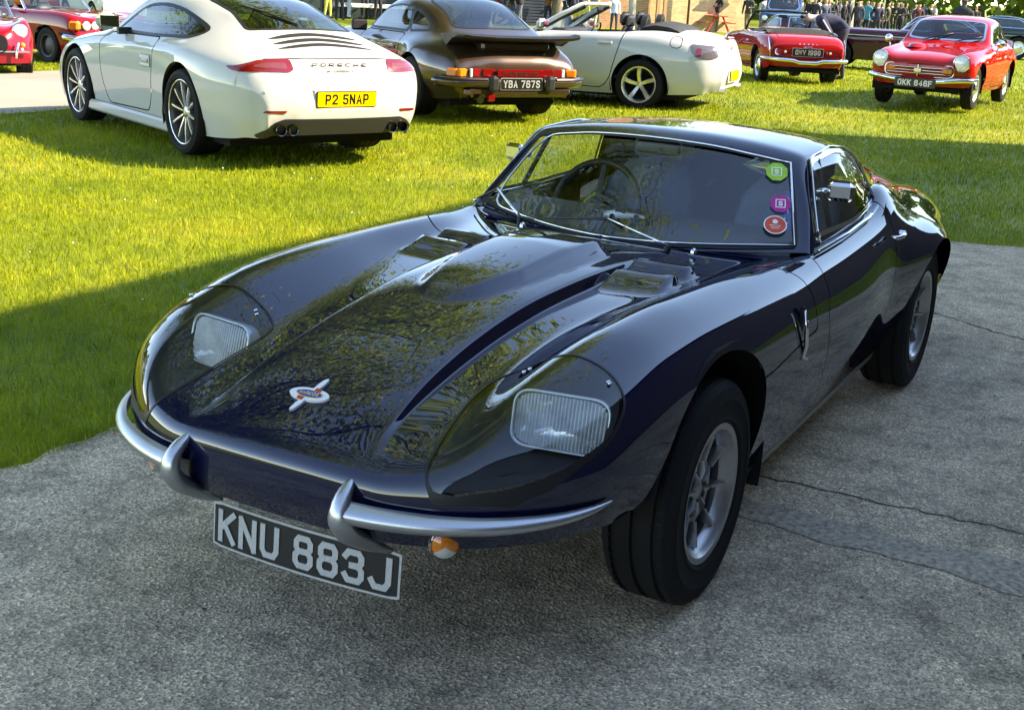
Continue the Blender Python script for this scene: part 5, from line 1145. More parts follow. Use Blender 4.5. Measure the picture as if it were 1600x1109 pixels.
    MB().bbox((-.93, 0, .345), (.12, 1.30, .14), .05).build('rear_valance', m, t)
    uk_plate(t, (-1.005, 0, .43), (0, -1, 0), (0, 0, 1), 'YBA 767S', .50, .115, border=True)
    tube('exhaust_tip', [(-.85, .50, .275), (-1.02, .50, .27)], .042, mat('dark_chrome', (.09, .09, .095), .2, metal=1), t, 16)
    MB().bbox((-.98, .36, .285), (.05, .09, .075), .01).build('fog_lamp', M_red, t)
    MB().bbox((1.42, .86, .90), (.05, .20, .13), .035).build('door_mirror', M_black, t); steer(t, 1.25, -.34, .82)
    for s in (1, -1): MB().bbox((.62, s*.805, .70), (.16, .022, .035), .008).build('door_handle', m, t)
    def w(R, wd):
        def fn(e):
            tyre('tyre', R, wd, .215, e, 4); rim_barrel(e, .215, wd*.95, M_alloyb)
            spokes(e, 5, .006, .04, .175, .05, .085, mat('black_wheel_centre', (.02, .02, .02), .4), (.01, .03), .03)
            MB().lathe([(0, .05), (.03, .045), (.05, .02), (.05, -.02)], 20).build('hub', mat('black_wheel_centre', (.02, .02, .02), .4), e, True, 40)
        return fn
    for x, y, s, R, wd in ((2.272, .70, 1, .31, .19), (2.272, -.70, -1, .31, .19), (0, .735, 1, .32, .25), (0, -.735, -1, .32, .25)): place_wheel(t, x, y, R, s, w(R, wd))
car_brown()

# ---- white open two-seater
def car_white_roadster():
    m = paint('pearl_white_paint', (.54, .55, .54), .02, .4, .9, 1.5); t = car_root('parked_roadster', 'white open two-seater with five-spoke wheels and roof folded down', 'car', -12.95, -5.05, 4.86, -.05, 'cars parked on the lawn')
    net = [
     [(2.95, .74, .2), (3.0, .72, .2), (3.05, .64, .2), (3.1, .55, .2), (3.13, .42, .2), (3.15, .3, .2), (3.16, .2, .2), (3.17, .1, .2), (3.17, 0, .2)],
     [(2.9, .77, .2), (2.95, .80, .36), (3.0, .77, .48), (3.05, .68, .54), (3.08, .52, .58), (3.12, .36, .58), (3.13, .24, .58), (3.14, .12, .58), (3.14, 0, .58)],
     rows(2.6, (.79, .18), (.85, .38), (.865, .54), (.84, .67), (.68, .76), (.5, .72), (.35, .73), (.17, .74), (0, .74)),
     rows(2.1, (.79, .17), (.855, .38), (.87, .56), (.85, .72), (.70, .82), (.52, .81), (.36, .82), (.17, .83), (0, .83)),
     rows(1.5, (.78, .17), (.845, .38), (.86, .58), (.845, .78), (.73, .875), (.6, .89), (.42, .90), (.2, .91), (0, .91)),
     rows(.9, (.78, .17), (.85, .38), (.865, .6), (.85, .80), (.78, .90), (.7, .91), (.5, .91), (.2, .91), (0, .91)),
     rows(.3, (.79, .18), (.86, .38), (.88, .6), (.86, .82), (.77, .925), (.68, .94), (.5, .95), (.2, .96), (0, .96)),
     rows(-.15, (.80, .2), (.875, .4), (.895, .62), (.865, .83), (.76, .95), (.62, .98), (.45, .99), (.2, 1.0), (0, 1.0)),
     rows(-.55, (.77, .22), (.845, .4), (.865, .62), (.835, .81), (.70, .925), (.55, .955), (.4, .965), (.2, .975), (0, .975)),
     rows(-.78, (.71, .24), (.78, .4), (.80, .6), (.76, .78), (.62, .885), (.48, .915), (.35, .925), (.18, .935), (0, .935)),
     [(-.84, .64, .26), (-.90, .69, .42), (-.90, .70, .6), (-.89, .67, .76), (-.90, .54, .865), (-.915, .42, .89), (-.925, .3, .9), (-.93, .15, .905), (-.93, 0, .905)],
     [(-.9, .60, .27), (-.96, .62, .42), (-.97, .62, .55), (-.965, .59, .66), (-.96, .48, .74), (-.955, .38, .76), (-.955, .28, .77), (-.955, .14, .77), (-.955, 0, .77)],
     [(-.93, .57, .27), (-1.0, .57, .38), (-1.02, .56, .48), (-1.02, .52, .54), (-1.02, .44, .58), (-1.02, .35, .59), (-1.02, .26, .59), (-1.02, .13, .59), (-1.02, 0, .59)],
     [(-.92, .56, .28), (-.96, .55, .29), (-.97, .52, .30), (-.97, .47, .30), (-.97, .4, .30), (-.97, .33, .30), (-.97, .25, .30), (-.97, .12, .30), (-.97, 0, .30)]]
    r = shell(t, net, m, [(2.4, .31, .36, .5), (0, .315, .37, .5)], [4, 6, 7, 8, 8, 8, 8, 8, 6, 5, 5, 5, 4], [6, 6, 7, 7, 7, 7, 7, 7],
       doors=[[(1.52, .78), (1.50, .35), (1.40, .26), (.50, .24), (.40, .36), (.24, .97), (.3, 1.1, .01), (1.5, 1.1, .01)]], opening=rnd_poly([(1.22, -.1), (1.20, .45), (1.0, .70), (.20, .68), (.02, .52), (0, -.1)], .08),
       flaps=[([(-.35, .80), (-.37, .93), (-.50, .92), (-.50, .78)], 1)])
    wells(t, 2.4, .375, .5, .82); wells(t, 0, .385, .5, .86); MB().box((1.2, 0, .17), (3.4, 1.4, .06)).build('underside', M_dark, t)
    MB().box((.6, 0, .38), (1.3, 1.36, .04)).box((1.25, 0, .7), (.06, 1.3, .36)).box((.02, 0, .65), (.06, 1.2, .6)).build('cockpit_tub', M_leather, t)
    MB().bbox((1.18, 0, .87), (.30, 1.3, .12), .05).build('dashboard', M_leather, t)
    hull = r['hull']
    for s in (1, -1):
        tube('windscreen_pillar', [(1.50, s*.72, .89), (1.20, s*.63, 1.08), (.92, s*.55, 1.235), (.86, s*.50, 1.25)], .032, m, t, 8); tube('pillar_trim', [(1.44, s*.71, .885), (1.16, s*.615, 1.065), (.87, s*.54, 1.22)], .026, M_black, t, 8)
        bucket_seat(t, .55, s*.36, .40, M_leather, .60, .23); MB().bbox((.38, s*.36, 1.09), (.09, .26, .17), .05).build('headrest', M_leather, t)
        MB().prism([(.155*math.cos(q), .26*math.sin(q)) for q in np.linspace(0, math.pi, 16)], -.035, .035, frame((.10, s*.36, .90), (0, 1, 0), (0, 0, 1))).build('roll_hoop', mat('roll_hoop_grey', (.03, .03, .032), .35), t)
        MB().prism([(.10*math.cos(q), .19*math.sin(q)) for q in np.linspace(0, math.pi, 14)], -.040, .040, frame((.10, s*.36, .91), (0, 1, 0), (0, 0, 1))).build('hoop_insert', M_dark, t)
        mr = empty('door_mirror', (1.30, s*.90, .95), 0, t); MB().bbox((0, s*.06, .03), (.11, .22, .14), .045).build('mirror_case', m, mr); MB().bbox((-.057, s*.06, .03), (.006, .18, .10), .002).build('mirror_glass', mat('mirror_silver', (.8, .82, .84), .03, metal=1), mr)
        MB().bbox((.48, s*.868, .80), (.20, .020, .04), .01).build('door_handle', m, t)
        L = hull.cut(inside_xz(rnd_poly([(-.60, .845), (-.88, .83), (-.94, .70), (-.86, .665), (-.70, .68), (-.64, .74)], .03), ymin=.45))[0]; L = L if s > 0 else L.mirror()
        o = L.moved(.006).build('tail_lamp', mat('smoked_lens', (.10, .09, .10), .12, coat=1, var=.3, scale=60), t)
        I = hull.cut(inside_xz(rnd_poly([(-.68, .80), (-.745, .80), (-.75, .70), (-.70, .70)], .02), ymin=.45))[0]; I = I if s > 0 else I.mirror(); I.moved(.009).build('lamp_lens', M_red, o)
        tube('exhaust_tip', [(-.85, s*.50, .285), (-1.03, s*.50, .285)], .045, M_alloyb, t, 16)
    MB().bbox((.86, 0, 1.25), (.06, 1.02, .045), .018).build('windscreen_header', m, t)
    MB().add([(1.48, .66, .90), (1.52, .3, .91), (1.53, 0, .91), (1.52, -.3, .91), (1.48, -.66, .90), (.90, -.52, 1.235), (.90, 0, 1.245), (.90, .52, 1.235)], [(0, 1, 2, 6, 7), (2, 3, 4, 5, 6)]).build('windscreen', M_glass, t, True)
    V = []; F = []                                                   # folded roof under its cover
    for i, y in enumerate(np.linspace(-.64, .64, 13)):
        k = 1-(abs(y)/.66)**4
        for x, z in ((.10, .955), (.06, 1.0+.05*k), (-.10, 1.035+.045*k), (-.28, 1.02+.03*k), (-.40, .985+.01*k), (-.42, .96)): V.append((x, y, z))
    F = [(i*6+j, i*6+j+1, i*6+7+j, i*6+6+j) for i in range(12) for j in range(5)]+[(0, 1, 2, 3, 4, 5), tuple(72+j for j in range(5, -1, -1))]
    make('folded_roof', V, F, mat('black_hood_cloth', (.015, .015, .016), .8), t, True)
    steer(t, 1.02, -.36, .84); MB().bbox((.84, 0, 1.19), (.03, .22, .06), .015).build('rear_view_mirror', M_black, t)
    MB().bbox((-.915, .0, .915), (.07, .36, .035), .012).build('brake_lamp', M_red, t)
    letters('H', .07, .08, .013, 0, 0, frame((-.962, 0, .80), (0, -1, 0), (-.1, 0, 1)), .004).build('badge', mat('red_enamel', (.55, .04, .02), .3, coat=.5), t)
    MB().bbox((-1.015, 0, .46), (.02, .60, .18), .01).build('plate_recess', mat('white_shade', (.5, .5, .48), .4), t)
    uk_plate(t, (-1.04, 0, .46), (0, -1, 0), (0, 0, 1), '- - - - -', yellow=True, lh=.04, lw=.04)
    def w(e):
        tyre('tyre', .313, .235, .222, e, 4); rim_barrel(e, .222, .225, M_alloyb); dark_barrel(e, .222, .225)
        spokes(e, 5, .012, .03, .205, .058, .072, M_alloyb, (.05, .082), .035, twist=.6); MB().lathe([(0, .075), (.03, .072), (.045, .05), (.045, 0)], 20).build('hub', M_alloyb, e, True, 40)
    for x, y, s in ((2.4, .74, 1), (2.4, -.74, -1), (0, .755, 1), (0, -.755, -1)): place_wheel(t, x, y, .313, s, w)
car_white_roadster()

# ---- the two small red sixties sports cars
M_small_red = paint('signal_red', (.33, .008, .008), .05, .35, 1, 1.5)
def small_wheel(e):
    tyre('tyre', .285, .145, .175, e, 3); rim_barrel(e, .175, .135, mat('silver_steel_wheel', (.6, .6, .6), .3, metal=.7))
    MB().lathe([(.165, .035), (.15, .052), (.11, .056), (.10, .062), (.06, .078), (.02, .084), (0, .085)], 28).build('hub_cap', M_chrome, e, True, 40)
def small_net(top):
    base = [
     [(2.35, .60, .3), (2.40, .58, .3), (2.45, .54, .3), (2.49, .48, .3), (2.52, .4, .3), (2.54, .3, .3), (2.55, .2, .3), (2.56, .1, .3), (2.56, 0, .3)],
     [(2.33, .63, .3), (2.40, .65, .4), (2.46, .635, .49), (2.50, .59, .53), (2.54, .49, .545), (2.58, .36, .55), (2.59, .24, .55), (2.60, .12, .55), (2.60, 0, .55)],
     [(2.25, .64, .28), (2.3, .68, .42), (2.37, .68, .56), (2.41, .63, .67), (2.44, .535, .72), (2.49, .4, .68), (2.52, .27, .66), (2.54, .13, .66), (2.54, 0, .66)],
     rows(2.0, (.64, .26), (.69, .42), (.70, .57), (.66, .71), (.55, .775), (.42, .74), (.3, .745), (.15, .755), (0, .76)),
     rows(1.52, (.64, .24), (.69, .4), (.70, .56), (.67, .73), (.57, .80), (.45, .79), (.3, .80), (.15, .81), (0, .815))]
    tail = [
     [(-.45, .60, .28), (-.52, .63, .42), (-.54, .63, .55), (-.54, .61, .66), (-.54, .54, .735), (-.55, .43, .75), (-.56, .32, .755), (-.56, .16, .76), (-.56, 0, .76)],
     [(-.5, .58, .3), (-.58, .59, .42), (-.60, .59, .53), (-.605, .56, .60), (-.61, .50, .64), (-.62, .41, .65), (-.625, .31, .65), (-.63, .15, .65), (-.63, 0, .65)],
     [(-.48, .56, .31), (-.55, .55, .36), (-.57, .54, .39), (-.58, .51, .41), (-.59, .46, .42), (-.60, .38, .42), (-.60, .29, .42), (-.61, .14, .42), (-.61, 0, .42)],
     [(-.45, .54, .31), (-.50, .52, .31), (-.52, .5, .31), (-.53, .47, .31), (-.53, .42, .31), (-.54, .35, .31), (-.54, .27, .31), (-.54, .13, .31), (-.54, 0, .31)]]
    return base+top+tail
def small_common(t, hull):
    wells(t, 2.0, .33, .40, .66, .30); wells(t, 0, .33, .40, .66, .30); MB().box((1.0, 0, .25), (2.9, 1.05, .06)).build('underside', M_dark, t)
    for s in (1, -1):
        MB().bbox((.62, s*.692, .66), (.12, .02, .028), .006).build('door_handle', M_chrome, t)
        bucket_seat(t, .62, s*.28, .36, M_leather, .46, .19, False)
    for x, y, s in ((2.0, .575, 1), (2.0, -.575, -1), (0, .565, 1), (0, -.565, -1)): place_wheel(t, x, y, .285, s, small_wheel)
    steer(t, 1.05, -.28, .80, .17)
    # chrome front bumper dipping in the middle
    P = [(2.30, -.71, .41), (2.46, -.66, .40), (2.56, -.52, .395), (2.62, -.30, .37), (2.64, -.12, .355), (2.64, .12, .355), (2.62, .30, .37), (2.56, .52, .395), (2.46, .66, .40), (2.30, .71, .41)]
    tube('front_bumper', P, [.02, .03, .034, .034, .034, .034, .034, .034, .03, .02], M_chrome, t, 10)
    for s in (1, -1): lamp_round(t, 2.515, s*.53, .615, .098, s*.08)
    gr = empty('grille', (2.60, 0, .495), 0, t)
    out = rnd_poly([(-.46, -.085), (.46, -.085), (.46, .085), (-.46, .085)], .085, 6); n = len(out)
    bow = lambda y: -.12*(y/.46)**2*.55
    V = [(bow(a)+.012, a, b) for a, b in out]+[(bow(a)+.018, a*.965, b*.86) for a, b in out]+[(bow(a)-.02, a*.96, b*.84) for a, b in out]+[(bow(a)-.02, a*1.01, b*1.05) for a, b in out]
    F = [(k*n+i, k*n+(i+1) % n, ((k+1) % 4)*n+(i+1) % n, ((k+1) % 4)*n+i) for k in range(4) for i in range(n)]; make('grille_surround', V, F, M_chrome, gr, True)
    MB().add([(bow(a)-.004, a*.97, b*.9) for a, b in out], [tuple(range(n))]).build('grille_mesh', M_dark, gr)
    for z in (-.035, .0, .038): MB().tube([(bow(y)+.012, y, z) for y in np.linspace(-.42, .42, 9)], .006, 6).build('grille_bar', M_chrome, gr, True)
    MB().box((.02, 0, 0), (.012, .012, .15)).build('grille_centre_bar', M_chrome, gr); MB().bbox((.03, 0, 0), (.012, .10, .055), .01).build('grille_badge', M_chrome, gr)
    for s in (1, -1): MB().bbox((bow(.37)+.022, s*.37, .005), (.03, .13, .062), .022).build('indicator', M_amber, gr)
def car_red_coupe():
    t = car_root('red_coupe', 'bright red small sixties coupe facing the camera, oval chrome grille and round lamps', 'car', -17.3, -1.98, -.035, .0, 'cars parked on the lawn')
    top = [rows(1.36, (.64, .23), (.69, .39), (.70, .56), (.675, .74), (.61, .81), (.545, .835), (.4, .845), (.2, .855), (0, .86)),
     rows(1.2, (.64, .23), (.69, .39), (.70, .56), (.68, .745), (.62, .815), (.535, .965), (.41, .99), (.2, 1.01), (0, 1.015)),
     rows(.98, (.64, .22), (.69, .39), (.70, .56), (.68, .745), (.62, .815), (.51, 1.09), (.40, 1.135), (.2, 1.158), (0, 1.163)),
     rows(.5, (.63, .22), (.685, .38), (.70, .56), (.685, .75), (.62, .82), (.50, 1.13), (.40, 1.18), (.2, 1.203), (0, 1.208)),
     rows(.05, (.65, .22), (.69, .4), (.705, .58), (.675, .755), (.60, .825), (.46, 1.07), (.37, 1.12), (.19, 1.145), (0, 1.15)),
     rows(-.3, (.64, .25), (.68, .42), (.69, .57), (.65, .73), (.56, .80), (.43, .90), (.34, .935), (.17, .955), (0, .96))]
    wsc = [(1.345, -.1), (1.335, .3), (1.295, .515), (1.0, .455), (1.03, .2), (1.035, -.1)]; rw = [(-.02, -.1), (-.02, .3), (-.06, .38), (-.30, .36), (-.32, -.1)]
    r = shell(t, small_net(top), M_small_red, [(2.0, .30, .325, .4), (0, .30, .32, .4)], [4, 5, 7, 8, 5, 5, 6, 9, 9, 8, 5, 4, 4, 3], [6, 6, 7, 6, 8, 7, 6, 6],
       side_glass=[[(1.21, .84, .02), (.98, 1.07, .05), (.6, 1.105, .05), (.30, 1.085, .02), (.28, .84, .02)], [(.24, .845, .02), (.26, 1.075, .02), (.08, 1.03, .05), (-.1, .88, .04)]],
       plan_glass=[('windscreen', rnd_poly(wsc, .05), .83), ('rear_window', rnd_poly(rw, .05), .85)], doors=[[(1.30, .78), (1.28, .40), (1.2, .27), (.42, .27), (.36, .40), (.28, .80), (.3, .83, .01), (1.25, .83, .01)]], frame_m=M_chrome, m_glass=glass('red_coupe_glass', (.5, .55, .58), 1.5, 0, 1.2))
    small_common(t, r['hull'])
    hp = [(2.36, -.1), (2.34, .30), (1.45, .40), (1.40, -.1)]
    MB().lathe([(.13, -.02), (.11, .02), (.06, .04), (0, .045)], 20, 'z', (1.75, -.25, .785), sx=2.0).build('bonnet_bulge', M_small_red, t, True)
    for p0, p1 in (((1.395, -.30, .86), (1.24, .08, .965)), ((1.40, .14, .86), (1.27, .48, .94))):
        w_ = empty('wiper', (0, 0, 0), 0, t); MB().tube([p0, tuple((a*.55+b*.45) for a, b in zip(p0, p1))], .008, 6).build('wiper_arm', M_black, w_, True)
        MB().tube([tuple(a*.8+b*.2+.012*(k == 0) for k, (a, b) in enumerate(zip(p0, p1))), (p1[0]+.02, p1[1], p1[2])], .007, 6).build('wiper_blade', M_black, w_, True)
    for s in (1, -1):
        mr = empty('wing_mirror', (1.15 if s > 0 else 1.62, s*.66, .765), 0, t); MB().tube([(0, 0, -.05), (0, s*.03, .05)], .010, 8).build('mirror_stalk', M_chrome, mr, True); MB().lathe([(.0, .05), (.035, .04), (.055, .01), (.058, -.01), (.0, -.012)], 20, 'x', (0, s*.05, .09)).build('mirror_case', M_chrome, mr, True, 40)
        MB().bbox((1.75, s*.695, .62), (.09, .012, .02), .004).build('side_badge', M_chrome, t)
    uk_plate(t, (2.685, 0, .335), (0, 1, 0), (0, 0, 1), 'OKK 646F', .52, .105, lh=.075, lw=.05)
car_red_coupe()
def car_red_roadster():
    t = car_root('red_roadster', 'red small sixties open sports car seen from behind, chrome rear bumper, hood down', 'car', -18.22, -4.82, 3.72, -.05, 'cars parked on the lawn')
    top = [rows(1.30, (.64, .23), (.69, .39), (.70, .56), (.675, .74), (.61, .81), (.545, .82), (.4, .82), (.2, .825), (0, .825)),
     rows(.8, (.63, .22), (.685, .38), (.70, .56), (.685, .74), (.62, .80), (.54, .805), (.4, .81), (.2, .81), (0, .81)),
     rows(.3, (.64, .22), (.685, .38), (.70, .57), (.685, .74), (.61, .80), (.52, .815), (.4, .82), (.2, .825), (0, .825)),
     rows(0, (.65, .23), (.69, .4), (.705, .58), (.675, .74), (.59, .80), (.48, .815), (.37, .82), (.19, .825), (0, .825)),
     rows(-.3, (.64, .25), (.68, .42), (.69, .57), (.65, .72), (.575, .785), (.46, .80), (.36, .805), (.18, .81), (0, .81))]
    r = shell(t, small_net(top), M_small_red, [(2.0, .30, .325, .4), (0, .30, .32, .4)], [4, 5, 7, 8, 5, 7, 7, 7, 7, 5, 4, 4, 3], [6, 6, 7, 6, 6, 6, 6, 6],
       doors=[[(1.30, .76), (1.28, .40), (1.2, .27), (.42, .27), (.36, .40), (.30, .76), (.32, .9, .01), (1.25, .9, .01)]], opening=rnd_poly([(1.22, -.1), (1.20, .40), (1.05, .56), (.30, .56), (.12, .44), (.10, -.1)], .07), lids=[('boot_lid', [(-.03, -.1), (-.03, .44), (-.52, .47), (-.53, -.1)], .7)])
    small_common(t, r['hull'])
    MB().box((.65, 0, .34), (1.1, 1.1, .04)).box((1.24, 0, .62), (.05, 1.06, .34)).build('cockpit_tub', M_leather, t); MB().bbox((1.16, 0, .79), (.2, 1.06, .10), .04).build('dashboard', M_leather, t)
    for s in (1, -1):
        tube('windscreen_pillar', [(1.36, s*.56, .81), (1.22, s*.54, .96), (1.07, s*.49, 1.13)], .020, M_black, t, 8)
        tube('tail_fin_trim', [(-.50, s*.625, .755), (-.585, s*.625, .66), (-.63, s*.61, .54), (-.61, s*.60, .44)], .009, M_chrome, t, 6)
        L = empty('tail_lamp', (-.632, s*.42, .545), 0, t); q = rnd_poly([(-.115, -.05), (.115, -.05), (.115, .05), (-.115, .05)], .05, 5)
        Mx = frame((0, 0, 0), (0, -1, 0), (0, 0, 1)); MB().prism(q, -.02, .006, Mx).build('lamp_surround', M_chrome, L); MB().prism([(a*.88, b*.82) for a, b in q], -.01, .014, Mx).build('lamp_lens', mat('deep_red_lens', (.22, .006, .01), .15, coat=1), L)
        MB().lathe([(0, -.024), (.018, -.02), (.024, -.01)], 14, 'x', (0, -s*.05, 0)).build('reverse_lens', mat('clear_plastic', (.55, .55, .52), .2, coat=.5), L)
    tube('windscreen_header', [(1.07, -.49, 1.13), (1.06, 0, 1.15), (1.07, .49, 1.13)], .02, M_black, t, 8)
    MB().add([(1.36, .55, .815), (1.38, 0, .82), (1.36, -.55, .815), (1.08, -.48, 1.12), (1.07, 0, 1.135), (1.08, .48, 1.12)], [(0, 1, 4, 5), (1, 2, 3, 4)]).build('windscreen', M_glass, t, True)
    V = []; F = []
    for y in np.linspace(-.56, .56, 11):
        k = 1-(abs(y)/.58)**4
        for x, z in ((.16, .82), (.14, .84+.05*k), (.0, .85+.055*k), (-.12, .835+.035*k), (-.16, .815)): V.append((x, y, z))
    F = [(i*5+j, i*5+j+1, i*5+6+j, i*5+5+j) for i in range(10) for j in range(4)]+[(0, 1, 2, 3, 4), tuple(50+j for j in range(4, -1, -1))]
    make('folded_hood', V, F, mat('black_hood_cloth', (.015, .015, .016), .8), t, True)
    MB().box((.30, 0, .885), (.05, .9, .015), rot=Matrix.Rotation(.3, 3, 'Y')).build('tonneau_edge', mat('cream_vinyl', (.55, .52, .45), .6), t)
    P = [(-.42, -.70, .435), (-.58, -.67, .43), (-.66, -.5, .425), (-.69, -.24, .415), (-.695, -.14, .385), (-.695, .14, .385), (-.69, .24, .415), (-.66, .5, .425), (-.58, .67, .43), (-.42, .70, .435)]
    tube('rear_bumper', P, [.02, .03, .034, .034, .034, .034, .034, .034, .03, .02], M_chrome, t, 10)
    uk_plate(t, (-.655, 0, .545), (0, -1, 0), (0, 0, 1), 'OWV 199G', .50, .12, border=True)
    letters('HONDA', .02, .02, .005, .05, .02, frame((-.638, 0, .675), (0, -1, 0), (.25, 0, 1)), .003).build('letter', M_chrome, t); MB().bbox((-.652, 0, .625), (.012, .15, .022), .005).build('rear_badge', M_chrome, t)
    MB().bbox((1.07, 0, 1.06), (.03, .16, .05), .012).build('rear_view_mirror', M_black, t)
    for s in (-.34, .34): tube('hood_catch', [(-.12, s, .83), (-.02, s*.85, .865)], .010, M_chrome, t, 6)
car_red_roadster()
# ------------------------------------------------------------------ cars farther off, partly hidden
def auto_net(fx, rx, hw, sill, hood, belt, roof, xb, xt, xr, xd, tail, tum=.22, round_=.12, nose=None, open_top=False, crest=.03):
    nz = nose or hood-.08; k = hw
    def col(x, z_top, zb, f=1.0, cab=None, c=0.0):
        r = [(k*.93*f, sill), (k*.985*f, sill+(zb-sill)*.35), (k*f, sill+(zb-sill)*.65), (k*.97*f, zb-.03), (k*.87*f, zb+.012+c)]
        if cab: top = [(k-tum-.02, cab-.06), (k-tum-.14, cab-.015), ((k-tum)*.4, cab-.003), (0, cab)]
        else: top = [(k*.68*f, z_top+c*.3), (k*.5*f, z_top), (k*.25*f, z_top+.008), (0, z_top+.01)]
        return rows(x, *(r+top))
    def face(x, z, f, dz):
        ys = [.93, .92, .88, .80, .68, .52, .38, .2, 0]; return [(x-round_*(y/.93)**3, k*f*y, z-dz*(8-i)/8*(1 if i < 5 else .0)) for i, y in enumerate(ys)]
    def rface(x, z, f, dz):
        ys = [.93, .92, .88, .80, .68, .52, .38, .2, 0]; return [(x+round_*(y/.93)**3, k*f*y, z-dz*(8-i)/8*(1 if i < 5 else .0)) for i, y in enumerate(ys)]
    wf = fx-(fx-xb)*.45
    N = [face(fx-.03, sill+.05, .95, 0), face(fx, (sill+nz)/2+.03, .97, .10), face(fx-.05, nz, .97, .22), col(fx-.28, hood-.05, hood-.06, .985, c=crest), col(wf, hood-.02, hood-.02, c=crest), col(xb, hood, belt-.01)]
    if open_top: N += [col(xb-.35, belt, belt), col((xb+xd)/2, belt, belt), col(xd+.3, belt+.005, belt)]
    else: N += [col((xb+xt)/2, 0, belt, cab=(hood+roof)/2+.02), col(xt, 0, belt, cab=roof-.03), col((xt+xr)/2, 0, belt, cab=roof), col(xr, 0, belt, cab=roof-.04), col((xr+xd)/2, 0, belt, cab=(roof+tail)/2)]
    N += [col(xd, tail, belt-.01, .99), col(rx+.25, tail-.03, tail-.05, .97), rface(rx+.03, tail-.08, .95, .22), rface(rx, (sill+tail)/2, .95, .1), rface(rx+.04, sill+.05, .93, 0)]
    return N
def far_car(name, label, pose, P, colour, wheel_x, wr=.31, open_top=False, glassy=True, rimm=None, rz=.0, seats=True):
    x, y, a = pose; t = car_root(name, label, 'car', x, y, a, rz, 'cars parked on the lawn'); net = auto_net(open_top=open_top, **P); hw = P['hw']
    side = []; plan = []
    if not open_top:
        zb, zt = P['belt']+.03, P['roof']-.09; side = [[(P['xb']-.12, zb, .02), (P['xt']-.03, zt, .04), (P['xr']+.02, zt-.01, .08), (P['xd']+.22, zb+.05, .04), (P['xd']+.35, zb, .03)]]
        w = hw-.26; plan = [('windscreen', rnd_poly([(P['xb']-.03, -.1), (P['xb']-.05, w-.05), (P['xb']-.12, w+.06), (P['xt']+.03, w-.10), (P['xt']+.05, -.1)], .04), P['hood']-.0), ('rear_window', rnd_poly([(P['xr']-.05, -.1), (P['xr']-.05, w-.15), (P['xd']+.08, w-.05), (P['xd']+.05, -.1)], .04), P['tail']+.02)]
    r = shell(t, net, colour, [(wx, wr, wr+.055, hw*.55) for wx in wheel_x], 6, 6, side_glass=side, plan_glass=plan, doors=[[(P['xb']-.05, P['belt']-.08), (P['xb']-.08, P['sill']+.06), (P['xb']-1.0, P['sill']+.06), (P['xb']-1.12, P['belt']-.06)]], opening=rnd_poly([(P['xb']-.18, -.1), (P['xb']-.2, hw*.62), (P['xd']+.3, hw*.62), (P['xd']+.3, -.1)], .08) if open_top else None, frame_m=M_chrome, m_glass=glass('far_car_glass', (.45, .52, .55), 1.5, 0, 1.3))
    MB().box(((P['fx']+P['rx'])/2, 0, P['sill']+.03), (P['fx']-P['rx']-.5, hw*1.5, .05)).build('underside', M_dark, t)
    for wx in wheel_x: wells(t, wx, wr+.06, hw*.5, hw*.93, wr)
    def wh(e):
        tyre('tyre', wr, .2, wr*.62, e, 3, 32); rim_barrel(e, wr*.62, .19, rimm or M_alloyb); MB().lathe([(wr*.55, .03), (wr*.4, .05), (wr*.15, .06), (0, .065)], 20).build('wheel_disc', rimm or M_alloyb, e, True, 40)
    for wx in wheel_x:
        for s in (1, -1): place_wheel(t, wx, s*(hw-.12), wr, s, wh)
    if seats:
        for s in (1, -1): bucket_seat(t, (P['xb']+P['xd'])/2+.1, s*hw*.42, P['sill']+.2, M_leather, .55, .22)
    if open_top:
        MB().box(((P['xb']+P['xd'])/2, 0, P['sill']+.15), (P['xb']-P['xd']-.6, hw*1.3, .04)).build('cockpit_tub', M_leather, t)
        for s in (1, -1): tube('windscreen_pillar', [(P['xb'], s*hw*.78, P['belt']), (P['xb']-.42, s*hw*.68, P['roof'])], .022, M_chrome, t, 8)
        tube('windscreen_header', [(P['xb']-.42, -hw*.68, P['roof']), (P['xb']-.40, 0, P['roof']+.015), (P['xb']-.42, hw*.68, P['roof'])], .02, M_chrome, t, 8)
        MB().add([(P['xb'], hw*.77, P['belt']), (P['xb']+.06, 0, P['belt']), (P['xb'], -hw*.77, P['belt']), (P['xb']-.42, -hw*.67, P['roof']), (P['xb']-.39, 0, P['roof'])], [(0, 1, 4), (1, 2, 3, 4), (0, 4, 4)][:2]).add([(P['xb'], hw*.77, P['belt']), (P['xb']-.39, 0, P['roof']), (P['xb']-.42, hw*.67, P['roof'])], [(0, 1, 2)]).build('windscreen', M_glass, t)
    return t, r
def mount(px, py, lx, ly, a):
    """rear-axle position so that the local ground point (lx,ly) stands where pixel ray (px,py) meets the ground"""
    q = hit(px, py); return (q[0]-math.cos(a)*lx+math.sin(a)*ly, q[1]-math.sin(a)*lx-math.cos(a)*ly, a)
M_crimson = paint('crimson_paint', (.26, .006, .016), .05, .35, 1, 1.5)
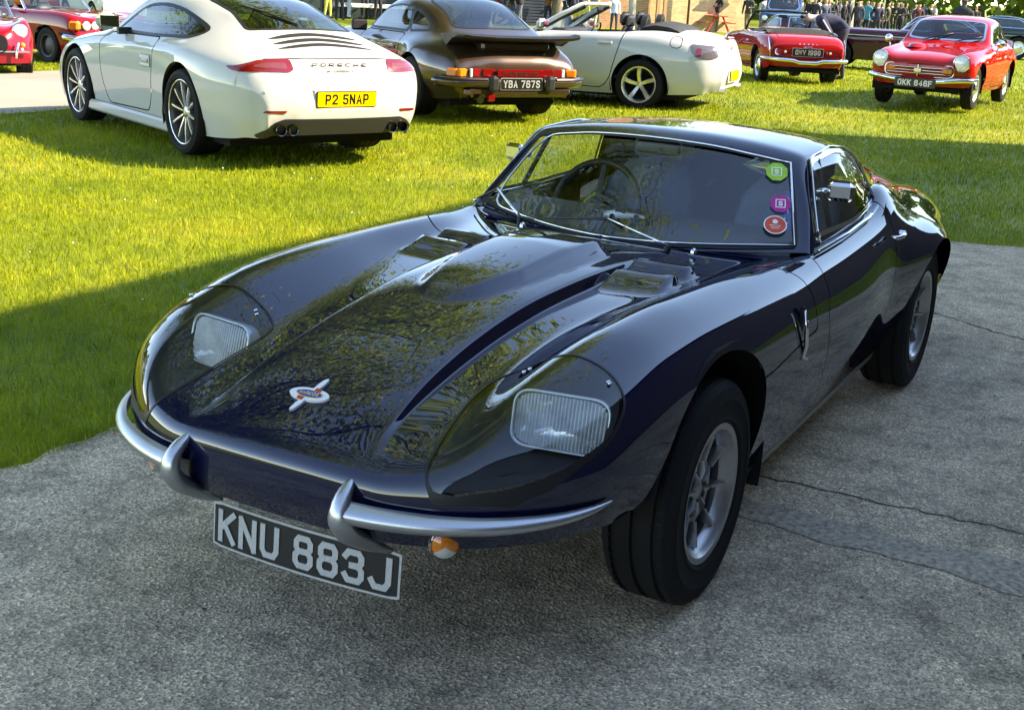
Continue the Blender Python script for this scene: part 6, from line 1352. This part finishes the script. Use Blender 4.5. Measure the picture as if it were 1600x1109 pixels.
# red open tourer, top left
a = 1.46
t, r = far_car('red_tourer', 'crimson open tourer with twin round lamps and black wheels, upper left beyond the road', mount(80, 97, 2.46, -.80, a), dict(fx=3.36, rx=-1.05, hw=.895, sill=.22, hood=.90, belt=.90, roof=1.28, xb=1.62, xt=1.2, xr=.3, xd=-.2, tail=.88, nose=.78), M_crimson, (2.46, 0), .315, True, rimm=mat('black_steel_wheel', (.015, .015, .016), .5))
for s in (1, -1):
    for k, yy in enumerate((.62, .46)): lamp_round(t, 3.30-.03*(k == 0), s*yy, .70, .075, s*.05)
    MB().bbox((3.20, s*.80, .70), (.18, .16, .16), .03, rz=-s*.5).build('indicator', M_amber, t)
    tube('side_moulding', [(3.15, s*.86, .56), (2.9, s*.90, .56)], .035, M_black, t, 6); tube('side_moulding', [(2.0, s*.90, .56), (.5, s*.90, .56)], .03, M_black, t, 6)
MB().bbox((3.36, 0, .68), (.05, .74, .22), .02).build('grille', M_black, t); MB().bbox((3.385, 0, .68), (.01, .72, .03), .004).build('grille_bar', M_chrome, t); MB().bbox((3.39, 0, .82), (.03, .80, .035), .01).build('grille_surround', M_chrome, t)
tube('front_bumper', [(3.05, -.92, .50), (3.35, -.86, .48), (3.46, -.4, .47), (3.46, .4, .47), (3.35, .86, .48), (3.05, .92, .50)], .06, M_chrome, t, 10)
MB().bbox((1.55, -.97, .98), (.1, .16, .11), .03).build('door_mirror', M_black, t)
# red roadster with the open mouth, at the left edge
a = .95
t, r = far_car('red_roadster', 'red curvy roadster with black stripes and wide open grille, cut by the left edge', mount(2, 112, 2.35, .35, a), dict(fx=3.05, rx=-.85, hw=.80, sill=.2, hood=.80, belt=.80, roof=1.10, xb=1.3, xt=1.0, xr=.3, xd=-.1, tail=.82, nose=.64, crest=.08), M_crimson, (2.29, 0), .33, True)
for s in (1, -1):
    lamp_round(t, 2.87, s*.60, .70, .095, s*.1)
    MB().lathe([(.045, -.02), (.04, .012), (.02, .025), (0, .028)], 16, 'x', (2.93, s*.62, .50)).build('indicator', M_amber, t, True)
    tube('quarter_bumper', [(3.05, s*.52, .33), (3.08, s*.54, .46), (3.02, s*.56, .54)], .018, M_chrome, t, 8); tube('bumper_bar', [(3.06, s*.30, .42), (3.02, s*.70, .42)], .016, M_chrome, t, 8)
q = rnd_poly([(-.42, -.13), (.42, -.13), (.42, .13), (-.42, .13)], .13, 6)
MB().prism(q, -.05, .02, frame((3.03, 0, .52), (0, 1, 0), (-.2, 0, 1))).build('grille', M_dark, t)
for s in (1, -1): MB().box((2.2, s*.16, .835), (1.5, .16, .006), rot=Matrix.Rotation(.06, 3, 'Y')).build('stripe', M_black, t)
uk_plate(t, (3.07, .0, .30), (0, 1, 0), (0, 0, 1), 'BRF', .40, .10, lw=.045)
# plum coupe behind the two red ones
a = 4.86; M_plum = paint('plum_paint', (.045, .006, .022), .2, .35, 1, 1.5)
x, y = hit(1478, 116)[:2]
t, r = far_car('plum_coupe', 'dark plum classic coupe standing side-on behind the two small red cars', (x-.2, y+.3, a), dict(fx=3.80, rx=-1.05, hw=.85, sill=.22, hood=.88, belt=.90, roof=1.29, xb=1.50, xt=1.05, xr=.15, xd=-.45, tail=.88, nose=.72), M_plum, (2.75, 0), .32)
for s in (1, -1): tube('side_moulding', [(3.1, s*.80, .76), (2.4, s*.852, .77), (1.4, s*.855, .77), (.3, s*.855, .78)], .010, M_chrome, t, 6); lamp_round(t, 3.73, s*.62, .66, .09)
# dark green grand tourer at the right edge
a = 4.80; M_green = paint('racing_green', (.004, .018, .016), .25, .3, 1, 1.6)
x, y = hit(1590, 92)[:2]
t, r = far_car('green_coupe', 'dark green large modern coupe at the right edge behind the red coupe', (x, y, a), dict(fx=3.65, rx=-1.1, hw=.96, sill=.2, hood=.98, belt=1.0, roof=1.42, xb=1.75, xt=1.0, xr=.1, xd=-.6, tail=1.05, nose=.85), M_green, (2.75, 0), .37)
# blue 4x4 and others among the crowd
a = .25; x, y = hit(1205, 62)[:2]
t, r = far_car('blue_off_roader', 'blue and black off-roader facing the lawn behind the red open car', (x-1.5, y, a), dict(fx=3.3, rx=-.8, hw=.85, sill=.45, hood=1.15, belt=1.15, roof=1.85, xb=1.6, xt=1.25, xr=-.3, xd=-.65, tail=1.15, tum=.12), paint('mid_blue_paint', (.03, .09, .22), .1), (2.5, 0), .40)
MB().bbox((3.30, 0, .85), (.06, 1.3, .34), .03).build('grille', M_black, t)
for s in (1, -1): lamp_round(t, 3.33, s*.60, .90, .10)
a = 3.75; x, y = hit(1236, 108)[:2]
far_car('black_soft_top', 'low black soft-top sports car behind the red open car and the leaning man', (x-1.2, y-.2, a), dict(fx=2.7, rx=-.75, hw=.72, sill=.2, hood=.74, belt=.78, roof=1.14, xb=1.35, xt=.95, xr=.1, xd=-.3, tail=.78), paint('black_paint', (.006, .006, .007), .1), (2.1, 0), .29)
a = 1.2; x, y = hit(140, 32)[:2]
far_car('white_roadster', 'small white open car far off behind the crimson tourer', (x, y, a), dict(fx=2.9, rx=-.8, hw=.75, sill=.22, hood=.85, belt=.86, roof=1.15, xb=1.4, xt=1.0, xr=.3, xd=-.2, tail=.85), paint('white_paint', (.44, .45, .43)), (2.1, 0), .30, True, seats=False)
a = 1.3; x, y = hit(165, 27)[:2]
far_car('orange_red_car', 'orange-red car far off beside the timber post at upper left', (x+1.5, y-2.0, a), dict(fx=3.1, rx=-.9, hw=.80, sill=.22, hood=.88, belt=.9, roof=1.35, xb=1.5, xt=1.0, xr=-.1, xd=-.6, tail=.95), paint('orange_red_paint', (.42, .05, .015)), (2.3, 0), .31)
# ------------------------------------------------------------------ street furniture
def bin_(px, py, label, h=.88, r=.30):
    p = gpos(px, py); t = tag(empty('litter_bin', p), label, 'bin', 'round green litter bins')
    g = mat('bin_green', (.012, .05, .026), .45); MB().lathe([(0, 0), (r*.9, .0), (r*.98, h*.75), (r, h*.86), (0, h*.86)], 24, 'z').build('bin_body', g, t, True, 40)
    MB().lathe([(r*1.05, h*.84), (r*1.08, h*.88), (r*1.05, h*.98), (r*.9, h), (0, h)], 24, 'z').build('bin_rim', mat('bin_grey', (.30, .31, .30), .5), t, True, 40)
    d = Vector((CAM_P[0]-p[0], CAM_P[1]-p[1], 0)).normalized(); rt = Vector((-d.y, d.x, 0)); c = d*(r*1.0)*.92+rt*(r*.38); c.z = h*.60
    MB().prism([(.10*math.cos(q), .12*math.sin(q)) for q in np.linspace(0, 2*math.pi, 18, endpoint=False)], -.01, .02, frame(c, rt, (0, 0, 1))).build('bin_emblem', M_white, t)
    MB().prism([(.055*math.cos(q), .07*math.sin(q)) for q in np.linspace(0, 2*math.pi, 6, endpoint=False)], .02, .026, frame(c, rt, (0, 0, 1))).build('bin_emblem_mark', g, t)
bin_(1082, 48, 'round green litter bin with a man standing behind it'); bin_(1044, 45, 'round green litter bin beside the seats of the white open car')
p = gpos(1112, 50); t = tag(empty('picnic_bench', p, .9), 'red slatted picnic bench in front of the pale brick wall', 'bench'); rm = mat('red_bench_paint', (.38, .02, .015), .5)
for k in range(4): MB().bbox((0, -.3+.2*k, .74), (1.5, .17, .04), .008).build('table_slat', rm, t)
for s in (1, -1):
    MB().bbox((0, s*.70, .45), (1.5, .24, .04), .008).build('seat_slat', rm, t)
    for x in (-.55, .55): MB().box((x, s*.40, .36), (.07, .07, .82), rot=Matrix.Rotation(s*.5, 3, 'X')).build('leg', rm, t)
p = gpos(1140, 50); t = tag(empty('sign_board', p, .55), 'pale grey free-standing sign board between the bins and the red car', 'sign'); MB().bbox((0, 0, .62), (.05, .72, .95), .02).build('board', mat('pale_board', (.42, .50, .46), .5), t); MB().box((.03, 0, .86), (.006, .5, .05)).build('printed_line', mat('grey_print', (.15, .17, .17), .6), t)
for s in (1, -1): MB().box((0, s*.25, .08), (.35, .05, .16)).build('foot', M_black, t)
p = gpos(182, 24); t = tag(empty('timber_post', p), 'square timber post standing behind the crimson tourer', 'post'); MB().box((0, 0, 1.2), (.22, .22, 3.0), taper=.96).build('post', M_bark, t); MB().box((.13, .05, 1.2), (.03, .06, 3.0)).build('batten', mat('pale_timber', (.45, .38, .2), .8), t)
for k, (px, py, lbl) in enumerate(((1377, 44, 'slender pale pole left of the plum coupe roof'), (1432, 40, 'slender pale pole rising behind the plum coupe roof'), (1450, 38, 'thin pale pole next to the man in the black padded jacket'))):
    p = gpos(px, py); t = tag(empty('tent_pole', p), lbl, 'pole', 'pale poles among the crowd'); MB().tube([(0, 0, -.1), (0, 0, 4)], .06, 8).build('pole', mat('pale_pole', (.45, .46, .40), .5), t, True)
p = gpos(1065, 47); t = tag(empty('feather_flag', p, .4), 'narrow teal flag leaning beside the man at the bin', 'flag'); MB().tube([(0, -.1, 0), (0, .02, 3)], .015, 6).build('flag_pole', M_black, t, True)
V = []; F = []
for i in range(9): z = .25+.3*i; wv = .03*math.sin(i*1.1); V += [(wv, -.02+.01*i, z), (wv+.02, .26-.03*(i-3)**2*.02-.0*i, z)]
make('flag_cloth', V, [(2*i, 2*i+1, 2*i+3, 2*i+2) for i in range(8)], mat('teal_cloth', (.02, .30, .28), .7), t, True)
p = gpos(600, 31); t = tag(empty('trestle_table', p, 2.45), 'long white-topped trestle table behind the brown coupe mirror', 'table'); MB().bbox((0, 0, .0), (4.2, .7, .16), .01).build('table_top', mat('white_table', (.5, .5, .5), .5), t); t.location.z += .55
for x in (-1.8, 0, 1.8): MB().box((x, 0, -.3), (.06, .6, .5)).build('leg', M_black, t)
for k, (px, py, lbl) in enumerate(((918, 44, 'tall olive timber plank behind the screen of the white open car'), (930, 44, 'short olive timber upright seen through the white open car screen'))):
    p = gpos(px, py); t = tag(empty('timber_upright', p), lbl, 'post'); MB().box((0, 0, .7), (.14, .12, 1.6), rot=Matrix.Rotation(.12*(1-2*k), 3, 'X')).build('post', mat('olive_timber', (.33, .36, .18), .7), t)
# ------------------------------------------------------------------ people
M_skin = mat('skin', (.50, .28, .19), .5, var=.08); M_skin2 = mat('skin_deep', (.30, .16, .10), .5, var=.08)
def cloth(c): return mat('cloth_%d_%d_%d' % tuple(int(v*1000) for v in c), c, .85, var=.18, scale=14, bump=.15, bscale=40)
def person(pos, face, label, top, legs, hair, h=1.74, arms='down', shoe=(.02, .02, .02), lean=0.0, stride=.06, skirt=False, head_turn=0, long_hair=False, hood=None, stripe=None):
    """standing figure grown from a jointed skeleton; faces along local +x"""
    k = h/1.74; P = {}; E = []; Rr = {}; L = {}
    def v(n, p, r, lab, par=None): P[n] = Vector(p)*k; Rr[n] = r*k; L[n] = lab; (E.append((par, n)) if par else None)
    sl, cl = math.sin(lean), math.cos(lean)
    def tw(x, y, z): return (x*cl+(z-.95)*sl, y, .95+(z-.95)*cl-x*sl)          # torso tips forward about the hips
    v('pel', (0, 0, .95), .145, 1); v('bel', tw(.01, 0, 1.08), .145, 1, 'pel'); v('chest', tw(.0, 0, 1.27), .165, 1, 'bel'); v('sho', tw(-.01, 0, 1.42), .12, 1, 'chest'); v('neck', tw(.0, 0, 1.49), .055, 2, 'sho')
    v('jaw', tw(.025, 0, 1.56), .070, 2, 'neck'); v('face', tw(.028, .0, 1.62), .085, 2, 'jaw'); v('skull', tw(.0, 0, 1.68), .092, 3, 'face')
    for s, n in ((1, 'L'), (-1, 'R')):
        v('hip'+n, (0, s*.09, .90), .105, 0, 'pel'); v('knee'+n, (.02+s*stride, s*.10, .50), .066, 0, 'hip'+n); v('ank'+n, (-.01+s*stride*1.4, s*.105, .10), .045, 0, 'knee'+n); v('heel'+n, (-.02+s*stride*1.4, s*.105, .045), .042, 4, 'ank'+n); v('toe'+n, (.15+s*stride*1.4, s*.12, .03), .035, 4, 'heel'+n)
        v('sh'+n, tw(0, s*.18, 1.40), .078, 1, 'sho')
        if arms == 'down': el, wr, hd = tw(-.02, s*.26, 1.14), tw(.08, s*.25, .90), tw(.11, s*.24, .82)
        elif arms == 'photo': el, wr, hd = tw(.12, s*.26, 1.20), tw(.26, s*.10, 1.44), tw(.28, s*.05, 1.52)
        elif arms == 'fold': el, wr, hd = tw(.05, s*.27, 1.15), tw(.22, s*.08, 1.14), tw(.24, -s*.02, 1.16)
        elif arms == 'reach': el, wr, hd = tw(.20, s*.25, 1.18), tw(.44, s*.20, 1.16), tw(.52, s*.18, 1.14)
        else: el, wr, hd = tw(.0, s*.27, 1.15), (tw(.24, s*.2, 1.12) if s > 0 else tw(.08, s*.25, .90)), (tw(.33, s*.17, 1.14) if s > 0 else tw(.11, s*.24, .82))
        v('el'+n, el, .052, 1, 'sh'+n); v('wr'+n, wr, .036, 1, 'el'+n); v('hd'+n, hd, .036, 2, 'wr'+n)
    names = list(P); idx = {n: i for i, n in enumerate(names)}; me = bpy.data.meshes.new('tmp'); me.from_pydata([P[n] for n in names], [(idx[a_], idx[b_]) for a_, b_ in E], []); o = bpy.data.objects.new('tmp', me); COL.objects.link(o)
    sk = o.modifiers.new('s', 'SKIN'); sk.use_smooth_shade = True
    for n in names: d = me.skin_vertices[0].data[idx[n]]; r = Rr[n]; d.radius = (r, r*(.72 if n in ('chest', 'bel', 'pel') else 1)); d.use_root = n == 'pel'
    for n in ('chest', 'bel', 'pel', 'sho'): d = me.skin_vertices[0].data[idx[n]]; d.radius = (Rr[n]*.72, Rr[n]*1.12)
    sb = o.modifiers.new('b', 'SUBSURF'); sb.levels = 2; sb.render_levels = 2
    bpy.context.view_layer.update(); dg = bpy.context.evaluated_depsgraph_get(); m2 = bpy.data.meshes.new_from_object(o.evaluated_get(dg)); bpy.data.objects.remove(o); bpy.data.meshes.remove(me); m2.name = 'person'
    m2.materials.clear()
    for mm in (cloth(legs), cloth(top), M_skin, cloth(hair), cloth(shoe)): m2.materials.append(mm)
    C_ = np.array([p.center for p in m2.polygons]); pts = np.array([P[n] for n in names]); seg = [(idx[a_], idx[b_]) for a_, b_ in E]; best = np.full(len(C_), 9.); lab = np.zeros(len(C_), int)
    for a_, b_ in seg:
        A_, B_ = pts[a_], pts[b_]; e = B_-A_; tt = np.clip((C_-A_)@e/(e@e), 0, 1); d = np.linalg.norm(C_-A_-tt[:, None]*e, axis=1); w = d < best; best[w] = d[w]; lb = np.where(tt < .5, L[names[a_]], L[names[b_]]); lab[w] = lb[w]
    hz = C_[:, 2]; hx = C_[:, 0]; hd_ = (lab == 2) | (lab == 3); ctr = P['face']
    ish = hd_ & (np.linalg.norm(C_-np.array(ctr), axis=1) < .2*k); lab[ish] = np.where((C_[ish, 0] < ctr.x+.01*k) | (C_[ish, 2] > ctr.z+.055*k), 3, 2); lab[(lab == 2) & (~ish) & (hz > 1.46*k) & (lean == 0)] = 2
    lab[(lab == 0) & (hz > .86*k)] = 1
    m2.polygons.foreach_set('material_index', lab.astype(np.int32)); ob = bpy.data.objects.new('person', m2); t = link(ob); t.location = pos; t.rotation_euler = (0, 0, face); tag(t, label, 'person', 'people at the car show')
    f = P['face']; MB().lathe([(0, .030*k), (.010*k, .022*k), (.014*k, .0)], 8, 'x', (f.x+.075*k, 0, f.z-.012*k)).build('nose', M_skin, t, True)
    for s in (1, -1): MB().lathe([(0, .006), (.009*k, .003), (.012*k, 0)], 8, 'x', (f.x+.076*k, s*.032*k, f.z+.018*k)).build('eye', M_dark, t, True)
    if long_hair: MB().bbox((f.x-.085*k, 0, f.z-.14*k), (.06, .20, .42), .03).build('hair', cloth(hair), t)
    if hood: MB().lathe([(.06, -.1), (.13, -.06), (.14, .03), (.10, .10), (0, .13)], 16, 'z', (f.x-.04, 0, f.z+.03)).build('hood', cloth(hood), t, True)
    if stripe:
        for s in (1, -1): MB().tube([tuple(P['sh'+('L' if s > 0 else 'R')]+Vector((0, s*.07, 0))), tuple(P['el'+('L' if s > 0 else 'R')]+Vector((0, s*.05, 0))), tuple(P['wr'+('L' if s > 0 else 'R')]+Vector((0, s*.036, 0)))], .014, 6).build('sleeve_stripe', cloth(stripe), t, True)
    return t
BLK = (.012, .012, .014); NVY = (.012, .018, .045); JEAN = (.05, .08, .16); KHA = (.22, .18, .11)
def away(p, d): return math.atan2(CAM_P[1]-p[1], CAM_P[0]-p[0])+d
crowd = [
 (512, 28.5, 1.2, 'person in grey top and yellow trousers behind the white coupe roof', (.25, .26, .26), (.55, .52, .10), (.05, .03, .02), dict(arms='one')),
 (545, 29.5, 2.0, 'person in pink top and pale jeans standing at the dark doors', (.55, .10, .15), (.35, .38, .45), (.08, .05, .03), dict(arms='down')),
 (570, 30, -2.2, 'person in bright blue jacket standing left of the brown coupe', (.01, .035, .38), (.02, .02, .025), (.05, .04, .03), dict(arms='reach', stripe=(.7, .7, .7))),
 (790, 40, 1.5, 'person in black jacket nearest the brown coupe roof', BLK, (.03, .03, .03), (.04, .03, .02), dict(arms='fold')),
 (812, 41, -1.3, 'person in black jacket with white sleeve stripes and striped trousers', BLK, (.10, .11, .14), (.1, .08, .06), dict(arms='fold', stripe=(.75, .75, .75))),
 (855, 41, .6, 'person in brown top and dark trousers right of the thick trunk', (.20, .09, .035), NVY, (.06, .04, .03), dict(arms='fold')),
 (872, 41, -.5, 'person in blue jeans and white shirt beside the thick trunk', (.55, .55, .55), JEAN, (.08, .05, .03), dict(arms='one')),
 (893, 42, .2, 'person in navy coat with white edge behind the white open car', (.02, .026, .05), BLK, (.05, .04, .03), dict(stripe=(.7, .7, .7))),
 (958, 50, .4, 'person in pale blue hooded padded jacket behind the windscreen of the white open car', (.38, .50, .68), (.03, .03, .04), (.38, .50, .68), dict(h=1.5, hood=(.38, .50, .68))),
 (1082, 46.5, .1, 'man in black zip jacket standing behind the round bin', (.018, .020, .03), (.05, .05, .06), (.12, .10, .08), dict(stripe=(.3, .3, .32))),
 (1117, 50, -.3, 'man in black jumper and khaki trousers by the red bench', (.012, .012, .014), (.20, .19, .11), (.10, .08, .06), dict(arms='fold')),
 (1134, 50, 1.1, 'person in taupe jacket next to the pale sign board', (.20, .17, .13), (.10, .09, .08), (.15, .12, .09), dict(arms='one')),
 (1190, 53, .7, 'person in light grey coat in front of the blue off-roader', (.35, .36, .36), (.06, .06, .07), (.3, .28, .25), {}),
 (1216, 54, 2.5, 'person in dark coat right of the blue off-roader', (.02, .02, .03), BLK, (.05, .04, .03), {}),
 (1236, 54, .1, 'man in tan jacket raising a camera to his face', (.24, .15, .06), (.14, .11, .07), (.25, .2, .15), dict(arms='photo', stripe=(.6, .45, .3))),
 (1260, 53, -.4, 'person in black and white clothes right of the tan jacket', BLK, (.04, .04, .05), (.05, .03, .02), dict(stripe=(.7, .7, .7))),
 (1290, 53, .3, 'person in black coat and dark glasses behind the white-haired man', BLK, BLK, (.04, .03, .02), dict(arms='fold')),
 (1308, 52, -1.6, 'person in grey sweatshirt beside the mottled trunk', (.11, .12, .15), JEAN, (.12, .09, .06), dict(arms='one')),
 (1322, 54, 1.9, 'person in dark striped coat left of the mottled trunk', (.03, .033, .045), BLK, (.06, .04, .03), {}),
 (1358, 54, 2.6, 'woman with long fair hair and black coat right of the mottled trunk', BLK, BLK, (.42, .26, .12), dict(long_hair=True)),
 (1388, 50, .9, 'person in black beside the slender pole', (.02, .02, .022), (.03, .03, .04), (.06, .04, .03), dict(arms='one')),
 (1410, 52, 1.5, 'broad person in plain black seen from the side behind the plum bonnet', (.008, .008, .010), BLK, (.05, .04, .03), dict(arms='fold')),
 (1440, 44, -.6, 'person in black and white jacket behind the plum coupe roof', (.15, .15, .16), BLK, (.07, .05, .04), dict(stripe=(.7, .7, .7))),
 (1340, 47, .9, 'distant person in dark blue behind the mottled trunk', (.02, .05, .10), BLK, (.3, .2, .1), {}),
 (1530, 47, .9, 'distant person in brown above the green coupe roof', (.12, .07, .04), BLK, (.05, .04, .03), {}),
 (1552, 47, -.9, 'distant person in dark red above the green coupe roof', (.16, .03, .03), BLK, (.05, .04, .03), {})]
for px, py, dr, lbl, top, legs, hair, kw in crowd:
    if px > 1150: py += 3.5+2.5*math.sin(px*1.7)
    p = gpos(px, py); person((p[0], p[1], p[2]+.02), away(p, dr), lbl, top, legs, hair, **kw)
p = hit(1492, 108); p = (p[0], p[1], gz(p[0], p[1])); person(p, away(p, 2.9), 'person in black padded jacket standing behind the red coupe roof', (.012, .016, .022), BLK, (.05, .04, .03), h=1.78, arms='fold')
# the white-haired man bending over the red open car
p = (-19.68, -4.48, gz(-19.7, -4.6))
t = person(p, 5.2, 'white-haired man in sunglasses and navy jacket leaning over the red open car', (.012, .018, .05), (.03, .03, .04), (.62, .60, .57), h=1.68, arms='reach', lean=1.36, stripe=(.6, .62, .66))
f = Vector((.028*1.01, 0, 1.62*1.01)); ln = 1.36; fx_ = (f.x*math.cos(ln)+(1.62-.95)*math.sin(ln))*1.01; fz_ = (.95+(1.62-.95)*math.cos(ln)-.028*math.sin(ln))*1.01
MB().bbox((fx_+.07, 0, fz_-.035), (.05, .165, .045), .012, rot=Matrix.Rotation(ln, 3, 'Y')).build('sunglasses', M_dark, t)
more = [(1226, 56, .4, 'person in dark blue fleece left of the tan jacket', (.02, .03, .08), BLK, (.1, .08, .06)), (1248, 55, -1.0, 'person in black gilet right behind the tan jacket', (.02, .02, .02), (.1, .1, .12), (.05, .04, .03)), (1275, 56, 1.3, 'person in white shirt and black waistcoat among the crowd', (.5, .5, .5), BLK, (.05, .03, .02)),
 (1300, 56, 2.2, 'person in charcoal jumper right of the dark glasses', (.05, .05, .055), JEAN, (.2, .15, .1)), (1350, 56, -.4, 'person in turquoise and black behind the long-haired woman', (.02, .20, .26), BLK, (.05, .04, .03)), (1372, 55, 1.2, 'person in black cap and coat left of the slender pole', (.015, .015, .017), BLK, (.02, .02, .02)),
 (1398, 54, -.3, 'person in dark green jacket right of the slender pole', (.02, .04, .025), BLK, (.1, .07, .05)), (1424, 54, .8, 'person in grey jacket behind the plum bonnet', (.10, .10, .11), BLK, (.08, .06, .05)), (1456, 52, -1.2, 'person in white top between the thin poles', (.45, .45, .45), JEAN, (.1, .07, .05)), (1520, 50, .3, 'person in black hat above the red coupe roof', (.02, .02, .02), BLK, (.02, .02, .02)), (1575, 50, .2, 'person in beige coat above the green coupe', (.25, .2, .13), BLK, (.2, .15, .1)), (1166, 53, -.5, 'person in dark anorak beside the drainpipe', (.03, .035, .03), KHA, (.1, .08, .06))]
more += [(1242, 60, 1.0, 'person in dark brown leather jacket in front of the tan jacket', (.06, .035, .02), BLK, (.06, .04, .03)), (1268, 60, -.6, 'person in black hooded top behind the black soft-top', (.015, .015, .017), BLK, (.015, .015, .017)), (1284, 59, .5, 'person in slate blue shirt left of the dark glasses', (.06, .08, .12), JEAN, (.2, .18, .15)),
 (1314, 60, 1.6, 'person in black quilted coat in front of the grey sweatshirt', (.012, .012, .013), BLK, (.08, .06, .04)), (1336, 60, -.2, 'person in charcoal overcoat right of the striped coat', (.035, .035, .04), BLK, (.3, .28, .26)), (1366, 60, .3, 'person in navy anorak nearest the slender pole', (.015, .022, .05), BLK, (.1, .08, .05)), (1382, 59, 1.1, 'person in olive coat right beside the slender pole', (.07, .07, .035), BLK, (.06, .04, .03)), (1404, 60, -.8, 'person in black fleece in front of the dark green jacket', (.018, .018, .02), BLK, (.15, .1, .07)), (1430, 58, .2, 'person in dark maroon sweater behind the plum windscreen', (.09, .015, .02), BLK, (.05, .04, .03)), (1448, 57, .9, 'person in black suit between the two thin poles', (.01, .01, .012), BLK, (.05, .04, .03)),
 (775, 39, .5, 'person in red top behind the brown coupe roof', (.25, .02, .03), BLK, (.05, .03, .02)), (800, 40, 2.0, 'person in black rain jacket between the two black jackets', (.015, .015, .016), JEAN, (.1, .07, .05)), (905, 42, 1.0, 'person in dark grey coat at the slatted doors', (.05, .05, .055), BLK, (.08, .06, .05)), (530, 29, .4, 'person in black leather jacket by the dark boards', (.012, .012, .013), BLK, (.05, .04, .03)), (590, 30, .9, 'person in dark green waxed jacket left of the brown roof', (.02, .035, .02), BLK, (.3, .28, .25))]
for px, py, dr, lbl, top, legs, hair in more:
    py += 2.5+3*math.sin(px*2.3)
    p = gpos(px, py); person((p[0], p[1], p[2]+.02), away(p, dr), lbl, top, legs, hair, arms=random.choice(['down', 'fold', 'one']), h=1.70+.1*random.random())
